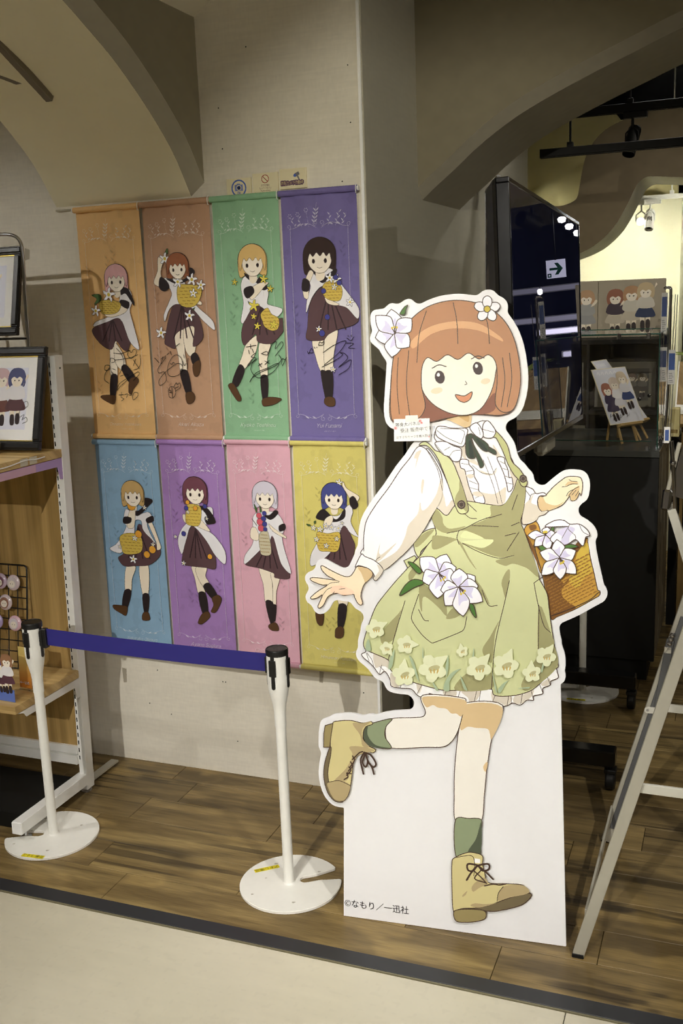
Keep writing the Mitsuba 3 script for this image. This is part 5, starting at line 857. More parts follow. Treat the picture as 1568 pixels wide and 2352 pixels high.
GLYPHS = {"!":[32,[[[10,2,10,9,12,12,18,13,22,10,23,4,19,-1,14,-1]],[[12,75,21,75,19,22,13,22]]]],"©":[83,[[[6,27,6,45,10,56,19,66,31,72,48,73,63,67,72,58,77,46,78,32,73,16,63,5,52,0,36,-1,22,4,12,13],[11,43,13,22,17,15,26,7,35,4,53,5,60,9,67,16,71,24,72,45,67,56,57,65,48,68,34,68,23,63,15,54]],[[22,32,23,44,31,54,38,57,47,57,56,52,56,49,54,47,46,51,37,50,32,46,30,41,30,31,32,25,40,20,46,20,55,25,57,19,54,17,47,14,35,15,25,23]]]],"い":[100,[[[67,63,67,65,69,66,75,67,84,51,92,21,92,17,88,15,84,14,78,44,70,61]],[[13,48,13,70,22,70,21,53,22,35,24,23,28,13,32,9,40,10,45,18,48,29,54,23,54,19,50,10,43,1,39,-1,29,0,24,4,20,10,15,27]]]],"お":[100,[[[69,62,69,65,73,69,94,56,95,54,90,48,87,52,75,60]],[[11,9,11,18,14,23,20,29,32,36,32,54,13,54,12,62,30,61,33,62,32,80,41,80,40,63,61,66,60,58,40,55,40,39,55,42,71,41,83,34,87,24,86,14,83,8,76,2,66,-2,53,-3,50,4,68,7,77,14,79,21,77,29,74,32,66,35,54,35,40,31,40,3,36,-3,23,-2,18,1],[18,15,19,10,22,7,26,5,31,5,33,9,33,27,26,25,21,20]]]],"き":[100,[[[16,48,54,47,57,48,53,61,18,62,18,69,50,68,48,79,56,80,58,69,79,73,80,66,61,62,64,49,71,49,85,53,86,45,68,42,73,31,78,26,76,20,71,19,53,22,53,28,67,27,61,41,20,40,16,41]],[[19,9,19,20,21,26,22,28,26,28,30,27,27,21,26,13,29,7,32,5,40,3,65,3,73,5,73,-3,62,-5,35,-4,24,1]]]],"く":[100,[[[21,35,22,43,46,64,48,64,63,80,70,74,59,63,35,45,31,39,33,33,46,24,72,1,72,-1,66,-7,46,13,30,25]]]],"け":[100,[[[40,50,40,57,68,57,67,78,76,78,76,57,92,59,92,51,78,50,76,49,76,28,73,13,68,4,56,-6,52,-5,48,0,55,3,64,13,68,27,69,49]],[[12,45,16,78,25,77,19,39,20,20,22,20,26,32,30,31,31,29,24,9,24,-1,17,-1,16,1,12,21]]]],"さ":[100,[[[16,64,28,62,55,62,55,65,50,77,50,79,52,80,59,80,60,71,63,63,85,68,86,60,66,55,70,45,77,34,81,31,81,29,77,24,53,27,54,34,69,33,58,55,17,55]],[[19,10,19,23,23,33,26,33,31,31,27,23,27,13,31,7,44,3,61,3,76,5,76,0,75,-3,69,-4,58,-5,38,-4,27,0,23,3]]]],"す":[100,[[[10,58,10,66,54,67,54,80,63,79,62,67,93,67,93,60,62,60,62,44,65,38,65,22,63,15,54,3,37,-6,35,-6,29,1,38,3,46,7,54,17,43,16,36,19,31,26,30,31,31,39,35,46,42,50,55,50,55,59,53,60,34,60],[38,37,39,27,44,23,53,24,57,31,56,40,50,44,45,44,41,42]]]],"だ":[100,[[[89,63,82,77,87,79,95,65]],[[44,7,45,23,52,23,53,21,51,12,55,6,63,4,77,4,88,6,88,-2,73,-4,57,-3,48,1]],[[51,47,81,48,86,47,86,40,51,40]],[[71,70,71,73,76,74,81,67,83,60,78,59]],[[7,54,7,62,29,61,31,65,32,78,41,78,38,63,46,63,57,66,57,58,36,54,28,21,18,-5,10,-3,9,-1,18,17,28,54]]]],"で":[100,[[[80,52,80,55,85,56,91,47,92,42,87,40,84,48]],[[9,58,8,67,88,73,88,65,69,64,59,59,50,49,45,35,46,22,50,15,62,7,79,4,77,-4,62,-2,51,3,44,9,39,17,37,24,38,40,44,53,51,61,53,61,53,63,36,62,13,58]],[[69,48,69,51,74,52,81,38,76,36,71,47]]]],"な":[100,[[[66,60,69,66,72,66,85,59,93,52,88,46,77,55]],[[32,12,35,18,43,23,62,23,61,49,69,49,69,21,81,16,90,8,85,2,78,9,70,12,69,3,65,-2,58,-5,45,-5,35,0,32,6],[41,6,46,2,58,3,62,7,62,16,54,18,45,17,40,13]],[[10,56,10,64,33,63,36,74,36,81,45,80,42,65,57,68,56,60,42,58,38,56,34,43,25,25,17,14,10,17,10,19,21,34,30,55]]]],"ま":[100,[[[18,7,19,15,24,21,35,25,50,26,49,38,19,39,19,47,33,45,49,45,49,60,21,61,19,62,19,69,33,67,49,67,49,80,57,80,57,67,84,69,83,62,57,59,57,46,84,49,84,41,57,38,57,23,67,20,84,10,86,6,83,1,80,1,73,8,61,14,58,14,58,5,56,1,53,-2,46,-5,34,-5,26,-3,20,2],[26,13,27,5,30,3,44,2,48,4,50,7,50,17,48,18,30,17]]]],"も":[100,[[[9,33,10,40,31,36,33,49,33,55,12,58,12,65,34,62,35,67,35,79,44,79,42,61,62,62,62,55,41,54,39,36,61,37,61,30,38,29,37,16,39,9,43,5,49,3,62,3,69,5,75,9,79,17,79,23,76,32,69,39,69,41,73,42,77,42,85,31,87,24,87,14,84,7,73,-2,62,-5,48,-5,37,-1,33,3,30,10,30,29,13,31]]]],"り":[100,[[[21,46,25,80,34,79,30,62,30,56,39,67,46,72,51,74,61,74,66,72,74,64,79,49,79,31,73,14,67,7,54,-1,41,-5,36,-5,33,0,33,2,41,3,56,9,65,17,68,22,71,34,71,46,69,56,63,65,59,67,52,67,45,64,39,58,31,43,30,23,22,22]]]],"れ":[100,[[[6,13,8,19,28,46,28,55,9,53,8,61,19,61,29,63,29,80,37,80,38,74,37,65,40,60,35,54,35,50,38,50,45,57,58,64,70,65,75,63,79,57,79,40,76,23,76,11,78,8,86,8,96,15,97,7,93,3,84,-1,73,0,69,4,68,21,72,51,70,56,64,57,58,57,52,54,46,50,34,38,35,-4,26,-4,27,30,25,30,11,8]]]],"を":[100,[[[10,29,10,31,26,48,32,59,31,60,14,60,12,61,12,68,35,67,38,80,46,80,44,68,74,71,74,64,64,62,40,61,34,50,34,47,40,49,49,49,54,47,59,40,84,52,88,46,88,44,82,43,59,33,59,13,52,13,51,28,42,23,36,14,37,7,43,3,57,2,81,5,81,-3,79,-4,45,-5,37,-3,30,2,28,7,29,17,35,26,51,36,51,39,48,42,41,43,31,40,19,29,17,25]]]],"ア":[100,[[[12,73,89,72,93,67,80,49,70,39,64,37,59,42,66,46,75,55,80,64,12,64]],[[18,1,19,3,22,3,30,8,38,16,44,32,45,44,44,54,53,55,52,30,46,13,35,1,26,-4]]]],"カ":[100,[[[11,2,22,10,31,21,36,31,41,51,40,53,13,53,13,61,41,60,42,62,41,79,51,79,50,60,81,61,85,59,85,43,82,14,80,6,75,-1,72,-2,52,-1,51,7,68,6,71,7,74,15,76,29,76,53,49,53,44,29,35,12,28,4,19,-3,17,-3]]]],"キ":[100,[[[13,47,11,56,41,60,38,78,46,79,49,61,74,65,78,67,80,66,81,62,81,58,51,54,54,35,58,34,88,40,90,32,57,26,60,5,63,-3,53,-4,53,3,48,25,16,19,12,19,11,23,11,27,14,28,46,32,46,38,43,52,37,52]]]],"ト":[100,[[[33,-3,33,77,43,77,42,51,78,38,84,35,84,31,82,26,80,26,52,39,42,41,43,-3]]]],"ネ":[100,[[[64,28,64,30,68,34,71,34,92,21,92,19,87,13,71,25]],[[8,21,10,23,26,27,43,35,62,49,67,56,15,57,15,65,47,65,46,80,55,80,55,65,79,65,82,62,82,59,74,52,74,50,54,33,55,-5,46,-5,46,27,16,15,12,15]]]],"パ":[100,[[[74,66,74,74,76,78,80,81,84,82,90,81,96,74,96,67,94,63,88,59,79,60],[78,72,80,65,88,64,91,67,91,74,87,77,82,77]],[[57,64,58,67,65,69,82,31,91,2,82,-1,72,33]],[[7,2,23,32,29,51,31,67,33,68,40,66,38,53,31,29,20,6,15,-1]]]],"メ":[100,[[[12,2,12,4,25,10,38,20,50,34,37,46,23,54,23,56,29,61,57,42,67,60,71,75,73,76,81,73,74,55,63,36,73,28,87,14,87,12,82,7,80,7,61,27,57,28,45,15,25,0,18,-3]]]],"ャ":[100,[[[15,37,19,39,35,41,34,49,30,59,36,61,39,61,39,56,43,43,73,48,81,51,86,48,86,45,79,34,66,18,60,20,59,23,72,36,74,42,45,36,57,-4,56,-8,52,-9,49,-9,48,-7,48,-2,38,34,17,31]]]],"ラ":[100,[[[14,52,83,52,87,49,87,45,81,29,73,17,66,10,48,-1,35,-4,30,3,43,6,58,14,71,28,75,36,76,43,14,43]],[[23,75,80,75,80,67,23,67]]]],"ル":[100,[[[52,2,53,75,62,75,61,10,65,11,78,20,90,34,93,32,95,27,82,13,66,2,60,0,59,-2]],[[7,2,19,15,25,29,27,46,26,74,35,75,34,34,30,18,25,9,15,-2]]]],"レ":[100,[[[22,3,22,74,32,74,31,9,39,10,62,21,76,31,85,42,87,42,91,36,74,19,51,6,31,0,29,-2,27,-2]]]],"一":[100,[[[4,43,96,43,96,35,4,35]]]],"中":[100,[[[10,66,46,66,46,84,54,84,54,66,90,66,90,19,83,19,83,24,82,25,54,25,54,-8,46,-8,46,23,45,25,17,25,17,18,10,18],[54,33,83,32,83,59,54,59],[17,33,46,32,46,59,17,59]]]],"作":[100,[[[31,44,31,46,36,50,44,62,51,77,52,83,60,81,56,73,55,67,96,67,96,60,65,59,65,46,94,46,94,39,65,39,65,23,95,23,95,16,65,16,65,-8,58,-8,58,60,50,60,49,56,37,40,35,40]],[[7,37,4,45,10,50,18,61,25,74,28,84,35,82,34,76,25,59,25,-8,18,-8,18,47,16,47,9,37]]]],"備":[100,[[[24,33,37,42,42,48,42,50,29,50,29,57,47,57,47,67,32,67,32,74,47,74,47,84,54,84,54,74,71,74,71,84,78,84,78,74,92,74,92,67,78,67,78,58,94,57,94,50,51,50,47,43,90,42,90,-4,88,-7,85,-8,76,-7,75,-2,83,-2,83,7,67,7,67,-6,60,-6,60,7,45,7,44,-8,37,-8,37,33,35,33,33,30,28,28],[67,14,83,13,83,22,67,22],[67,29,83,28,83,36,67,36],[54,58,71,57,71,67,54,67],[44,14,60,13,60,22,44,22],[44,29,60,28,60,36,44,36]],[[3,43,15,61,23,84,30,83,27,71,22,60,22,-8,15,-8,15,45,13,45,8,36,6,37]]]],"入":[100,[[[5,-2,5,0,15,5,28,18,40,39,45,55,45,60,35,72,30,75,34,82,40,78,51,66,58,55,72,26,79,16,89,6,96,2,92,-7,83,-1,76,6,65,22,53,48,52,48,46,32,34,12,21,-1,12,-7,10,-7]]]],"動":[100,[[[5,-5,4,2,21,3,26,5,26,13,7,13,7,19,26,20,26,25,7,25,7,55,26,55,26,61,4,61,4,67,26,67,26,74,7,73,6,79,18,79,49,83,52,79,51,77,33,75,33,67,54,67,54,61,64,61,65,83,73,83,73,61,94,61,92,8,90,-2,86,-7,69,-8,69,-4,67,-2,81,-1,83,1,86,28,85,54,72,54,71,34,66,14,59,1,49,-9,43,-4,44,-2,46,-2,46,0],[33,5,54,7,57,12,63,30,65,54,52,54,52,25,33,25,33,19,52,19,52,13,33,13],[34,61,33,55,53,55,53,61],[33,31,46,30,46,37,33,37],[33,43,46,42,46,50,33,50],[13,31,26,30,26,37,13,37],[14,49,13,42,26,42,26,50]]]],"受":[100,[[[9,-8,6,-1,25,2,42,8,41,11,30,19,23,30,19,30,19,37,77,37,80,35,79,30,71,19,61,12,59,8,75,2,94,-1,91,-8,69,-4,51,4,48,4,42,0,30,-4,13,-8],[32,29,40,19,47,14,51,13,58,17,68,27,68,29]],[[7,55,23,56,20,64,17,67,19,71,10,71,9,78,50,80,82,85,87,80,86,78,58,74,49,74,48,72,51,71,55,61,55,57,52,57,52,55,68,55,77,73,85,71,77,55,93,55,93,35,86,35,86,48,15,48,14,34,8,34],[23,71,30,59,28,55,48,55,45,68,43,70,45,73],[20,72,22,70,22,72]]]],"品":[100,[[[55,36,92,36,92,-8,85,-8,84,-3,62,-3,62,-8,55,-8],[62,5,85,4,85,29,62,29]],[[23,80,78,80,78,47,23,47],[30,55,70,54,70,73,30,73]],[[8,36,44,36,44,-8,37,-8,35,-3,15,-3,15,-8,8,-8],[16,5,36,4,36,29,17,29,15,28]]]],"売":[100,[[[7,67,7,74,46,74,46,84,54,84,54,74,94,74,94,67,54,67,54,57,85,57,84,50,16,50,16,57,46,57,46,67]],[[58,30,65,30,65,2,66,0,85,0,87,2,88,13,94,11,94,2,90,-6,64,-7,58,-3]],[[9,42,91,42,91,23,84,23,83,35,16,35,16,23,9,23]],[[8,-8,5,-2,17,1,22,4,30,14,33,30,41,30,37,11,34,5,28,-1,13,-8]]]],"大":[100,[[[5,-3,5,-1,19,6,31,18,39,32,43,46,42,48,6,48,6,56,45,56,46,84,54,84,53,56,94,56,94,48,57,47,62,32,70,19,84,5,95,0,91,-8,83,-5,69,7,59,21,50,40,49,40,46,28,42,20,35,10,26,1,11,-8,9,-8,9,-6]]]],"手":[100,[[[5,25,5,32,46,33,46,49,12,49,12,56,46,56,46,71,13,69,12,76,48,78,73,82,77,84,80,84,85,79,83,77,75,75,54,72,54,56,90,56,90,49,54,49,54,32,95,32,95,25,54,25,54,-2,51,-6,45,-8,28,-8,25,-2,46,0,46,25]]]],"注":[100,[[[30,2,60,3,60,28,37,28,37,35,60,35,60,58,33,58,33,65,63,65,62,70,55,81,55,83,61,85,70,71,70,68,66,67,66,65,94,65,94,58,67,58,67,36,69,35,90,35,90,28,67,28,67,3,96,2,96,-5,30,-5]],[[10,77,13,83,15,83,32,74,32,71,29,67,27,67,16,75]],[[8,-3,8,0,15,9,25,29,27,30,31,26,31,23,18,-1,14,-7,12,-7]],[[5,49,5,52,8,55,10,55,25,47,26,43,22,39,16,44]]]],"犯":[100,[[[46,4,46,76,90,76,90,36,88,33,83,31,67,31,65,36,65,38,80,38,83,40,83,69,54,69,54,3,55,0,59,-1,84,-1,88,2,89,14,91,16,97,13,94,-3,87,-8,55,-8,51,-7,48,-4]],[[3,21,18,33,27,46,24,58,21,58,10,49,8,49,4,53,6,56,11,58,19,66,6,80,10,83,13,83,25,72,35,84,40,80,40,78,29,65,35,48,36,19,34,4,29,-6,24,-8,9,-8,8,-4,8,-1,21,-1,25,2,28,13,28,33,26,33,23,28,9,15]]]],"社":[100,[[[38,3,65,3,65,46,43,46,43,53,65,53,65,85,72,85,72,53,94,53,94,46,74,46,72,45,72,3,96,3,96,-4,38,-4]],[[3,28,23,46,31,58,30,60,5,60,5,67,25,67,20,77,16,80,16,82,23,84,31,73,31,71,28,70,27,67,38,67,41,65,36,53,29,43,42,30,42,28,37,23,32,31,27,34,27,-8,20,-8,20,32,18,32,7,22,5,23]]]],"等":[100,[[[4,61,4,63,10,68,15,76,18,85,25,83,23,76,49,76,50,71,52,72,58,85,65,83,63,80,63,76,94,76,94,70,74,70,78,63,78,60,75,58,71,59,69,65,65,70,58,70,53,62,54,54,86,54,86,48,54,48,54,39,96,39,95,32,74,31,74,24,93,24,93,17,74,17,74,-3,71,-7,67,-8,52,-8,50,-3,50,-1,66,-1,67,2,67,17,30,17,30,15,38,10,45,2,39,-3,27,10,23,12,23,14,25,14,26,17,8,17,8,24,66,24,67,32,5,32,5,39,46,39,46,48,15,48,15,54,46,54,46,62,44,62,44,64,49,70,31,70,34,60,29,58,27,58,26,64,22,70,18,69,14,61,10,57]]]],"触":[100,[[[49,-4,48,3,67,6,67,27,51,27,51,65,67,65,67,84,75,84,75,65,91,65,91,27,75,27,75,7,82,7,84,8,84,12,80,20,86,21,95,2,96,-6,90,-8,87,1,54,-4],[74,35,76,33,85,33,85,59,74,59],[58,34,66,33,68,34,68,57,67,59,57,59]],[[3,52,11,62,19,84,26,83,24,75,39,75,42,73,37,60,46,59,46,-4,44,-6,35,-7,33,-2,40,-1,39,17,31,17,31,-5,26,-5,26,17,17,17,14,2,10,-8,4,-6,10,14,11,48,8,48],[32,35,31,23,40,23,40,35],[32,53,31,41,40,41,40,53],[21,69,17,59,29,59,33,69],[17,24,26,23,26,35,17,35],[17,42,26,41,26,53,17,53]]]],"販":[100,[[[26,10,27,13,31,14,39,4,43,13,46,29,46,77,75,80,91,84,95,77,72,73,54,72,53,70,53,54,93,52,88,31,78,12,91,0,97,-2,94,-7,90,-8,79,0,74,6,72,6,64,-3,56,-8,54,-8,50,-4,50,-2,60,3,68,12,59,29,55,43,53,43,53,27,51,15,48,6,40,-8,37,-8,33,-5,34,-2],[61,45,63,36,70,22,74,19,83,38,84,46]],[[8,79,37,79,37,18,8,18],[15,25,31,24,31,37,15,37],[15,44,31,43,31,55,15,55],[16,73,15,61,31,61,31,73]],[[4,-3,10,5,13,13,14,14,20,13,12,-4,8,-6]]]],"購":[100,[[[38,8,38,14,45,14,45,40,64,41,64,46,39,46,39,52,53,53,53,58,43,59,43,64,53,64,53,70,41,70,41,76,53,76,53,84,60,84,60,76,75,76,75,84,81,84,81,76,93,76,93,70,81,70,81,64,92,64,92,59,81,58,81,53,95,52,96,46,70,45,70,40,90,40,90,14,96,14,96,8,90,8,89,-6,85,-8,72,-8,71,-6,70,-2,83,-2,83,8,52,8,51,-8,45,-8,45,8],[70,15,83,14,83,22,70,22],[70,28,83,27,83,34,70,34],[60,53,75,52,75,58,60,58],[60,65,75,64,75,70,60,70],[51,15,64,14,64,21,62,22,51,22],[51,28,64,27,64,34,51,34]],[[26,11,26,13,32,15,39,3,38,-2,36,-3,33,-2,28,10]],[[8,80,37,80,37,17,8,17],[15,24,30,23,30,36,15,36],[15,43,30,42,30,55,15,55],[16,74,15,61,30,61,30,74]],[[4,-5,4,-2,11,7,13,15,19,14,20,12,18,6,12,-5,9,-8]]]],"身":[100,[[[5,-5,6,-2,28,4,57,19,57,21,8,21,8,28,21,28,21,75,42,75,46,85,54,84,51,75,77,75,77,38,79,38,82,41,87,49,93,47,94,45,77,26,76,-5,68,-8,52,-8,50,-2,50,0,67,-1,70,0,69,19,54,9,21,-6,8,-9],[28,29,69,28,70,29,70,38,28,38],[28,45,70,44,70,53,28,53],[69,59,70,68,28,68,28,59]]]],"迅":[100,[[[5,-3,5,-1,9,3,19,9,19,39,5,39,5,46,26,46,26,10,36,3,50,0,79,0,96,2,95,-6,87,-7,48,-7,38,-5,25,3,22,3,17,0,10,-8]],[[33,72,33,79,83,79,84,31,87,16,91,15,92,27,96,23,96,14,92,7,86,7,83,9,78,22,76,44,76,72]],[[31,40,31,47,49,47,49,69,56,69,56,47,73,46,73,40,56,40,56,6,49,6,49,40]],[[6,76,8,79,12,81,25,69,28,64,21,60,17,67,8,76]]]],"防":[100,[[[8,80,35,80,39,78,36,67,29,51,29,48,33,45,37,36,38,23,36,17,29,13,21,13,19,20,28,20,31,24,31,32,29,39,22,48,29,73,15,73,15,-8,8,-8]],[[37,67,64,67,64,72,60,83,64,84,68,83,71,74,72,69,69,69,69,67,95,67,95,60,60,60,60,45,89,45,87,2,85,-4,82,-7,63,-8,63,-4,61,-2,76,-1,78,0,81,17,81,38,59,38,56,20,48,4,34,-8,29,-4,29,-2,36,2,45,13,50,26,52,38,53,60,37,60]]]],"頂":[100,[[[72,4,74,7,78,9,95,-1,97,-5,93,-8,90,-8,84,-2]],[[4,78,96,79,96,73,72,73,69,65,70,63,92,63,92,11,45,11,45,63,61,63,63,73,41,73,40,71,27,71,27,-1,24,-4,20,-5,7,-5,5,2,18,2,20,3,20,70,4,71],[52,18,85,17,85,27,52,27],[52,34,85,33,85,42,52,42],[52,49,85,48,85,57,52,57]],[[32,-4,33,-2,49,4,55,9,61,6,60,3,54,-1,39,-8,36,-8]]]],"／":[100,[[[4,-7,4,-5,93,84,96,82,96,80,7,-9]]]]}

# ------------------------------------------------------------------ flat print: coloured layers on a board or cloth
INKS = {}
def ink(c):
    if c not in INKS: INKS[c] = mat('print_%02x%02x%02x' % c, c, .45, spec=.3)
    return INKS[c]
def print_layers(root, F, layers, z0, dz, pals, outline=1.8, unit=.0005, split=(), clip=None):
    """layers: (part, colour, kind, width or outline flag, points). Contiguous layers of one part make one part; __ names make its sub-parts."""
    PIECE = {'lily': 'petal', 'blossom': 'petal', 'ribbon': 'loop', 'blouse_frill': 'ruffle', 'basket': 'handle', 'blouse': 'panel', 'blouse_collar': 'lapel', 'apron_strap': 'strap', 'apron_bow': 'tail'}
    host, cur, allp, tail = None, None, [], {}
    def flush():
        for (h, nm, col), ms in tail.items():
            key = obj(nm, at(J(*ms), F), ink(pals[col]), h); labels.setdefault(key, {})['kind'] = 'stuff'
        tail.clear()
    for i, (part, col, kind, w, pts) in enumerate(layers):
        base, _, sub = part.partition('__')
        p = np.array(pts, float).reshape(-1, 2) * unit
        if kind == 'l': g = stroke(p, w * .001)
        else:
            g = good(cat(p)) if kind == 'f' else good(p)
            allp.append(g)
        if clip is not None: g = g.intersection(clip)
        z = z0 + i * dz; m = flat(g, z)
        if m is None: continue
        if base != cur or (base in split and not sub) or host is None:
            flush(); cur = base; host = obj(base, at(m, F), ink(pals[col]), root)
        elif kind == 'l': tail.setdefault((host, sub or 'linework', col), []).append(m)
        else: obj(sub or PIECE.get(base, 'piece'), at(m, F), ink(pals[col]), host)
        if kind != 'l' and w and outline:
            ring = g.buffer(outline * .0005).difference(g.buffer(-outline * .0005))
            if clip is not None: ring = ring.intersection(clip)
            r_ = flat(ring, z + dz * .5)
            if r_ is not None: tail.setdefault((host, 'outline', 'line'), []).append(r_)
    flush()
    return unary_union(allp)

# ------------------------------------------------------------------ life-size cut-out standee
PAL = dict(gold=(196, 150, 62), brown=(122, 80, 32), yellow=(208, 178, 70), skin=(246, 226, 194), tan=(214, 187, 142), cloth=(244, 244, 243), beige=(214, 205, 190), skinshade=(196, 160, 104),
           weave=(150, 104, 40), green=(204, 208, 158), olive=(160, 157, 112), greenlit=(216, 222, 170), olivelit=(184, 186, 130), forest=(48, 66, 44), forestdark=(30, 42, 32), button=(72, 62, 54), buttonrim=(150, 134, 116),
           blush=(248, 214, 186), skin2=(236, 232, 222), sage=(138, 150, 118), sagedark=(80, 88, 70), khaki=(206, 194, 140), khakidark=(150, 136, 92), khakishade=(176, 158, 118), soledark=(112, 100, 74),
           copper=(182, 131, 94), copperdark=(134, 84, 64), copperlit=(216, 168, 124), face=(246, 238, 222), eye=(62, 46, 44), mouth=(206, 140, 104), leaf=(74, 116, 50), petal=(244, 243, 250), lavender=(212, 208, 236),
           anther=(206, 184, 60), pale=(224, 228, 190), olivepale=(184, 180, 134), ochre=(190, 164, 90), bluegreen=(166, 184, 152), line=(64, 46, 36))
k = thing('cutout_standee', 'life-size white cut-out panel of a girl in a green pinafore carrying a lily basket', 'standee')
A0 = np.array([-.8604, 2.0924, .001]); U = np.array([.99636, .08525, 0]); W = np.array([-.01187, .13867, .99027])
FS = fr(A0, U, W)                                 # u along the foot, v up the panel, w toward the viewer
lay = [(a, b, c, d, e) for a, b, c, d, e in STANDEE]
fig = print_layers(k, FS, lay, .0003, .00003, PAL, split=('hand', 'leg', 'sock', 'boot', 'button', 'leaf', 'lily'))
base_panel = Polygon([(0, 0), (.541, 0), (.5165, .66), (.30, .64), (.09, .43), (0, .36)])
outl = fig.buffer(.034, 6).buffer(-.018, 6).union(base_panel).buffer(.003, 4).buffer(-.003)
outl = Polygon(max(getattr(outl, 'geoms', [outl]), key=lambda g: g.area).exterior).simplify(.0004)
brd = ext(outl, .008); brd.apply_translation((0, 0, -.008))
obj('board', at(brd, FS), 'm_board_white', k)
obj('stand_flap', mv(at(ext(Polygon([(.13, .0), (.41, .0), (.35, .56), (.19, .56)]), .004), fr(A0 + np.array([0, .26, 0]), U, np.array([-.01, -.17, .56]))), 0, 0, 0), 'm_board_white', k)
g, wd = text('©なもり／一迅社', .0155)
obj('credit_line', at(flat(affinity.translate(affinity.rotate(g, 0.6, origin=(0, 0)), .002, .0265), .0012), FS), 'm_ink', k)

# handwritten card taped on it
c = thing('handwritten_card', 'small white handwritten order card taped over the standee near its left shoulder', 'card')
FC = fr(A0 + U * .126 + W * 1.1763 + np.cross(U, W) * .016, U * .0845 + W * .0018, W * .0525 - U * .0006)
obj('sheet', at(bx(0, .0855, 0, .0523, -.0008, 0), FC), 'm_paper', c)
m_ = []
for s, h, x, yy, a in (('等身大パネル', .0074, .004, .0345, 3), ('受注 販売中です!!', .0078, .0155, .0205, 4), ('おすきなキャラを購入頂けます', .0050, .0055, .0065, 2.5)):
    g, w_ = text(s, h); m_.append(flat(affinity.translate(affinity.rotate(g, a, origin=(0, 0)), x, yy), .0003))
obj('writing', at(J(*m_), FC), 'm_ink', c)
fl_ = []
for x, yy, r in ((.063, .0465, .0026), (.0665, .042, .0018), (.004, .031, .003), (.0835, .0095, .001)):
    fl_ += [flat(Point(x + r * math.cos(t) * .7, yy + r * math.sin(t) * .7).buffer(r * .55).boundary.buffer(.00035), .0003) for t in np.arange(5) * 1.2566]
obj('flower_doodle', at(J(*fl_), FC), ink((206, 92, 92)), c)
obj('tape', at(bx(.028, .058, .045, .060, .0002, .0005), FC), ink((226, 226, 220)), c)

# ------------------------------------------------------------------ eight hanging fabric banners with plain stand-in figures
BAN = [('orange', (222, 180, 122), (216, 168, 170), 'Chinatsu Yoshikawa'), ('tan brown', (180, 142, 114), (150, 92, 62), 'Akari Akaza'), ('green', (134, 176, 140), (214, 180, 116), 'Kyoko Toshinou'), ('violet', (112, 102, 156), (52, 36, 32), 'Yui Funami'),
       ('light blue', (134, 168, 196), (196, 164, 108), 'Sakurako Ohmuro'), ('lilac purple', (158, 122, 182), (110, 66, 78), 'Ayano Sugiura'), ('pink', (212, 164, 180), (206, 200, 214), 'Chitose Ikeda'), ('mustard yellow', (206, 195, 112), (70, 76, 138), 'Himawari Furutani')]
POSE = ['leftmost of the upper row', 'second of the upper row', 'third of the upper row', 'rightmost of the upper row', 'leftmost of the lower row', 'second of the lower row', 'third of the lower row', 'rightmost of the lower row']
BX = [-1.897, -1.665, -1.4315, -1.2145, -.9795]
FW = lambda y: fr((-2, y, 0), (1, 0, 0), (0, 0, 1))
def cloth(c):
    def fn(p, n, uv):
        w = fbm(p.x * 5, p.z * 3, 1, 3); f = noise(p.x * 900, p.z * 900); l = fbm(p.x * 34, p.z * 30, 6, 3)
        return mi.Color3f(lin(c)) * (.95 + .08 * w + .05 * f - .07 * smoothstep(.62, .72, l))
    return proc(fn)
def spiral(cx, cz, r, a0, turns, sgn):
    a = np.linspace(0, turns * 2 * math.pi, 18); rr = r * (1 - .75 * a / a[-1])
    return np.c_[cx + rr * np.cos(a0 + sgn * a), cz + rr * np.sin(a0 + sgn * a)]
def leafp(x, z, L, a): return Polygon([(x + L * u * math.cos(a) - L * v * math.sin(a), z + L * u * math.sin(a) + L * v * math.cos(a)) for u, v in ((0, 0), (.3, .17), (.65, .15), (1, 0), (.6, -.13), (.25, -.1))])
def frame_print(x0, x1, zt, zb):
    w = x1 - x0; cx = (x0 + x1) / 2; S = []; st = lambda P, q=.0009: S.append(LineString(P).buffer(q / 2, 2))
    xl, xr = x0 + .13 * w, x1 - .13 * w
    for s, z, k in ((1, zt - .096, 1), (-1, zb + .072, -1)):
        for h, sg in ((xl, 1), (xr, -1)):
            t = np.linspace(0, 1, 14); st(np.c_[h + sg * t * (cx - h - sg * .008) * sg * sg * 1.0 if sg > 0 else h + t * (cx - h + .008), z + k * .016 * np.sin(t * 3.6 - .4) * t ** .6], .001)
            st(spiral(cx - sg * .0095, z + k * .012, .008, -math.pi / 2 * k, 1.2, -sg * k))
            st(spiral(h - sg * .004, z + k * .005, .007, -math.pi / 2 * k, 1.1, sg * k))
            for tt in (.25, .5): S.append(leafp(h + tt * (cx - h), z + k * .006, .014, (0.5 if sg > 0 else math.pi - .5) * k))
    for h in (xl, xr): st([(h, zt - .096), (h, zb + .072)], .0011)
    z = zt - .082
    for i in range(4):
        for s in (-1, 1): S.append(leafp(cx - .012 + .002 * i, z + .010 * i, .013, math.pi / 2 - s * .75))
    st([(cx - .014, z - .004), (cx - .004, z + .052)])
    for dx, n, L in ((-.085, 3, .026), (-.062, 3, .03), (-.036, 0, .04), (.035, 4, .034), (.062, 5, .038), (.082, 4, .03)):
        q = w / .232; st([(cx + dx * q * .8, z - .012), (cx + dx * q, z - .010 + L)], .0006)
        for i in range(n): S.append(leafp(cx + dx * q * (.85 + .04 * i), z - .008 + L * i / max(n, 1), .010, math.pi / 2 + (.7 if i % 2 else -.7)))
        if n < 4: S += [Point(cx + dx * q + .005 * math.cos(a), z - .006 + L + .005 * math.sin(a)).buffer(.0014, 3) for a in np.arange(6) * 1.05]
    return unary_union(S)
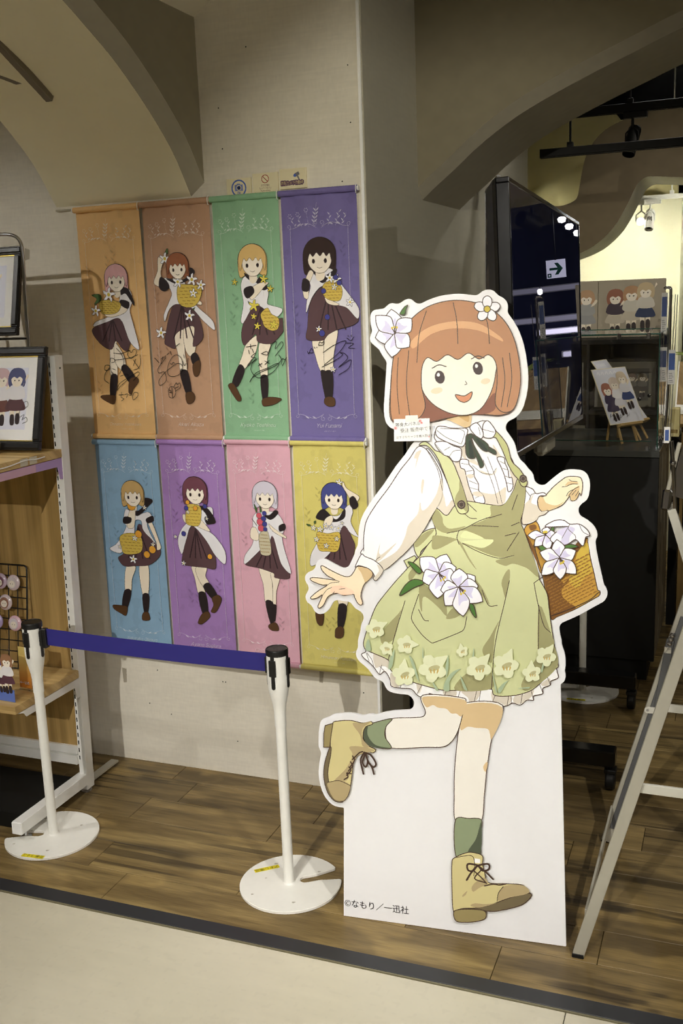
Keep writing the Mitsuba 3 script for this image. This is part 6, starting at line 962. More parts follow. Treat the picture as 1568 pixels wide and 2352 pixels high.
for i, (cn, c, hair, name) in enumerate(BAN):
    up = i < 4; j = i % 4; x0, x1 = BX[j] + .0008, BX[j + 1] - .0012
    if not up and j == 0: x0 -= .004
    zt, zb = (1.793, 1.106) if up else (1.093, .402)
    if not up: zt += (-.006, -.002, .002, .002)[j]
    yb = 2.6952 - (.0012 if j % 2 else 0)
    k = thing('banner', f'{cn} fabric banner with a printed figure, {POSE[i]}', 'banner')
    m = mat('cloth%d' % i, cloth(c), .62, spec=.3)
    nx, nz = 18, 46; X, Zz = np.meshgrid(np.linspace(x0 + .004, x1 - .003, nx), np.linspace(zt - .006, zb + .006, nz))
    top = np.exp(-(zt - Zz) / .05); dy = .0028 * np.sin((X - x0) * 75 + i * 2) * top + .0016 * np.sin((X - x0) * 28 + i) * np.exp(-(zt - Zz) / .16)
    edge = np.sin(np.linspace(0, math.pi, nx)); dy += -.0006 * edge[None, :]
    V = np.c_[X.ravel(), (yb + .0032 + dy).ravel(), Zz.ravel()]
    Fq = np.array([[r * nx + q, (r + 1) * nx + q, (r + 1) * nx + q + 1, r * nx + q + 1] for r in range(nz - 1) for q in range(nx - 1)])
    obj('sheet', (V, Fq), m, k, smooth=True)
    obj('top_roll', tube([(x0, yb, zt), (x1, yb, zt)], .0085, 16), m, k, smooth=40)
    obj('bottom_roll', tube([(x0 + .001, yb + .002, zb), (x1 - .001, yb + .002, zb)], .0085, 16), m, k, smooth=40)
    obj('end_cap', J(*[rod((x + s * .0002, yb, z), (x + s * .005, yb, z), .0065, 14) for z in (zt, zb) for x, s in ((x0, -1), (x1, 1))][(0 if j == 0 else 1)::(1 if j in (0, 3) else 2)]), 'm_white_steel', k, smooth=30)
    obj('hanging_cord', tube(cat([(x1 - .001, yb - .003, zt + .012), (x1 - .0005, yb - .011, zt + .004), (x1 - .001, yb - .009, zt - .012), (x1 - .002, yb - .002, zt - .014)], 4, False), .0011, 6), 'm_white_steel', k)
    sg = affinity.scale
    tint = tuple(int(v + (248 - v) * .52) for v in c); dark = tuple(int(v * .9) for v in c)
    zf = yb - .0006
    obj('border_print', at(flat(frame_print(x0, x1, zt, zb), .0), fr((0, zf, 0), (1, 0, 0), (0, 0, 1))), ink(tint), k)
    g, wd = text(name, .0115, shear=18); s_ = min(1., .115 / wd)
    obj('name_lettering', at(flat(affinity.translate(affinity.scale(g, s_, s_, origin=(0, 0)), (x0 + x1) / 2 - wd * s_ / 2 + .006, zb + .034), 0), fr((0, zf, 0), (1, 0, 0), (0, 0, 1))), ink(tint), k)
    g, wd = text('©なもり／一迅社', .0034)
    obj('credit_line', at(flat(affinity.translate(g, (x0 + x1) / 2 - wd / 2 + .01, zb + .022), 0), fr((0, zf, 0), (1, 0, 0), (0, 0, 1))), ink(tint), k)
    # faint tone-on-tone sprigs
    rs = np.random.RandomState(i); L = []
    for q in range(9):
        bxx, bz = rs.uniform(x0 + .03, x1 - .03), rs.uniform(zb + .09, zt - .13)
        for s in range(4): L.append(leafp(bxx, bz + .011 * s, .014, math.pi / 2 + (.7 if s % 2 else -.7)))
    labels[obj('sprig_print', at(flat(unary_union(L), -.0001), fr((0, zf, 0), (1, 0, 0), (0, 0, 1))), ink(dark), k)] = {'kind': 'stuff'}
    D = BANNERS[i]; lay = []
    add = lambda part, col, L, o=1, kind='f': lay.extend((part, col, kind, o, p) for p in L)
    hx, hz, hr = D['head'][0]
    def blob(P): return [v for a, b in P for v in (int(hx + hr * a), int(hz + hr * b))]
    circ = lambda C_, kx=1., kz=1.: [v for a in np.arange(12) * math.pi / 6 for v in (int(C_[0] + C_[2] * kx * math.cos(a)), int(C_[1] + C_[2] * kz * math.sin(a)))]
    add('hair', 'hair', [blob([(-1.05, -1.05), (-1.18, -.2), (-1.08, .6), (-.6, 1.15), (.1, 1.3), (.75, 1.05), (1.12, .5), (1.15, -.3), (1.0, -1.0), (.4, -.8), (-.4, -.8)])])
    for nm, co in (('leg', 'skin'), ('sock', 'sock'), ('shoe', 'shoe')):
        for p in D[nm]: add(nm, co, [p])
    add('skirt', 'skirt', D['skirt']); xs = np.array(D['skirt'][0]).reshape(-1, 2); c0 = xs.mean(0); b0 = xs[:, 1].min(); 
    for q in np.linspace(.25, .75, 4): add('skirt__pleat', 'pleat', [[int(v) for v in (c0[0], xs[:, 1].max() - 20, xs[:, 0].min() + q * np.ptp(xs[:, 0]), b0 + 60)]], 4, 'l')
    add('blouse', 'white', D['top']); add('collar', 'sock', D['collar']); add('neck', 'skin', [blob([(-.25, -.7), (.25, -.7), (.3, -1.3), (-.05, -1.5), (-.3, -1.3)])], 0)
    add('arm', 'skin', D['arm']); add('cuff', 'sock', D['cuff'])
    if D.get('leaf'): add('leaf', 'leaf', D['leaf'])
    add('basket', 'basket', D['basket']); q = np.array(D['basket'][0]).reshape(-1, 2)
    gb = good(cat(q)); wv = []
    for r_ in range(1, 7):
        zz = q[:, 1].min() + np.ptp(q[:, 1]) * r_ / 7
        for s_i in range(5):
            xa = q[:, 0].min() + np.ptp(q[:, 0]) * (s_i + (.5 if r_ % 2 else 0)) / 5; wv.append([int(xa), int(zz), int(xa + np.ptp(q[:, 0]) * .12), int(zz - 2)])
    add('basket__weave', 'weave', [p for p in wv if gb.contains(Point(p[0], p[1])) and gb.contains(Point(p[2], p[3]))], 1.6, 'l')
    for C_ in D.get('flower', []):
        if C_:
            add('flower', 'flower%d' % (i in (2,)), [[v for a_ in range(15) for v in (int(C_[0] + C_[2] * (1.05, .8, .42)[a_ % 3] * math.cos(a_ * .4189)), int(C_[1] + C_[2] * (1.05, .8, .42)[a_ % 3] * math.sin(a_ * .4189)))]], .6)
            add('flower__centre', 'gold', [circ((C_[0], C_[1], C_[2] * .25))], 0)
    for C_ in D.get('fruit', []): add('fruit', 'fruit' if i != 6 else 'rose', [circ(C_)])
    for C_ in D.get('berry', []): add('berry', 'berry', [circ(C_)], .6)
    add('face', 'face', [blob([(-.82, .1), (-.72, -.5), (-.3, -.92), (.05, -1.0), (.4, -.9), (.78, -.45), (.85, .1), (.6, .6), (-.6, .6)])], 1)
    add('fringe', 'hair', [blob([(-1.0, -.55), (-1.12, .1), (-1.0, .7), (-.55, 1.15), (.1, 1.28), (.75, 1.02), (1.08, .5), (1.1, -.1), (.98, -.6), (.82, -.1), (.72, .25), (.5, .08), (.3, .32), (.05, .1), (-.2, .32), (-.45, .08), (-.65, .28), (-.82, -.1)])], 1)
    for s in (-1, 1): add('eye', 'line', [circ((hx + s * hr * .42, hz - hr * .22, hr * .13), .8, 1.15)], 0)
    add('mouth', 'line', [blob([(-.18, -.62), (0, -.68), (.18, -.62)])], 1.2, 'l')
    pal = dict(hair=hair, skin=(236, 224, 204), sock=(40, 32, 34), shoe=(84, 58, 36), skirt=(88, 64, 68), pleat=(54, 38, 42), white=(228, 226, 230), basket=(206, 180, 84), weave=(140, 106, 40), leaf=(70, 100, 52), flower0=(240, 239, 244), flower1=(220, 206, 84),
               gold=(206, 186, 80), fruit=(222, 160, 60), rose=(206, 90, 104), berry=(66, 66, 140), face=(240, 230, 214), line=(40, 28, 26))
    if i == 6: pal['basket'] = (196, 188, 160)
    print_layers(k, FW(yb - .0009), lay, 0, .00003, pal, outline=1.0, split=('leg', 'sock', 'shoe', 'flower', 'fruit', 'berry', 'eye'), clip=sbox(x0 + 2.0045, zb, x1 + 1.9965, zt))
    if 'ink' in D:
        s_ = [stroke(np.array(p, float).reshape(-1, 2) * .0005, .0016) for p in D['ink'] if len(p) > 4] + [LineString(np.array(p, float).reshape(-1, 2) * .0005).buffer(.0009) for p in D['ink'] if len(p) == 4]
        obj('autograph', at(flat(unary_union(s_), 0), FW(yb - .0052)), 'm_ink', k)

# three small notices above the banners
def notice(x0, x1, z0, z1, label):
    k = thing('notice_card', label, 'sign')
    obj('card', bx(x0, x1, YW - .0055, YW - .0005, z0, z1, .0004), mat('card_cream', (224, 214, 180), .6), k)
    return k, fr(((x0 + x1) / 2, YW - .0058, (z0 + z1) / 2), (1, 0, 0), (0, 0, 1))
BLUE = ink((76, 100, 176)); DKB = ink((40, 50, 92)); RED = ink((150, 62, 40)); MAR = ink((96, 40, 44)); PUR = ink((80, 44, 84)); CREAM = ink((226, 208, 150))
k, F = notice(-1.381, -1.3035, 1.794, 1.846, 'cream notice with a blue ringed camera and OK, leftmost of three above the green banner')
obj('ring', at(flat(Point(0, -.001).buffer(.0235, 24).difference(Point(0, -.001).buffer(.0195, 24))), F), BLUE, k)
obj('camera_symbol', at(flat(unary_union([sbox(-.0125, -.0085, .0125, .0085), sbox(-.006, .0085, .004, .0115)]).difference(Point(0, 0).buffer(.0075))), F), ink((116, 128, 184)), k)
obj('lens_symbol', at(flat(Point(0, 0).buffer(.0055)), F), DKB, k)
g, w_ = text('OK', .0062, True); obj('lettering', at(flat(affinity.translate(g, -w_ / 2, -.0172)), F), BLUE, k)
k, F = notice(-1.2985, -1.2195, 1.8, 1.8545, 'cream notice with a red no-touch circle, middle of three above the green banner')
obj('ring', at(flat(unary_union([Point(0, .011).buffer(.0115, 24).difference(Point(0, .011).buffer(.0095, 24)), LineString([(-.0072, .0182), (.0072, .0038)]).buffer(.001)])), F), RED, k)
m_ = []
for s, h, z in (('お手を触れ', .0050, -.0085), ('ないでください', .0050, -.0162), ('Please do not touch', .0026, -.0218)):
    g, w_ = text(s, h, True); m_.append(flat(affinity.translate(affinity.scale(g, .82, 1, origin=(0, 0)), -w_ * .41, z)))
obj('lettering', at(J(*m_), F), MAR, k)
k, F = notice(-1.2145, -1.1335, 1.806, 1.86, 'cream security camera notice with purple lettering, rightmost of three above the violet banner')
g, w_ = text('防犯カメラ作動中', .0082, True); s_ = .068 / w_; g = affinity.translate(affinity.scale(g, s_, 1.05, origin=(0, 0)), -.0365, -.0155)
obj('lettering_halo', at(flat(g.buffer(.0022)), F), PUR, k); obj('lettering', at(flat(g, .0002), F), CREAM, k)
obj('camera_symbol', at(flat(unary_union([affinity.rotate(sbox(.004, .006, .020, .015), 25), LineString([(.014, .006), (.018, -.002)]).buffer(.002)])), F), ink((110, 108, 112)), k)
obj('lens_symbol', at(flat(Point(.006, .0075).buffer(.0042), .0002), F), BLUE, k)

# ------------------------------------------------------------------ belt stanchions
def sticker(F, k):
    o = thing('yellow_sticker', k[1], 'sticker', 'property stickers on the stanchion bases')
    obj('film', at(ext(sbox(-.034, -.0075, .034, .0075), .0003), F), ink((222, 206, 40)), o)
    g, w_ = text('アトレ備品', .0098); obj('lettering', at(flat(affinity.translate(g, -w_ / 2, -.0042), .0005), F), 'm_ink', o)
def stanchion(x, y, notch, rot, label, belt=None, stick=None):
    k = thing('stanchion', label, 'stanchion', 'white belt stanchions')
    cx, cyy = x + .004 * math.cos(notch), y + .004 * math.sin(notch); R = .1335
    slot = LineString([(.040, 0), (.2, 0)]).buffer(.0145, 8).union(Polygon([(.075, -.0145), (.16, -.034), (.16, .034), (.075, .0145)]))
    pl = Point(0, 0).buffer(R, 48).difference(affinity.rotate(slot, math.degrees(notch), origin=(0, 0))).buffer(-.006, 5).buffer(.006, 5)
    b = J(mv(ext(pl.buffer(-.0018), .0085), 0, 0, 0), mv(ext(pl, .0062), 0, 0, .001))
    obj('base_plate', mv(b, cx, cyy, 0), 'm_white_paint', k)
    obj('weld_ring', mv(lathe([(.0135, .0085), (.0168, .0085), (.0145, .011), (.0135, .0125)], 24), x, y, 0), 'm_white_paint', k, smooth=30)
    z = .655
    obj('pole', mv(lathe([(0, .008), (.0134, .008), (.0134, z - .205), (0, z - .205)], 28), x, y, 0), 'm_white_paint', k, smooth=30)
    obj('collar', mv(lathe([(.0132, z - .208), (.0150, z - .2075), (.0152, z - .168), (.0172, z - .150), (.0228, z - .124), (.0258, z - .108), (.0268, z - .094), (.0272, z - .085), (.0272, z - .012), (.0265, z - .010), (0, z - .010)], 36), x, y, 0), 'm_white_paint', k, smooth=25)
    obj('cap', mv(lathe([(.0268, z - .0165), (.0284, z - .0155), (.0286, z - .004), (.0272, z - .0005), (.0248, z + .0002), (.0244, z - .0012), (0, z - .0012)], 36), x, y, 0), 'm_black_plastic', k, smooth=25)
    for q in range(4):
        a = rot + q * math.pi / 2; c, s = math.cos(a), math.sin(a)
        F = fr((x + .0268 * c, y + .0268 * s, 0), (-s, c, 0), (0, 0, 1))
        h = obj('belt_socket', at(J(mv(ext(rrect(.0098, .088, .0048), .0022), 0, z - .057, -.0002), bx(-.0092, .0092, z - .0665, z - .024, .0004, .0046, .001), bx(-.0034, .0034, z - .092, z - .024, .0005, .0034, .001)), F), 'm_black_plastic', k)
        if belt == q: obj('clip', at(J(bx(-.0105, .0105, z - .068, z - .018, .0035, .0105, .0012), bx(-.0088, .0088, z - .072, z - .016, .0095, .0225, .002)), F), 'm_black_plastic', k)
    for a_, r_, s_ in ((.9, .085, .003), (2.4, .1, .004), (4.0, .11, .0026), (5.2, .095, .0034), (3.2, .07, .002)):
        put('scuff', mikit.ply(mv(ext(Point(0, 0).buffer(s_, 4).union(Point(s_, s_ * .6).buffer(s_ * .6, 4)), .0002), cx + r_ * math.cos(a_), cyy + r_ * math.sin(a_), .0085), ink((176, 172, 160))), k)
    if stick:
        u, v, an, lb = stick; sticker(fr((u, v, .0088), (math.cos(an), math.sin(an), 0), (-math.sin(an), math.cos(an), 0)), (k, lb))
    return k
PL, PR = (-1.806, 2.199), (-1.046, 2.177)
dirb = math.atan2(PR[1] - PL[1], PR[0] - PL[0])
stanchion(*PL, math.radians(196), dirb, 'white belt stanchion in front of the shelf unit, its base notched to the left', belt=0, stick=(-1.785, 2.0765, .10, 'yellow property sticker on the stanchion base by the shelf unit'))
stanchion(*PR, math.radians(36), dirb, 'white belt stanchion in front of the banners, beside the cut-out panel', stick=(-1.129, 2.217, math.radians(220), 'yellow upside-down property sticker on the stanchion base beside the cut-out panel'))
stanchion(-.507, 3.722, math.radians(80), .3, 'white belt stanchion in the shadow behind the cut-out panel', stick=(-.515, 3.612, .05, 'yellow property sticker on the shaded stanchion base behind the cut-out panel'))
k = thing('barrier_belt', 'dark blue barrier belt stretched between the two front stanchions', 'belt')
a = np.array([PL[0] + .047, PL[1] - .0013]); b = np.array([PR[0] - .028, PR[1] + .0008])
V = []; n = 30
for i in range(n + 1):
    t = i / n; p = a + (b - a) * t; sag = -.004 * math.sin(math.pi * t)
    for z_ in (.590, .6375):
        for d in (-.0006, .0006): V.append((p[0], p[1] + d, z_ + sag + (.001 * (1 - t))))
V = np.array(V); Fq = []
for i in range(n):
    o, q = i * 4, i * 4 + 4; Fq += [[o, q, q + 2, o + 2], [o + 1, o + 3, q + 3, q + 1], [o + 2, q + 2, q + 3, o + 3], [o, o + 1, q + 1, q]]
Fq += [[0, 2, 3, 1], [4 * n, 4 * n + 1, 4 * n + 3, 4 * n + 2]]
obj('webbing', (V, np.array(Fq)), mat('belt', (44, 40, 118), .6), k)

# ------------------------------------------------------------------ gondola shelf at the left and what stands on it
XU = -1.8715
SH = np.eye(4); SH[0, 2], SH[0, 3] = .0215, .007               # the unit stands a little out of plumb
WARP[0] = SH
k = thing('shelf_unit', 'white slotted steel shelf unit with wood-grain back panel and two wooden shelves at the left', 'shelf')
up = bx(XU - .026, XU, 2.452, 2.490, .012, 1.372, .0012)
u_ = obj('upright', up, 'm_white_steel', k)
sl = mikit.ply(bx(XU - .0215, XU - .0185, 2.4512, 2.4525, -.0065, .0065), 'm_slot')
for i in range(49): put('slot', sl, u_, T().translate([.007 + .0215 * (1.345 - i * .0255), 0, 1.345 - i * .0255]))
obj('screw_hole', mv(trimesh.creation.icosphere(1, .0025), XU, 2.474, 1.335), 'm_slot', u_)
obj('foot', bx(XU - .034, XU, 2.135, 2.492, .028, .066, .0015), 'm_white_steel', k)
obj('foot_cap', bx(XU - .033, XU - .001, 2.131, 2.1355, .029, .065, .001), 'm_paper', k)
for yy in (2.17, 2.47): obj('levelling_foot', mv(lathe([(0, 0), (.016, 0), (.017, .004), (.006, .010), (.0045, .03), (0, .03)], 18), XU - .017, yy, 0), 'm_chrome', k, smooth=30)
obj('back_panel', bx(-2.75, XU - .026, 2.458, 2.47, .155, 1.36), 'm_panel_wood', k)
obj('top_rail', bx(-2.75, XU - .026, 2.45, 2.472, 1.345, 1.362, .001), 'm_white_steel', k)
obj('bottom_rail', J(bx(-2.75, XU - .026, 2.448, 2.474, .132, .158, .001), bx(-2.75, XU - .026, 2.444, 2.474, .098, .128, .001)), 'm_white_steel', k)
obj('back_foot', bx(XU - .05, XU - .022, 2.49, 2.66, .01, .016), 'm_alu', k)
for nm, z1, yf in (('shelf_board', 1.101, 2.02), ('shelf_board', .414, 2.152)):
    s_ = obj(nm, bx(-2.75, XU, yf, 2.452, z1 - .024, z1, .0008), 'm_shelf_wood', k)
    hi = z1 > 1
    poly = Polygon([(2.452, z1 - .026), (2.452, z1 - .088), (2.440, z1 - .088), (2.430, z1 - .050), (2.20, z1 - .048), (yf + .02 if hi else 2.19, z1 - .038 if hi else z1 - .034), (yf + .012 if hi else 2.165, z1 - .026)])
    m = ext(poly, .0022); obj('bracket', at(m, np.array([[0, 0, 1, XU - .004], [1, 0, 0, 0], [0, 1, 0, 0], [0, 0, 0, 1.]])), 'm_white_steel' if not hi else ink((176, 150, 200)), s_)
    if hi:
        poly2 = Polygon([(2.30, z1 - .048), (2.30, z1 - .027), (2.03, z1 - .027), (2.03, z1 - .036), (2.2, z1 - .048)])
        obj('paper_strip', at(ext(Polygon([(2.33, z1 - .0485), (2.33, z1 - .027), (2.03, z1 - .027), (2.03, z1 - .0485)]), .0006), np.array([[0, 0, 1, XU - .0012], [1, 0, 0, 0], [0, 1, 0, 0], [0, 0, 0, 1.]])), ink((206, 168, 190)), s_)
        for yy in (2.32, 2.28): obj('clear_tape', bx(XU, XU + .0006, yy - .016, yy + .016, z1 - .0225, z1 - .002), ink((196, 190, 170)), s_)
        obj('cable', tube(cat([(XU + .002, 2.37, z1 - .010), (XU + .002, 2.33, z1 - .011), (XU + .002, 2.28, z1 - .007), (XU + .002, 2.2, z1 - .013), (XU + .003, 2.05, z1 - .012)], 5, False), .0016, 6), 'm_paper', s_)
obj('floor_tray', bx(-2.75, XU - .05, 2.2, 2.45, .002, .05), 'm_black_matte', k)

WARP[0] = None
# generic paper-doll figure as flat print, in metres: s height
def doll(F, k, s, hair, top, skirt, z=0., arm=0, name='figure'):
    q = []
    def P(col, pts, sm=True):
        p = np.array(pts, float) * s; q.append((col, good(cat(p, 4)) if sm else good(p)))
    P(hair, [(-.15, .66), (-.19, .82), (-.13, .96), (0, 1.0), (.13, .96), (.19, .82), (.15, .66), (0, .7)])
    P((236, 224, 204), [(-.09, .06), (-.02, .06), (-.02, .34), (-.11, .34)]); P((236, 224, 204), [(.02, .08), (.09, .08), (.11, .34), (.02, .34)])
    P((52, 42, 42), [(-.09, .0), (-.01, .0), (-.02, .16), (-.095, .16)]); P((52, 42, 42), [(.02, .02), (.10, .02), (.095, .18), (.02, .18)])
    P(skirt, [(-.10, .48), (.10, .48), (.22, .28), (.08, .24), (-.08, .24), (-.22, .28)])
    P(top, [(-.12, .68), (.12, .68), (.2, .5), (.10, .44), (-.10, .44), (-.2, .5)])
    P((236, 224, 204), [(.1, .62), (.18, .66 + .1 * arm), (.24, .74 + .1 * arm), (.21, .78 + .1 * arm), (.14, .7), (.08, .58)])
    P((240, 230, 214), [(-.12, .78), (-.08, .69), (0, .665), (.08, .69), (.12, .78), (.1, .86), (-.1, .86)])
    P(hair, [(-.165, .72), (-.18, .86), (-.1, .97), (0, .99), (.1, .97), (.18, .86), (.165, .72), (.12, .8), (.06, .84), (0, .81), (-.06, .84), (-.12, .8)])
    for x in (-.045, .045): q.append(((44, 32, 30), Point(x * s, .775 * s).buffer(.014 * s, 3)))
    g = thing_part(name, k)
    for i, (c, pg) in enumerate(q):
        if pg.area: obj(('hair', 'leg', 'leg', 'sock', 'sock', 'skirt', 'blouse', 'arm', 'face', 'fringe', 'eye', 'eye')[i], at(flat(pg, z + i * .00004), F), ink(c), g)
def thing_part(name, k): return numbered(k + '__' + name)
def framed(name, label, F, w, h, fw, inner):
    k = thing(name, label, 'picture frame')
    for nm, (x0, x1, y0, y1) in (('frame_rail', (0, w, 0, fw)), ('frame_rail', (0, w, h - fw, h)), ('frame_rail', (0, fw, fw, h - fw)), ('frame_rail', (w - fw, w, fw, h - fw))):
        hor = x1 - x0 > y1 - y0
        m = J(bx(x0, x1, y0, y1, -.006, .008, .002), bx(x0 + (0 if hor else .002), x1 - (0 if hor else .002), y0 + .004, y1 - .004, .006, .0125, .003))
        obj(nm, at(m, F), 'm_black_plastic', k)
    obj('gold_slip', at(J(bx(fw, w - fw, fw, fw + .003, 0, .0035), bx(fw, w - fw, h - fw - .003, h - fw, 0, .0035), bx(fw, fw + .003, fw, h - fw, 0, .0035), bx(w - fw - .003, w - fw, fw, h - fw, 0, .0035)), F), mat('gold_slip', (196, 170, 84), .35, metal=.6), k)
    obj('mat_board', at(bx(fw, w - fw, fw, h - fw, -.005, 0), F), 'm_paper', k)
    obj('print_sheet', at(flat(sbox(fw + inner, fw + inner, w - fw - inner, h - fw - inner), .0004), F), ink((222, 224, 238)), k)
    return k
# frame leaning on the upper shelf
Fu = np.array([1, 0, 0.]); Fv = np.array([0, .078, .29])
F = fr((-2.152, 2.366, 1.1085), Fu, Fv)
k = framed('framed_picture', 'black framed picture with gold slip leaning on the upper shelf', F, .303, .300, .026, .034)
doll(fr(tuple(np.array(F[:3, 3]) + F[:3, 0] * .205 + F[:3, 1] * .075 + F[:3, 2] * .001), F[:3, 0], F[:3, 1]), k, .165, (74, 78, 120), (228, 226, 230), (92, 62, 66), arm=1)
doll(fr(tuple(np.array(F[:3, 3]) + F[:3, 0] * .150 + F[:3, 1] * .07 + F[:3, 2] * .0006), F[:3, 0], F[:3, 1]), k, .17, (206, 176, 180), (228, 226, 230), (110, 70, 62))
sg_ = [[(.236, .12), (.232, .135), (.245, .142), (.25, .13), (.24, .122)], [(.215, .10), (.228, .122), (.24, .12)], [(.212, .085), (.222, .11)], [(.222, .095), (.238, .103), (.232, .088), (.245, .096), (.25, .085), (.235, .078)]]
obj('autograph', at(flat(unary_union([stroke(p, .0011) for p in sg_]), .0012), F), 'm_ink', k)
# frame above it on a chrome loop stand
F2 = fr((-2.24, 2.475, 1.432), (1, .0, 0), (0, .06, .25))
k = framed('framed_picture', 'black framed picture standing behind the leaning one, cut by the left photo edge', F2, .268, .262, .024, .03)
for q in range(2): doll(fr(tuple(F2[:3, 3] + F2[:3, 0] * (.10 + .065 * q) + F2[:3, 1] * .06 + F2[:3, 2] * .001), F2[:3, 0], F2[:3, 1]), k, .14, [(150, 104, 84), (206, 178, 130)][q], (228, 226, 230), (92, 64, 70), arm=q)
k = thing('chrome_display_stand', 'bent chrome tube stand holding the upper picture frame', 'stand')
obj('tube', tube(cat([(-2.3, 2.505, 1.72), (-2.02, 2.51, 1.722), (-1.972, 2.512, 1.712), (-1.958, 2.513, 1.68), (-1.957, 2.505, 1.55), (-1.955, 2.492, 1.30), (-1.955, 2.489, 1.11)], 6, False), .0052, 10), 'm_chrome', k, smooth=40)
obj('tube', tube(cat([(-2.29, 2.513, 1.715), (-2.303, 2.512, 1.68), (-2.302, 2.505, 1.55), (-2.300, 2.492, 1.30), (-2.300, 2.489, 1.11)], 5, False), .0052, 10), 'm_chrome', k, smooth=40)
obj('rest_bar', rod((-2.3, 2.5, 1.422), (-1.957, 2.5, 1.422), .004), 'm_chrome', k)
# little acrylic charms in front of the leaning frame
for i, (x, c) in enumerate(((-1.985, (206, 150, 60)), (-2.02, (190, 150, 160)))):
    k = thing('acrylic_charm', ['small printed acrylic charm with an amber hood before the leaning picture', 'small pinkish printed acrylic charm at the foot of the leaning picture'][i], 'figure stand')
    Fq_ = fr((x, 2.345 - .02 * i, 1.1022), (1, -.1, 0), (0, 0, 1))
    obj('plate', at(ext(affinity.scale(Point(0, .035).buffer(.024), .8, 1.35), .0018), Fq_), 'm_acrylic', k)
    obj('foot', at(bx(-.02, .02, 0, .003, -.012, .016, .001), Fq_), 'm_acrylic', k)
    obj('print', at(flat(Polygon([(-.014, .012), (.014, .012), (.018, .04), (.004, .06), (-.014, .05)]), .002), Fq_), ink(c), k)
    doll(fr(tuple(np.array(Fq_[:3, 3]) + np.array([0, -.0024, .008])), Fq_[:3, 0], Fq_[:3, 1]), k, .042, (120, 86, 70), (228, 224, 224), (92, 70, 76))
# wire grid with round badges on the lower shelf, leaning back
G0 = np.array([-2.32, 2.40, .420]); Gu = np.array([1, 0, 0.]); Gv = np.array([0.03, .045, .31]); FG = fr(G0, Gu, Gv)
k = thing('wire_grid', 'black wire grid panel with round badges leaning on the lower shelf', 'grid panel')
Wg, Hg, ps = .315, .322, .0345
obj('border_wire', at(tube(cat([(0, 0, 0), (0, 0, 0), (Wg, 0, 0), (Wg, 0, 0), (Wg, Hg - .012, 0), (Wg - .004, Hg - .003, 0), (Wg - .014, Hg, 0), (0, Hg, 0), (0, Hg, 0)], 3), .0026, 8, True), FG), 'm_black_plastic', k, smooth=40)
for i in range(1, 9): obj('upright_wire', at(rod((Wg - ps * i, 0, 0), (Wg - ps * i, Hg, 0), .0017, 6), FG), 'm_black_plastic', k)
for i in range(1, 10): obj('cross_wire', at(rod((0, Hg - ps * i * .97, .003), (Wg, Hg - ps * i * .97, .003), .0017, 6), FG), 'm_black_plastic', k)
bad = [(.270, .268, (198, 180, 186), (206, 196, 198)), (.222, .27, (190, 168, 190), (120, 84, 100)), (.240, .205, (206, 190, 196), (150, 112, 96)), (.275, .142, (214, 176, 190), (214, 206, 214)), (.205, .143, (168, 150, 196), (116, 92, 140))]
lb = ['topmost right', 'topmost, cut by the photo edge', 'middle of the grid', 'lowest right', 'lowest, cut by the photo edge']
for i, (x, y_, c, hr_) in enumerate(bad):
    k = thing('tin_badge', f'round glittery tin face badge on the wire grid, {lb[i]}', 'badge', 'tin badges on the wire grid')
    r = .0245; m = trimesh.creation.revolve(np.array([(0, .010), (r * .6, .009), (r * .9, .0062), (r, .003), (r * .97, 0), (0, 0)]), sections=28); m.fix_normals()
    Fb = fr(G0 + FG[:3, 0] * x + FG[:3, 1] * y_ + FG[:3, 2] * .0045, FG[:3, 0], FG[:3, 1])
    obj('disc', at(m, Fb), mat('badge%d' % i, c, .2, spec=.6, clear=.8), k, smooth=40)
    obj('hair_print', at(flat(affinity.scale(Point(0, -.001).buffer(.0165), 1, 1.05), .0098), Fb), ink(hr_), k)
    obj('face_print', at(flat(affinity.scale(Point(0, -.004).buffer(.0115), 1, .95), .0100), Fb), ink((236, 226, 214)), k)
    for s in (-1, 1): obj('eye', at(flat(Point(s * .0042, -.003).buffer(.0013, 4), .0102), Fb), 'm_ink', k)
    for q in range(7):
        a_ = .5 + q * .33; obj('glitter', at(mv(trimesh.creation.icosphere(1, .0011), .0185 * math.cos(a_), .0185 * math.sin(a_), .0078), Fb), 'm_paper', k)
# acrylic price stand and acrylic figure stand
k = thing('acrylic_price_plate', 'amber tinted acrylic plate standing on the lower shelf behind the stanchion', 'sign')
Fq_ = fr((-1.905, 2.262, .4145), (1, -.12, 0), (0, .06, 1))
mat('amber', proc(lambda p, n, uv: mix(lin((186, 112, 40)), lin((208, 186, 110)), smoothstep(.42, .55, p.z))), .2, spec=.5)
obj('plate', at(bx(-.02, .026, .01, .132, -.0015, .0015, .0006), Fq_), 'm_amber', k); obj('base', at(bx(-.03, .05, 0, .004, -.02, .025, .001), Fq_), 'm_acrylic', k)
g, w_ = text('©一迅社', .0072, True); obj('lettering', at(flat(affinity.translate(g, -.018, .022), .0018), Fq_), 'm_paper', k)
k = thing('acrylic_figure_stand', 'printed acrylic figure group on a blue base at the front of the lower shelf', 'figure stand')
Fq_ = fr((-1.912, 2.185, .4145), (1, -.06, 0), (0, .02, 1))
obj('plate', at(ext(good(cat([(-.1, .02), (-.1, .14), (-.03, .17), (.02, .165), (.04, .12), (.035, .03), (.036, .0)], 5)), .0022), Fq_), 'm_acrylic', k)
obj('base', at(bx(-.1, .036, .0, .036, .0023, .0030), Fq_), ink((96, 118, 190)), k)
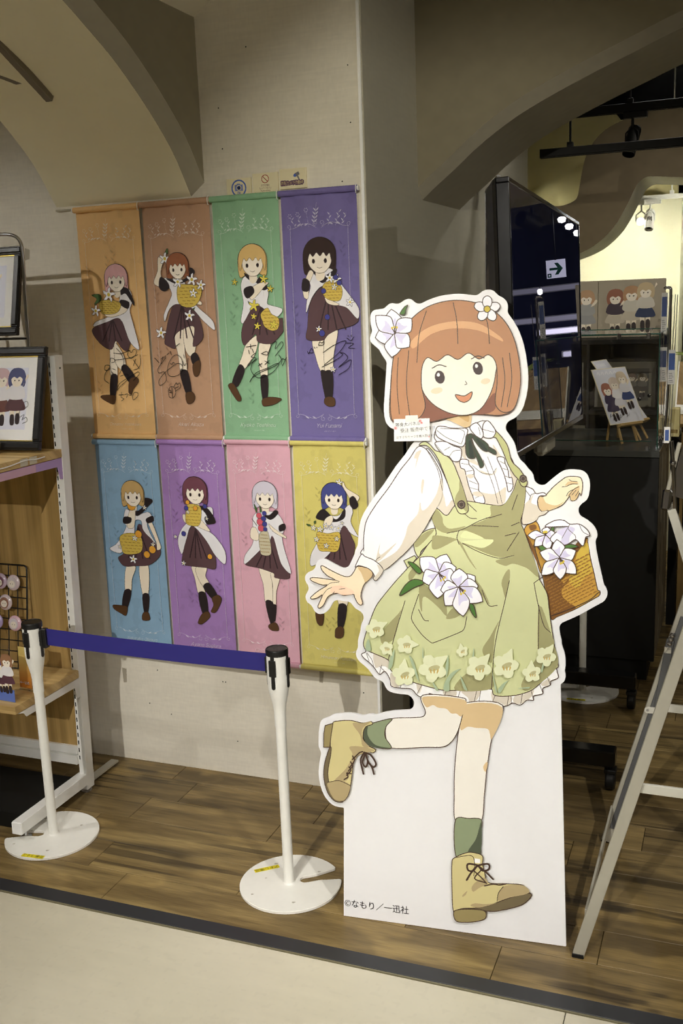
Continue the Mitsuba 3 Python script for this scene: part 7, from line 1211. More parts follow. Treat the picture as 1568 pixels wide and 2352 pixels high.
for i, (x, h, hr_) in enumerate(((-.005, .12, (74, 70, 130)), (.018, .142, (150, 110, 80)), (-.035, .15, (104, 74, 66)))):
    doll(fr(tuple(np.array(Fq_[:3, 3]) + Fq_[:3, 0] * x + Fq_[:3, 1] * .026 + Fq_[:3, 2] * (.0036 + .0007 * i)), Fq_[:3, 0], Fq_[:3, 1]), k, h * .82, hr_, (230, 226, 226), (92, 60, 70), arm=i % 2)

# ------------------------------------------------------------------ monitor on a wheeled stand
yaw, tl, ro = .003, .036, -.036
a_ = np.array([-math.sin(yaw), math.cos(yaw), 0]); n0 = np.array([math.cos(yaw), math.sin(yaw), 0]); b_ = np.array([0, 0, math.cos(tl)]) - n0 * math.sin(tl)
a2 = a_ * math.cos(ro) + b_ * math.sin(ro); b2 = b_ * math.cos(ro) - a_ * math.sin(ro)
FT = fr((-.496, 2.951, 1.416), a2, b2); TW, TH = 1.12, .65
k = thing('monitor', 'large black flat screen seen at a steep angle behind the cut-out panel', 'monitor')
scene['m_screen'] = {'type': 'plastic', 'diffuse_reflectance': rgb((31, 35, 68)), 'int_ior': 1.52}  # navy base colour stands in for part of the bluish reflection
obj('screen', at(bx(-TW / 2 + .012, TW / 2 - .012, -TH / 2 + .016, TH / 2 - .012, -.01, -.001), FT), 'm_screen', k)
for i, (x0, x1, y0, y1) in enumerate(((-TW / 2, TW / 2, -TH / 2, -TH / 2 + .016), (-TW / 2, TW / 2, TH / 2 - .012, TH / 2), (-TW / 2, -TW / 2 + .012, -TH / 2 + .016, TH / 2 - .012), (TW / 2 - .012, TW / 2, -TH / 2 + .016, TH / 2 - .012))):
    obj('bezel', at(bx(x0, x1, y0, y1, -.03, .001, .002), FT), 'm_black_gloss', k)
obj('back_case', at(hull([(sx * TW / 2 * f, sy_ * TH / 2 * f, w_) for f, w_ in ((1, -.03), (.985, -.04), (.93, -.062)) for sx in (-1, 1) for sy_ in (-1, 1)]), FT), 'm_black_plastic', k)
k = thing('monitor_stand', 'black steel monitor stand with foot bars on casters behind the cut-out panel', 'stand')
for yy in (2.80, 3.1): obj('column', bx(-.60, -.565, yy - .02, yy + .02, .1, 1.6, .003), 'm_black_matte', k)
obj('mount_plate', bx(-.566, -.555, 2.72, 3.18, 1.25, 1.55, .002), 'm_black_matte', k)
for yy in (2.955, 3.60):
    f_ = obj('foot_bar', bx(-.86, -.30, yy - .028, yy + .028, .082, .132, .004), 'm_black_gloss', k)
    for xx in (-.83, -.325):
        w_ = obj('caster', J(at(lathe([(0, -.014), (.026, -.014), (.030, -.009), (.030, .009), (.026, .014), (0, .014)], 24), fr((xx + .01, yy, .031), (0, 1, 0), (0, 0, 1)))), 'm_black_plastic', k, smooth=30)
        obj('fork', J(bx(xx - .008, xx + .028, yy - .02, yy + .02, .056, .07, .003), mv(lathe([(0, 0), (.008, 0), (.008, .016), (0, .016)], 12), xx, yy, .068)), 'm_black_plastic', w_)
obj('side_bar', bx(-.60, -.56, 2.9, 3.66, .09, .125, .003), 'm_black_matte', k)
obj('speaker_clip', at(bx(-.09, .07, -TH / 2 - .05, -TH / 2, -.05, -.012, .012), FT), 'm_alu', 'monitor')
# poster panel hung behind the monitor
FP = fr((-.551, 2.515, 1.02), (-.11, .345, 0), (0, 0, 1)); FP[:3, 2] *= 1
k = thing('poster_board', 'narrow dark poster board with chrome edge standing behind the left side of the monitor', 'poster')
obj('board', at(bx(0, .36, 0, .755, -.006, 0), FP), ink((48, 46, 56)), k)
obj('edge_strip', at(J(bx(.358, .363, 0, .755, -.007, .002), bx(0, .36, .752, .757, -.007, .002)), FP), 'm_chrome', k)
up = FP.copy(); 
sgn = 1 if (CAM - FP[:3, 3]) @ FP[:3, 2] > 0 else -1
zf = .0008 if sgn > 0 else -.0068
for i, (yy, h, c) in enumerate(((.45, .13, (92, 84, 84)), (.335, .12, (150, 138, 118)), (.215, .12, (104, 92, 92)), (.095, .12, (168, 154, 126)), (.60, .08, (56, 52, 62)))):
    obj('print', at(flat(good(cat([(.05, yy), (.30, yy + .01), (.34, yy + h * .6), (.2, yy + h), (.06, yy + h * .8)])), zf), FP), ink(c), k)
obj('arc_print', at(flat(LineString([(.29 + .035 * math.cos(t), .645 + .035 * math.sin(t)) for t in np.linspace(1.3, -1.3, 12)]).buffer(.004), zf), FP), ink((150, 138, 104)), k)
obj('hook', J(rod((-.551, 2.515, 1.77), (-.551, 2.53, 1.77), .003), rod((-.662, 2.86, 1.02), (-.662, 2.86, .02), .006), bx(-.70, -.62, 2.8, 2.92, 0, .012)), 'm_chrome', k)

# ------------------------------------------------------------------ display cabinet with a glass showcase
YC = 3.87; S_ = YC / 4.2; XR, XL = -.279 * S_, -.84; ZT = 1.5 + (.857 - 1.5) * S_; YB_ = 4.50
k = thing('display_cabinet', 'tall black cabinet with a dark grey top under the glass showcase', 'cabinet')
obj('front_panel', bx(XL, XR - .002, YC, YC + .018, .09, ZT - .026, .001), 'm_black_matte', k)
obj('top', bx(XL - .004, XR, YC - .004, YB_, ZT - .024, ZT, .0015), mat('cab_top', (58, 60, 58), .3, spec=.5), k)
mat('cab_side', (112, 104, 88), .5)
for i, (ya, yb) in enumerate(((YC + .019, YC + .21), (YC + .25, YC + .42), (YC + .46, YB_ - .005))): obj('side_panel', bx(XR - .022, XR - .004, ya, yb, .08, ZT - .026, .001), 'm_cab_side', k)
obj('carcass', bx(XL, XR - .024, YC + .019, YB_, .09, ZT - .026), 'm_black_matte', k)
obj('plinth', bx(XL, XR - .03, YC + .03, YB_, 0, .09), 'm_black_matte', k)
k = thing('glass_showcase', 'glass showcase with dark edges standing on the black cabinet', 'showcase')
z0, z1 = ZT, 1.5 + (1.319 - 1.5) * S_; xr, xl = -.294 * S_, XL + .03; yf, ybk = YC + .045, YB_ - .09
def pane(nm, o, u, v): obj(nm, (np.array([o, np.add(o, u), np.add(np.add(o, u), v), np.add(o, v)]), np.array([[0, 1, 2], [0, 2, 3]])), 'm_glass', k)
pane('front_pane', (xl, yf, z0 + .002), (xr - xl, 0, 0), (0, 0, z1 - z0 - .004)); pane('side_pane', (xr, yf, z0 + .002), (0, ybk - yf, 0), (0, 0, z1 - z0 - .004)); pane('top_pane', (xl, yf, z1), (xr - xl, 0, 0), (0, ybk - yf, 0)); pane('back_pane', (xl, ybk, z0 + .002), (xr - xl, 0, 0), (0, 0, z1 - z0 - .004))
for a, b, r in (((xl, yf, z1), (xr, yf, z1), .0028), ((xr, yf, z0), (xr, yf, z1), .0022), ((xr, yf, z1), (xr, ybk, z1), .0022), ((xl, yf, z0 + .03), (xr - .02, yf, z0 + .03), .0018), ((xr, ybk, z0), (xr, ybk, z1), .002), ((xl, ybk, z1), (xr, ybk, z1), .002)):
    obj('glass_edge', rod(a, b, r, 6), 'm_glass_edge', k)
for x, yy, zz in ((-.56, yf, z1), (-.415, yf, z1), (-.31, yf, z1), (-.60, ybk, z1), (-.34, ybk, z1), (xr, yf + .05, z1), (xr - .035, yf, z0 + .012), (xr, yf + .03, z0 + .008)):
    obj('clamp', J(bx(x - .007, x + .007, yy - .006, yy + .006, zz - .018, zz + .004, .002)), 'm_chrome', k)
for x, zz in ((-.38, 1.045), (-.34, 1.06)): obj('knob', at(lathe([(0, 0), (.008, 0), (.0075, .006), (0, .008)], 16), fr((x, ybk - .012, zz), (1, 0, 0), (0, 0, 1))), 'm_black_gloss', k, smooth=30)
# picture cards on little wooden easels in the showcase
def tcard(name, label, F, w, h, n, seed):
    k = thing(name, label, 'picture card'); rs = np.random.RandomState(seed)
    obj('card', at(bx(0, w, 0, h, -.002, 0), F), mat('shikishi', (226, 216, 180), .5), k)
    obj('sheet', at(flat(sbox(.0025, .0025, w - .0025, h - .0025), .0003), F), ink((222, 223, 232)), k)
    for i in range(n):
        x = w * (.24 + .26 * i); y_ = h * (.06 + .09 * i)
        doll(fr(tuple(F[:3, 3] + F[:3, 0] * x + F[:3, 1] * y_ + F[:3, 2] * (.0006 + .0007 * i)), F[:3, 0], F[:3, 1]), k, h * .68, [(170, 116, 98), (214, 198, 184), (210, 194, 170)][i % 3], [(74, 66, 88), (232, 230, 232), (228, 226, 230)][i % 3], [(74, 66, 88), (216, 214, 220), (62, 78, 124)][i % 3])
    L = [stroke([(x, y_), (x + .012, y_ + .016), (x + .006, y_ + .004), (x + .022, y_ + .012)], .0012) for x, y_ in zip(rs.uniform(.05 * w, .7 * w, 7), rs.uniform(.03 * h, .2 * h, 7))]
    obj('autograph', at(flat(unary_union(L), .0028), F), 'm_ink', k)
    obj('title_lettering', at(flat(unary_union([stroke([(w * (.12 + .12 * i), h * .9), (w * (.16 + .12 * i), h * .94), (w * (.19 + .12 * i), h * .89)], .004) for i in range(5)]), .0004), F), ink((240, 240, 244)), k)
    return k
c0 = lambda x, z, Y: np.array([x, Y, z])
FC1 = fr((-.4482, 3.98, .9879), (.5786, .8156, 0), (-.3602, .2556, .8972))
tcard('picture_card', 'signed picture card of three figures on a small wooden easel in the showcase', FC1, .194, .232, 3, 1)
FC2 = fr((-.374, 4.10, .9877), (.3502, .9367, 0), (-.5858, .219, .7803))
tcard('picture_card', 'white picture card behind the signed one, its top and right edge showing', FC2, .128, .298, 2, 2)
def easel(label, e, w):
    k = thing('table_easel', label, 'easel')
    g3 = lambda x, y, z: e[:3, 3] + e[:3, 0] * x + e[:3, 1] * y + e[:3, 2] * z
    dn = lambda q, dx, dy: np.array([q[0] + dx, q[1] + dy, ZT + .003])
    for x, t in ((w * .34, -.006), (w * .72, .006)): obj('leg', tube([g3(x, .13, -.006), dn(g3(x + t, -.03, -.006), .0, .0)], .0052, 4), 'm_shelf_wood', k)
    obj('ledge', at(bx(w * .22, w * .86, -.012, -.002, -.009, .014, .001), e), 'm_shelf_wood', k)
    obj('rear_leg', tube([g3(w * .5, .14, -.010), dn(g3(w * .5, .03, -.10), 0, 0)], .005, 4), 'm_shelf_wood', k)
easel('small pale wooden easel holding the signed picture card', FC1, .194)
easel('second small wooden easel to the right behind the signed card', FC2, .128)
# framed pictures on a rear shelf, seen through the showcase, and two canvases above
k = thing('rear_shelf', 'dark shelf rack behind the glass showcase', 'shelf')
for zz in (.62, .98, 1.285): obj('board', bx(-1.0, -.305, 4.56, 4.92, zz - .02, zz, .001), 'm_black_matte', k)
obj('back', bx(-1.0, -.305, 4.92, 4.935, 0, 1.285), mat('rack_back', (58, 56, 48), .6), k)
for x in (-1.0, -.62, -.318): obj('post', bx(x, x + .013, 4.56, 4.92, 0, 1.285, .001), 'm_black_matte', k)
for i, (x, w, z, lab) in enumerate(((-.597, .262, 1.005, 'grey framed group picture on the rear shelf behind the showcase'), (-.93, .28, 1.005, 'grey framed picture half hidden by the monitor, rear shelf'), (-.90, .26, .66, 'lower grey framed picture on the rear shelf beside the monitor edge'))):
    k = thing('mounted_picture', lab, 'picture frame'); h = .20 if i < 2 else .26
    F = fr((x, 4.66, z - .022), (1, 0, 0), (0, .03, .2))
    obj('mount', at(bx(0, w, 0, h, -.008, 0, .001), F), ink((128, 124, 108)), k); obj('print', at(flat(sbox(.03, .03, w - .03, h - .03), .0005), F), ink((84, 82, 76)), k)
    for q in range(4): doll(fr(tuple(F[:3, 3] + F[:3, 0] * (.07 + .045 * q) + F[:3, 1] * .045 + F[:3, 2] * .001), F[:3, 0], F[:3, 1]), k, h * .52, [(56, 48, 46), (120, 100, 84), (128, 108, 96), (140, 128, 104)][q], (120, 116, 108), (84, 78, 72))
for i, (x0, x1, lab) in enumerate(((-.5985, -.3105, 'grey canvas with three figures standing above the showcase, right of a pair'), (-.895, -.6005, 'grey canvas standing above the showcase, cut by the monitor, left of a pair'))):
    k = thing('canvas_print', lab, 'canvas'); F = fr((x0, 4.75, 1.287), (1, 0, 0), (0, .012, .25))
    obj('canvas', at(bx(0, x1 - x0, 0, .2505, -.018, 0, .0015), F), mat('canvas', (168, 158, 140), .7), k)
    for q, (x, hr_, tp, sk) in enumerate(((.075, (150, 98, 76), (70, 58, 70), (196, 186, 168)), (.145, (180, 140, 104), (206, 200, 186), (200, 190, 172)), (.205, (196, 176, 140), (210, 204, 192), (48, 60, 92))) if i == 0 else ((.245, (186, 150, 116), (160, 160, 158), (150, 150, 150)),)):
        doll(fr(tuple(F[:3, 3] + F[:3, 0] * x + F[:3, 1] * (.012 + .012 * q) + F[:3, 2] * (.0006 + .0006 * q)), F[:3, 0], F[:3, 1]), k, .2, hr_, tp, sk, arm=q)
# chrome star-foot leaflet posts on the cabinet with acrylic pockets
k = thing('leaflet_stand', 'chrome leaflet stand with blue leaflets rising from the right end of the cabinet', 'stand')
xs, ys = -.287 * S_ + .004, 4.10
obj('post', tube(cat([(xs, ys, ZT), (xs, ys, ZT), (xs + .012, ys, 1.1), (xs + .012, ys, 1.485), (xs + .010, ys, 1.494), (xs - .004, ys, 1.497), (xs - .012, ys, 1.492)], 4, False), .0052, 10), 'm_chrome', k, smooth=40)
for fx, fy in ((xs - .002, ys), (xs + .03, ys + .26)):
    h = obj('star_foot', mv(lathe([(0, 0), (.010, 0), (.011, .02), (.008, .026), (0, .028)], 16), fx, fy, ZT), 'm_chrome', k, smooth=30)
    for q in range(7):
        a = q * .9; obj('lobe', mv(trimesh.creation.icosphere(2, .007), fx + .019 * math.cos(a), fy + .019 * math.sin(a), ZT + .016), 'm_chrome', h, smooth=True)
for i in range(5): obj('wire', rod((xs - .02 + .011 * i, ys + .02 + .03 * (i % 2), ZT + .02), (xs - .004 + .010 * i, ys + .02 + .03 * (i % 2), 1.47), .0013, 6), 'm_chrome', k)
for i, (x0, z0_, w, h, c1) in enumerate(((xs - .020, 1.326, .022, .152, (70, 96, 160)), (xs - .014, 1.145, .020, .13, (70, 84, 130)), (xs + .011, 1.135, .026, .13, (60, 96, 170)))):
    lf = thing('leaflet', ['white leaflet with a blue field in the top pocket of the leaflet stand', 'white and violet leaflet in the left middle pocket of the leaflet stand', 'white and bright blue leaflet in the right middle pocket of the leaflet stand'][i], 'leaflet', None)
    Fl_ = fr((x0, ys - .012 - .006 * i, z0_), (1, -.1, 0), (0, .03, 1))
    obj('sheet', at(bx(0, w, 0, h, -.001, 0), Fl_), 'm_paper', lf); obj('blue_field', at(flat(sbox(.002, h * .42, w - .002, h * .9), .0004), Fl_), ink(c1), lf)
    obj('text_lines', at(flat(unary_union([sbox(.003, h * (.06 + .05 * q), w * (.8 - .1 * (q % 3)), h * (.075 + .05 * q)) for q in range(6)]), .0004), Fl_), ink((120, 124, 136)), lf)
obj('pocket', J(bx(xs - .022, xs + .004, ys - .02, ys - .018, 1.32, 1.49), bx(xs - .018, xs + .04, ys - .034, ys - .032, 1.13, 1.285)), 'm_acrylic', k)
for i, (z_, c) in enumerate(((.965, (206, 196, 150)), (.945, (220, 212, 172)), (1.0, (196, 184, 130)))):
    b = thing('small_box', ['pale paper box on the cabinet behind the chrome star foot', 'cream paper box stacked behind the leaflet stand', 'yellowish paper box on the rear right of the cabinet'][i], 'box')
    obj('carton', bx(xs - .03 + .022 * i, xs + .005 + .022 * i, 4.26, 4.33, ZT + .0005, z_ + .02, .001), mat('carton%d' % i, c, .6), b)
    obj('label_print', bx(xs - .026 + .022 * i, xs + .0 + .022 * i, 4.2592, 4.26, ZT + .015, ZT + .03), ink((140, 120, 70)), b)

# ------------------------------------------------------------------ rear partition with a cut-out opening, room beyond, tracks and lamps
up_ = [(-.518, 2.231), (-.595, 2.196), (-.646, 2.149), (-.678, 2.094), (-.696, 2.025), (-.707, 1.96), (-.721, 1.908), (-.768, 1.886), (-.821, 1.882), (-.966, 1.899), (-1.12, 1.97)]
op_ = [(.25, 1.955), (-.1, 1.962), (-.259, 1.968), (-.385, 1.981), (-.422, 1.978), (-.455, 1.949), (-.495, 1.868), (-.55, 1.776), (-.626, 1.704), (-.704, 1.665), (-.80, 1.635), (-.92, 1.60)]
outer = [(.9, 2.34), (.2, 2.33), (-.2, 2.31), (-.4, 2.275)] + up_ + [(-1.3, 2.0), (-1.3, 0), (-.97, 0), (-.97, 1.3)] + op_[::-1] + [(.3, 0), (.9, 0)]
sm = lambda P: [tuple(v) for v in cat(P, 5, False)]
poly = Polygon(sm([(.9, 2.34), (.2, 2.33), (-.2, 2.31), (-.4, 2.275)] + up_) + [(-1.4, 2.0), (-1.4, 0), (-.98, 0), (-.98, 1.585)] + sm(op_[::-1]) + [(.3, 1.94), (.3, 0), (.9, 0)])
R = np.array([[1, 0, 0, 0], [0, 0, -1, 5.3], [0, 1, 0, 0], [0, 0, 0, 1.]])
mat('brown_plaster', plaster((120, 108, 86), .22, 26), .8, spec=.2); mat('cream_plaster', plaster((206, 200, 172), .16, 22), .55)
m = ext(poly, .4); nrm = m.face_normals; front = np.abs(nrm[:, 1]) < 2
fz = np.abs(nrm[:, 2]) > .9
def sub(m, mask):
    q = m.copy(); q.update_faces(mask); q.remove_unreferenced_vertices(); return q
obj('wall_partition', at(sub(m, fz), R), 'm_brown_plaster'); struct('wall_partition', 'brown plaster partition with a free-form opening at the rear', 'wall')
obj('reveal', at(sub(m, ~fz), R), 'm_cream_plaster', 'wall_partition', smooth=35)
obj('wall_far', J(bx(-1.4, -.318, 6.0, 6.08, 0, 1.985), bx(-.326, -.318, 6.0, 7.0, 0, 1.985)), mat('far_wall', (224, 222, 196), .7)); struct('wall_far', 'bright pale wall of the room beyond the opening', 'wall')
obj('wall_plaster_lobe', bx(-2, -.36, 6.3, 6.4, 0, 2.44), mat('lobe', plaster((206, 196, 148), .22, 7), .8)); struct('wall_plaster_lobe', 'yellowish plaster wall behind the partition', 'wall')
lob = Polygon(sm([(-.60, 2.30), (-.70, 2.2), (-.72, 2.05), (-.735, 1.93), (-.80, 1.90), (-.95, 1.93), (-1.1, 2.2), (-.9, 2.35)]))
k = 'wall_plaster_lobe'
obj('curved_wing', at(ext(lob.buffer(.05), .10), np.array([[1, 0, 0, -.04], [0, 0, -1, 5.55], [0, 1, 0, 0], [0, 0, 0, 1.]])), 'm_lobe', k)
obj('wall_side_far', bx(-.31, -.29, 6.4, 9.5, 0, 2.2), 'm_ceiling'); struct('wall_side_far', 'side wall beyond the bright room', 'wall')
def track(label, x0, x1, Y, z, m, h=.026, drop=()):
    k = thing('lighting_track', label, 'light track')
    obj('rail', J(bx(x0, x1, Y - .017, Y + .017, z - h, z, .001), bx(x0, x1, Y - .013, Y - .006, z - h - .003, z - h), bx(x0, x1, Y + .006, Y + .013, z - h - .003, z - h)), m, k)
    for x in drop: obj('hanger', J(rod((x, Y, z), (x, Y, 2.75), .004, 8), bx(x - .011, x + .011, Y - .012, Y + .012, z - .002, z + .018, .001)), m, k)
    return k
track('upper black lighting track under the dark ceiling behind the arch', -.75, .9, 4.1, 2.166, 'm_black_matte', .028, (-.41, .2))
track('lower black lighting track crossing in front of the brown partition', -.722, .9, 4.0, 2.018, 'm_black_matte', .028, (-.612, .1))
def spot(label, x, Y, z, m, tgt, L=0, s=1., col=WARM):
    k = thing('track_spotlight', label, 'spotlight')
    obj('adapter', bx(x - .043 * s, x + .043 * s, Y - .016, Y + .016, z - .022 * s, z, .002), m, k)
    obj('neck', rod((x - .01 * s, Y, z - .022 * s), (x - .01 * s, Y, z - .055 * s), .005 * s), m, k)
    c = np.array([x - .012 * s, Y, z - .105 * s]); d = np.array(tgt) - c; d /= np.linalg.norm(d)
    a = np.cross(d, [0, 0, 1.]); a /= np.linalg.norm(a); F = fr(c, a, np.cross(d, a))
    if F[:3, 2] @ d < 0: F[:3, 1] *= -1; F[:3, 2] *= -1
    r = .0235 * s
    b = trimesh.creation.revolve(np.array([(0, -.058 * s), (r * .86, -.058 * s), (r, -.05 * s), (r, .052 * s), (r * .9, .052 * s), (r * .85, .034 * s), (0, .034 * s)]), sections=28); b.fix_normals()
    obj('barrel', at(b, F), m, k, smooth=30)
    for sg_ in (-1, 1): obj('yoke_arm', tube([np.array([x - .01 * s, Y, z - .052 * s]), c + F[:3, 0] * sg_ * r * 1.05 + np.array([0, 0, .034 * s]), c + F[:3, 0] * sg_ * r * 1.1], .0032 * s, 6), m, k)
    key = obj('lens', at(mv(trimesh.creation.cylinder(r * .84, .002, sections=24), 0, 0, .0365 * s), F), None if L else 'm_black_gloss', k)
    if L: scene[key]['emitter'] = area(L / 8, col, .4)
    if not L and m != 'm_black_matte': obj('vent', at(J(*[bx(-r * .5 + i * r * .3, -r * .38 + i * r * .3, -.02 * s, .02 * s, 0, .002) for i in range(4)]), fr(c - F[:3, 2] * 0 + np.array([0, -r * .98, 0]), (1, 0, 0), (0, 0, 1))), 'm_slot', k)
spot('black spotlight hanging from the upper black track', -.39, 4.1, 2.136, 'm_black_matte', (-.62, 3.6, .9))
track('cream lighting track in the bright room beyond the opening', -.75, -.1, 5.8, 1.974, 'm_white_steel', .02, (-.36,))
spot('lit white spotlight shining in the room beyond the opening', -.50, 5.78, 1.948, 'm_white_steel', (-.05, 0., 1.5), 34, 1.0, (1, .96, .74))
spot('unlit white spotlight beside the lit one, pointing down', -.452, 5.74, 1.948, 'm_white_steel', (-.49, 5.4, 1.2))
spot('small white spotlight half hidden by the opening edge', -.60, 5.62, 1.93, 'm_white_steel', (-.9, 5.0, .9), 0, .8)
# unseen lamps beyond, placed to light the far wall, lobe and showcase
HID = [((-1.16, 5.40, 1.86), (-.62, 6.0, 1.66), 700, (1, .96, .76)), ((-.02, 5.45, 1.88), (-.42, 6.0, 1.62), 640, (1, .96, .76)), ((-.3, 4.3, 2.6), (-.35, 4.1, 1.0), 420, NEUT), ((-1.1, 5.5, 2.62), (-.85, 5.7, 2.0), 120, (1, .95, .7)), ((.35, 4.0, 2.6), (-.1, 4.9, .9), 420, WARM)]
for i, (p, t, L, c) in enumerate(HID):
    k = thing('shop_downlight', ['unseen black downlight placed to light the far wall', 'unseen black downlight lighting the far wall through the opening', 'unseen black downlight placed to light the showcase', 'unseen black downlight placed to light the plaster lobe', 'unseen black downlight right of the opening, lighting the partition'][i], 'light')
    d = np.array(t) - np.array(p); d /= np.linalg.norm(d); a = np.cross(d, [0, 0.01, 1.]); a /= np.linalg.norm(a); F = fr(p, a, np.cross(d, a))
    if F[:3, 2] @ d < 0: F[:3, 1] *= -1; F[:3, 2] *= -1
    b = trimesh.creation.revolve(np.array([(0, -.09), (.04, -.09), (.045, .03), (.041, .03), (.041, -.004), (0, -.004)]), sections=20); b.fix_normals()
    obj('housing', at(b, F), 'm_black_matte', k, smooth=30); obj('stem', rod(p, (p[0], p[1], 2.75), .008), 'm_black_matte', k)
    key = obj('lens', at(flat(Point(0, 0).buffer(.035, 6)), F), None, k); scene[key]['emitter'] = area(L / 5, c, 1.3)

# ------------------------------------------------------------------ unseen hall, placed for the monitor to reflect (beyond the right photo edge)
obj('wall_mall', bx(-.25, 5.9, 9.6, 9.7, 0, 2.75), mat('mall_wall', (52, 58, 96), .5)); struct('wall_mall', 'unseen dark blue wall placed for the monitor to reflect', 'wall')
def emi(name, mesh, L, c, k):
    key = obj(name, mesh, None, k); scene[key]['emitter'] = area(L / 8, c, .15)
k = thing('exit_sign', 'hanging exit sign with a green arrow, mirrored in the monitor', 'sign')
FX = fr((.17, 7.30, 1.70), (1, 0, 0), (0, 0, 1))
emi('lightbox', at(bx(-.066, .066, -.062, .062, -.02, 0), FX), 1.5, (.78, .76, 1.), k)
ar = Polygon([(.12, .02), (-.02, .02), (.03, .10), (-.03, .10), (-.11, 0), (-.03, -.10), (.03, -.10), (-.02, -.02), (.12, -.02)])
obj('arrow', at(flat(affinity.scale(affinity.translate(ar, -.01, 0), .4, .4, origin=(0, 0)), .001), FX), ink((30, 140, 120)), k); obj('running_symbol', at(flat(affinity.translate(sbox(-.013, -.013, .013, .013).difference(Point(0, 0).buffer(.006)), .046, -.042), .001), FX), ink((30, 140, 120)), k)
obj('hanger', rod((.17, 7.30, 1.76), (.17, 7.30, 2.75), .006), 'm_black_matte', k)
for i, (x, z, r) in enumerate(((.108, 2.03, .030), (.061, 1.978, .030), (.011, 1.928, .026), (.29, 1.563, .020))):  # unseen lamps, hung where they give bright ovals in the monitor
    k = thing('mall_pendant', f'round unseen lamp giving a bright oval in the monitor, {["first", "second", "third", "lowest"][i]} of its row', 'light'); emi('lens', mv(lathe([(0, -.03), (r * .8, -.022), (r, 0), (r * .6, .012), (0, .014)], 20), x, 7.3, z), 30, (.98, .98, 1.), k)
    obj('cord', rod((x, 7.3, z + .013), (x, 7.3, 2.75), .003, 6), 'm_black_matte', k)
for i, (z, x0, x1, L) in enumerate(((1.60, .1, 1.9, .5), (1.33, .2, 2.4, .7), (1.215, .33, .72, 4.), (1.0, .33, .5, 2.5))):  # unseen strips, set to give the violet bands in the monitor
    k = thing('shop_light_strip', f'unseen violet white light strip mirrored in the monitor, {["top", "second", "third", "lowest"][i]}', 'light'); emi('diffuser', bx(x0, x1, 9.5, 9.53, z - .02, z + .02), L, (.78, .74, 1.), k); obj('housing', bx(x0 - .02, x1 + .02, 9.53, 9.6, z - .03, z + .03), 'm_white_steel', k)
k = thing('shop_awning', 'unseen grey board placed for the monitor to reflect', 'sign board'); obj('board', bx(-.2, 3, 9.3, 9.36, 2.15, 2.45), mat('awning', (150, 146, 130), .6), k)  # out of view, only there to be mirrored in the monitor

# ------------------------------------------------------------------ folding sign stands at the right edge
k = thing('sign_stand', 'aluminium folding sign stand whose legs cross the lower right corner', 'sign stand')
def rail(p, q, wx, wy, m, nm, par):
    p, q = np.array(p), np.array(q); F = fr(p, np.array([0, 1, 0.]), np.cross((q - p), [0, 1, 0.])); d = q - p; L = np.linalg.norm(d); d = d / L
    F = np.eye(4); F[:3, 0] = np.array([0, 1., 0]); F[:3, 2] = d; F[:3, 1] = np.cross(F[:3, 2], F[:3, 0]); F[:3, 1] /= np.linalg.norm(F[:3, 1]); F[:3, 0] = np.cross(F[:3, 1], F[:3, 2]); F[:3, 3] = p
    return obj(nm, at(bx(-wx / 2, wx / 2, -wy / 2, wy / 2, 0, L, .0012), F), m, par)
sl_ = .2695
rail((-.2895, 2.118, .006), (-.2895 + sl_ * 1.25, 2.118, 1.256), .024, .026, 'm_alu', 'leg', k)
rail((-.2895, 2.650, .006), (-.2895 + sl_ * 1.25, 2.650, 1.256), .040, .026, 'm_alu', 'leg', k)
for yy in (2.118, 2.650): obj('rubber_foot', bx(-.303, -.277, yy - .014, yy + .014, 0, .010, .001), 'm_black_matte', k)
rail((-.272, 2.6265, .05), (-.272 + sl_ * .62, 2.6265, .67), .006, .016, 'm_grey_bar', 'channel', k)
obj('lower_bar', J(bx(-.279, -.273, 2.13, 2.64, .088, .112, .001)), 'm_alu', k)
rail((-.165, 2.625, .40), (-.135, 2.620, .61), .006, .020, 'm_grey_bar', 'folding_stay', k)
obj('hinge', J(*[mv(trimesh.creation.icosphere(2, .007), -.137 + .003 * i, 2.617, .60 + .011 * i) for i in range(3)], bx(-.150, -.132, 2.616, 2.622, .572, .59, .001)), 'm_chrome', k, smooth=True)
for yy, z in ((2.128, .432), (2.628, .418)):
    obj('spreader', bx(-.29 + sl_ * z + .004, .384 - .268 * z, yy - .004, yy + .004, z - .011, z + .011, .001), 'm_alu_white', k)
obj('bracket', at(ext(LineString([(0, 0), (.032, 0)]).buffer(.0085, 8), .004), fr((-.187, 2.6235, .409), (1, 0, .04), (0, 0, 1))), 'm_alu_white', k)
obj('screw', at(lathe([(0, 0), (.004, 0), (.003, .002), (0, .002)], 12), fr((-.187, 2.6195, .409), (1, 0, 0), (0, 0, 1))), 'm_chrome', k)
for yy in (2.118, 2.650): rail((.384, yy, .006), (.050, yy, 1.25), .024, .026, 'm_alu', 'leg', k)
k = thing('poster_stand', 'white framed poster stand with chrome corner at the right photo edge', 'sign stand')
P0 = np.array([-.169, 2.9, .925])
rail(P0 + np.array([.012, 0, -.03]), P0 + np.array([.30, -.05, -.925]), .022, .024, 'm_alu_white', 'frame_leg', k)
rail(P0 + np.array([.006, .014, -.018]), P0 + np.array([.24, .5, -.925]), .012, .02, 'm_alu', 'rear_leg', k)
obj('corner', at(bx(-.014, .012, -.034, .026, -.012, .012, .006), fr(P0, (1, -.2, -.1), (-.2, 0, 1))), 'm_chrome', k)
obj('top_rail', at(bx(0, .012, 0, .15, -.006, .006, .002), fr(P0 + np.array([-.008, 0, .01]), (1, 0, -.2), (.22, .05, 1))), 'm_alu', k)
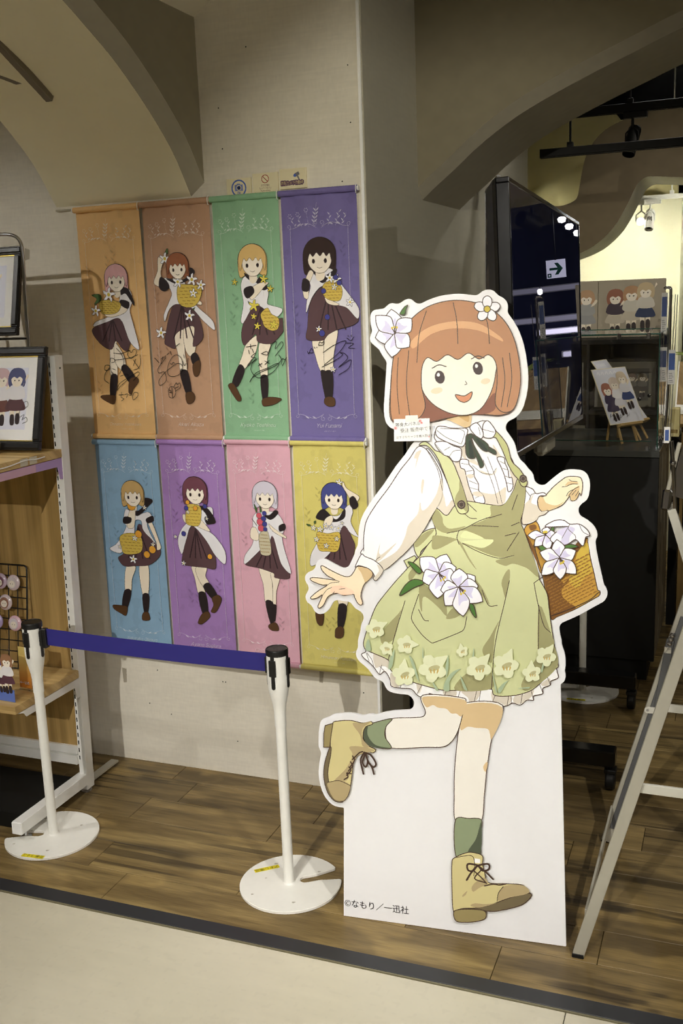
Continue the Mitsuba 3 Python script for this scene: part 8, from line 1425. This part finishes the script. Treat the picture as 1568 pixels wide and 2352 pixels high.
obj('sleeve', at(bx(.012, .07, 0, .145, -.002, .002, .0015), fr(P0 + np.array([-.006, 0, .012]), (1, -.3, -.2), (.2, .05, 1))), 'm_chrome', k)
obj('clip_tube', tube([P0 + np.array([.006, 0, .16]), P0 + np.array([.012, -.003, .10]), P0 + np.array([.024, -.005, -.05])], .006, 10), 'm_chrome', k, smooth=30)
obj('clip_ball', mv(trimesh.creation.icosphere(2, .009), *(P0 + np.array([.012, -.003, .10]))), 'm_chrome', k, smooth=True)
lf = thing('tag_card', 'small blue and white tag hanging from the poster stand', 'tag')
obj('sheet', bx(P0[0] - .016, P0[0] + .0, 2.93, 2.932, 1.075, 1.12), 'm_paper', lf); obj('blue_print', bx(P0[0] - .013, P0[0] - .003, 2.9292, 2.93, 1.082, 1.112), ink((70, 96, 160)), lf)
# wooden counter further back at the right edge with a black vent
k = thing('counter', 'wooden counter with a black slatted vent at the right photo edge', 'counter')
obj('carcass', bx(-.225, .5, 4.75, 5.0, 0, .93), 'm_panel_wood', k); obj('end_panel', bx(-.262, -.225, 4.62, 5.0, 0, .86), 'm_black_matte', k)
obj('sloped_top', at(bx(0, .6, 0, .34, 0, .025), fr((-.245, 4.62, .90), (1, 0, 0), (0, .5, .55))), 'm_panel_wood', k)
obj('edge_trim', at(J(bx(-.006, 0, 0, .34, -.03, .03), bx(0, .6, .05, .10, .0255, .029)), fr((-.245, 4.62, .90), (1, 0, 0), (0, .5, .55))), 'm_alu_white', k)
for i in range(14): obj('vent_slat', bx(-.205, .2, 4.735, 4.745, .42 + i * .014, .43 + i * .014), 'm_black_plastic', k)
obj('vent_box', bx(-.21, .2, 4.74, 4.752, .40, .63), 'm_black_matte', k)
k = thing('potted_plant', 'pale green strap leaves of a plant reaching in at the right edge', 'plant')
for q, (x1, z1, dy) in enumerate(((-.262, 1.235, -.03), (-.245, 1.225, .02), (-.12, 1.30, -.10), (.24, 1.28, .0), (.33, 1.2, -.06), (.15, 1.34, .06))):
    t = np.linspace(0, 1, 14); c_ = np.c_[.06 + t * (x1 - .06), 4.42 + dy * t, .95 + (z1 - .95) * (2.1 * t - 1.1 * t * t)]; w_ = .010 * np.sin(np.pi * np.clip(t * .95 + .05, 0, 1)) + .001
    V = np.vstack([c_ + np.c_[w_ * .4, w_ * .6, w_ * .8], c_ - np.c_[w_ * .4, w_ * .6, w_ * .8], c_ + np.c_[0 * t, .004 + 0 * t, 0 * t]]); n = 14
    Fq = np.array([f for i in range(n - 1) for f in ((i, i + 1, 2 * n + i + 1, 2 * n + i), (2 * n + i, 2 * n + i + 1, n + i + 1, n + i))])
    obj('leaf', (V, Fq), mat('leaf_green', (140, 158, 72), .5), k, smooth=True)
obj('planter', mv(lathe([(0, 0), (.09, 0), (.11, .96), (.10, .96), (.08, .05), (0, .05)], 28), .06, 4.42, 0), 'm_alu_white', k, smooth=30)
# hatch frame on the left rib soffit
k = thing('ceiling_hatch', 'grey metal frame of a hatch under the left rib, cut by the photo edge', 'hatch')
mat('hatch', (118, 110, 94), .4, metal=.4)
c_ = np.array([-1.7466, 2.4429, 2.0763]); e1 = np.array([-.008, -.192, .111]); e2 = np.array([-.105, -.085, .049])
nrm = np.cross(e1, e2); nrm *= np.sign(-nrm[2]) / np.linalg.norm(nrm)
for e, w_, h_ in ((e1 * 2, .022, .030), (e2 * 3, .018, .012)):
    L_ = np.linalg.norm(e); Fh = fr(c_, e, np.cross(nrm, e))
    obj('rail', at(bx(-.004, L_, 0 if Fh[0, 1] < 0 else -w_, w_ if Fh[0, 1] < 0 else 0, -.02 if Fh[2, 2] < 0 else -h_, h_ if Fh[2, 2] < 0 else .02, .002), Fh), 'm_hatch', k)
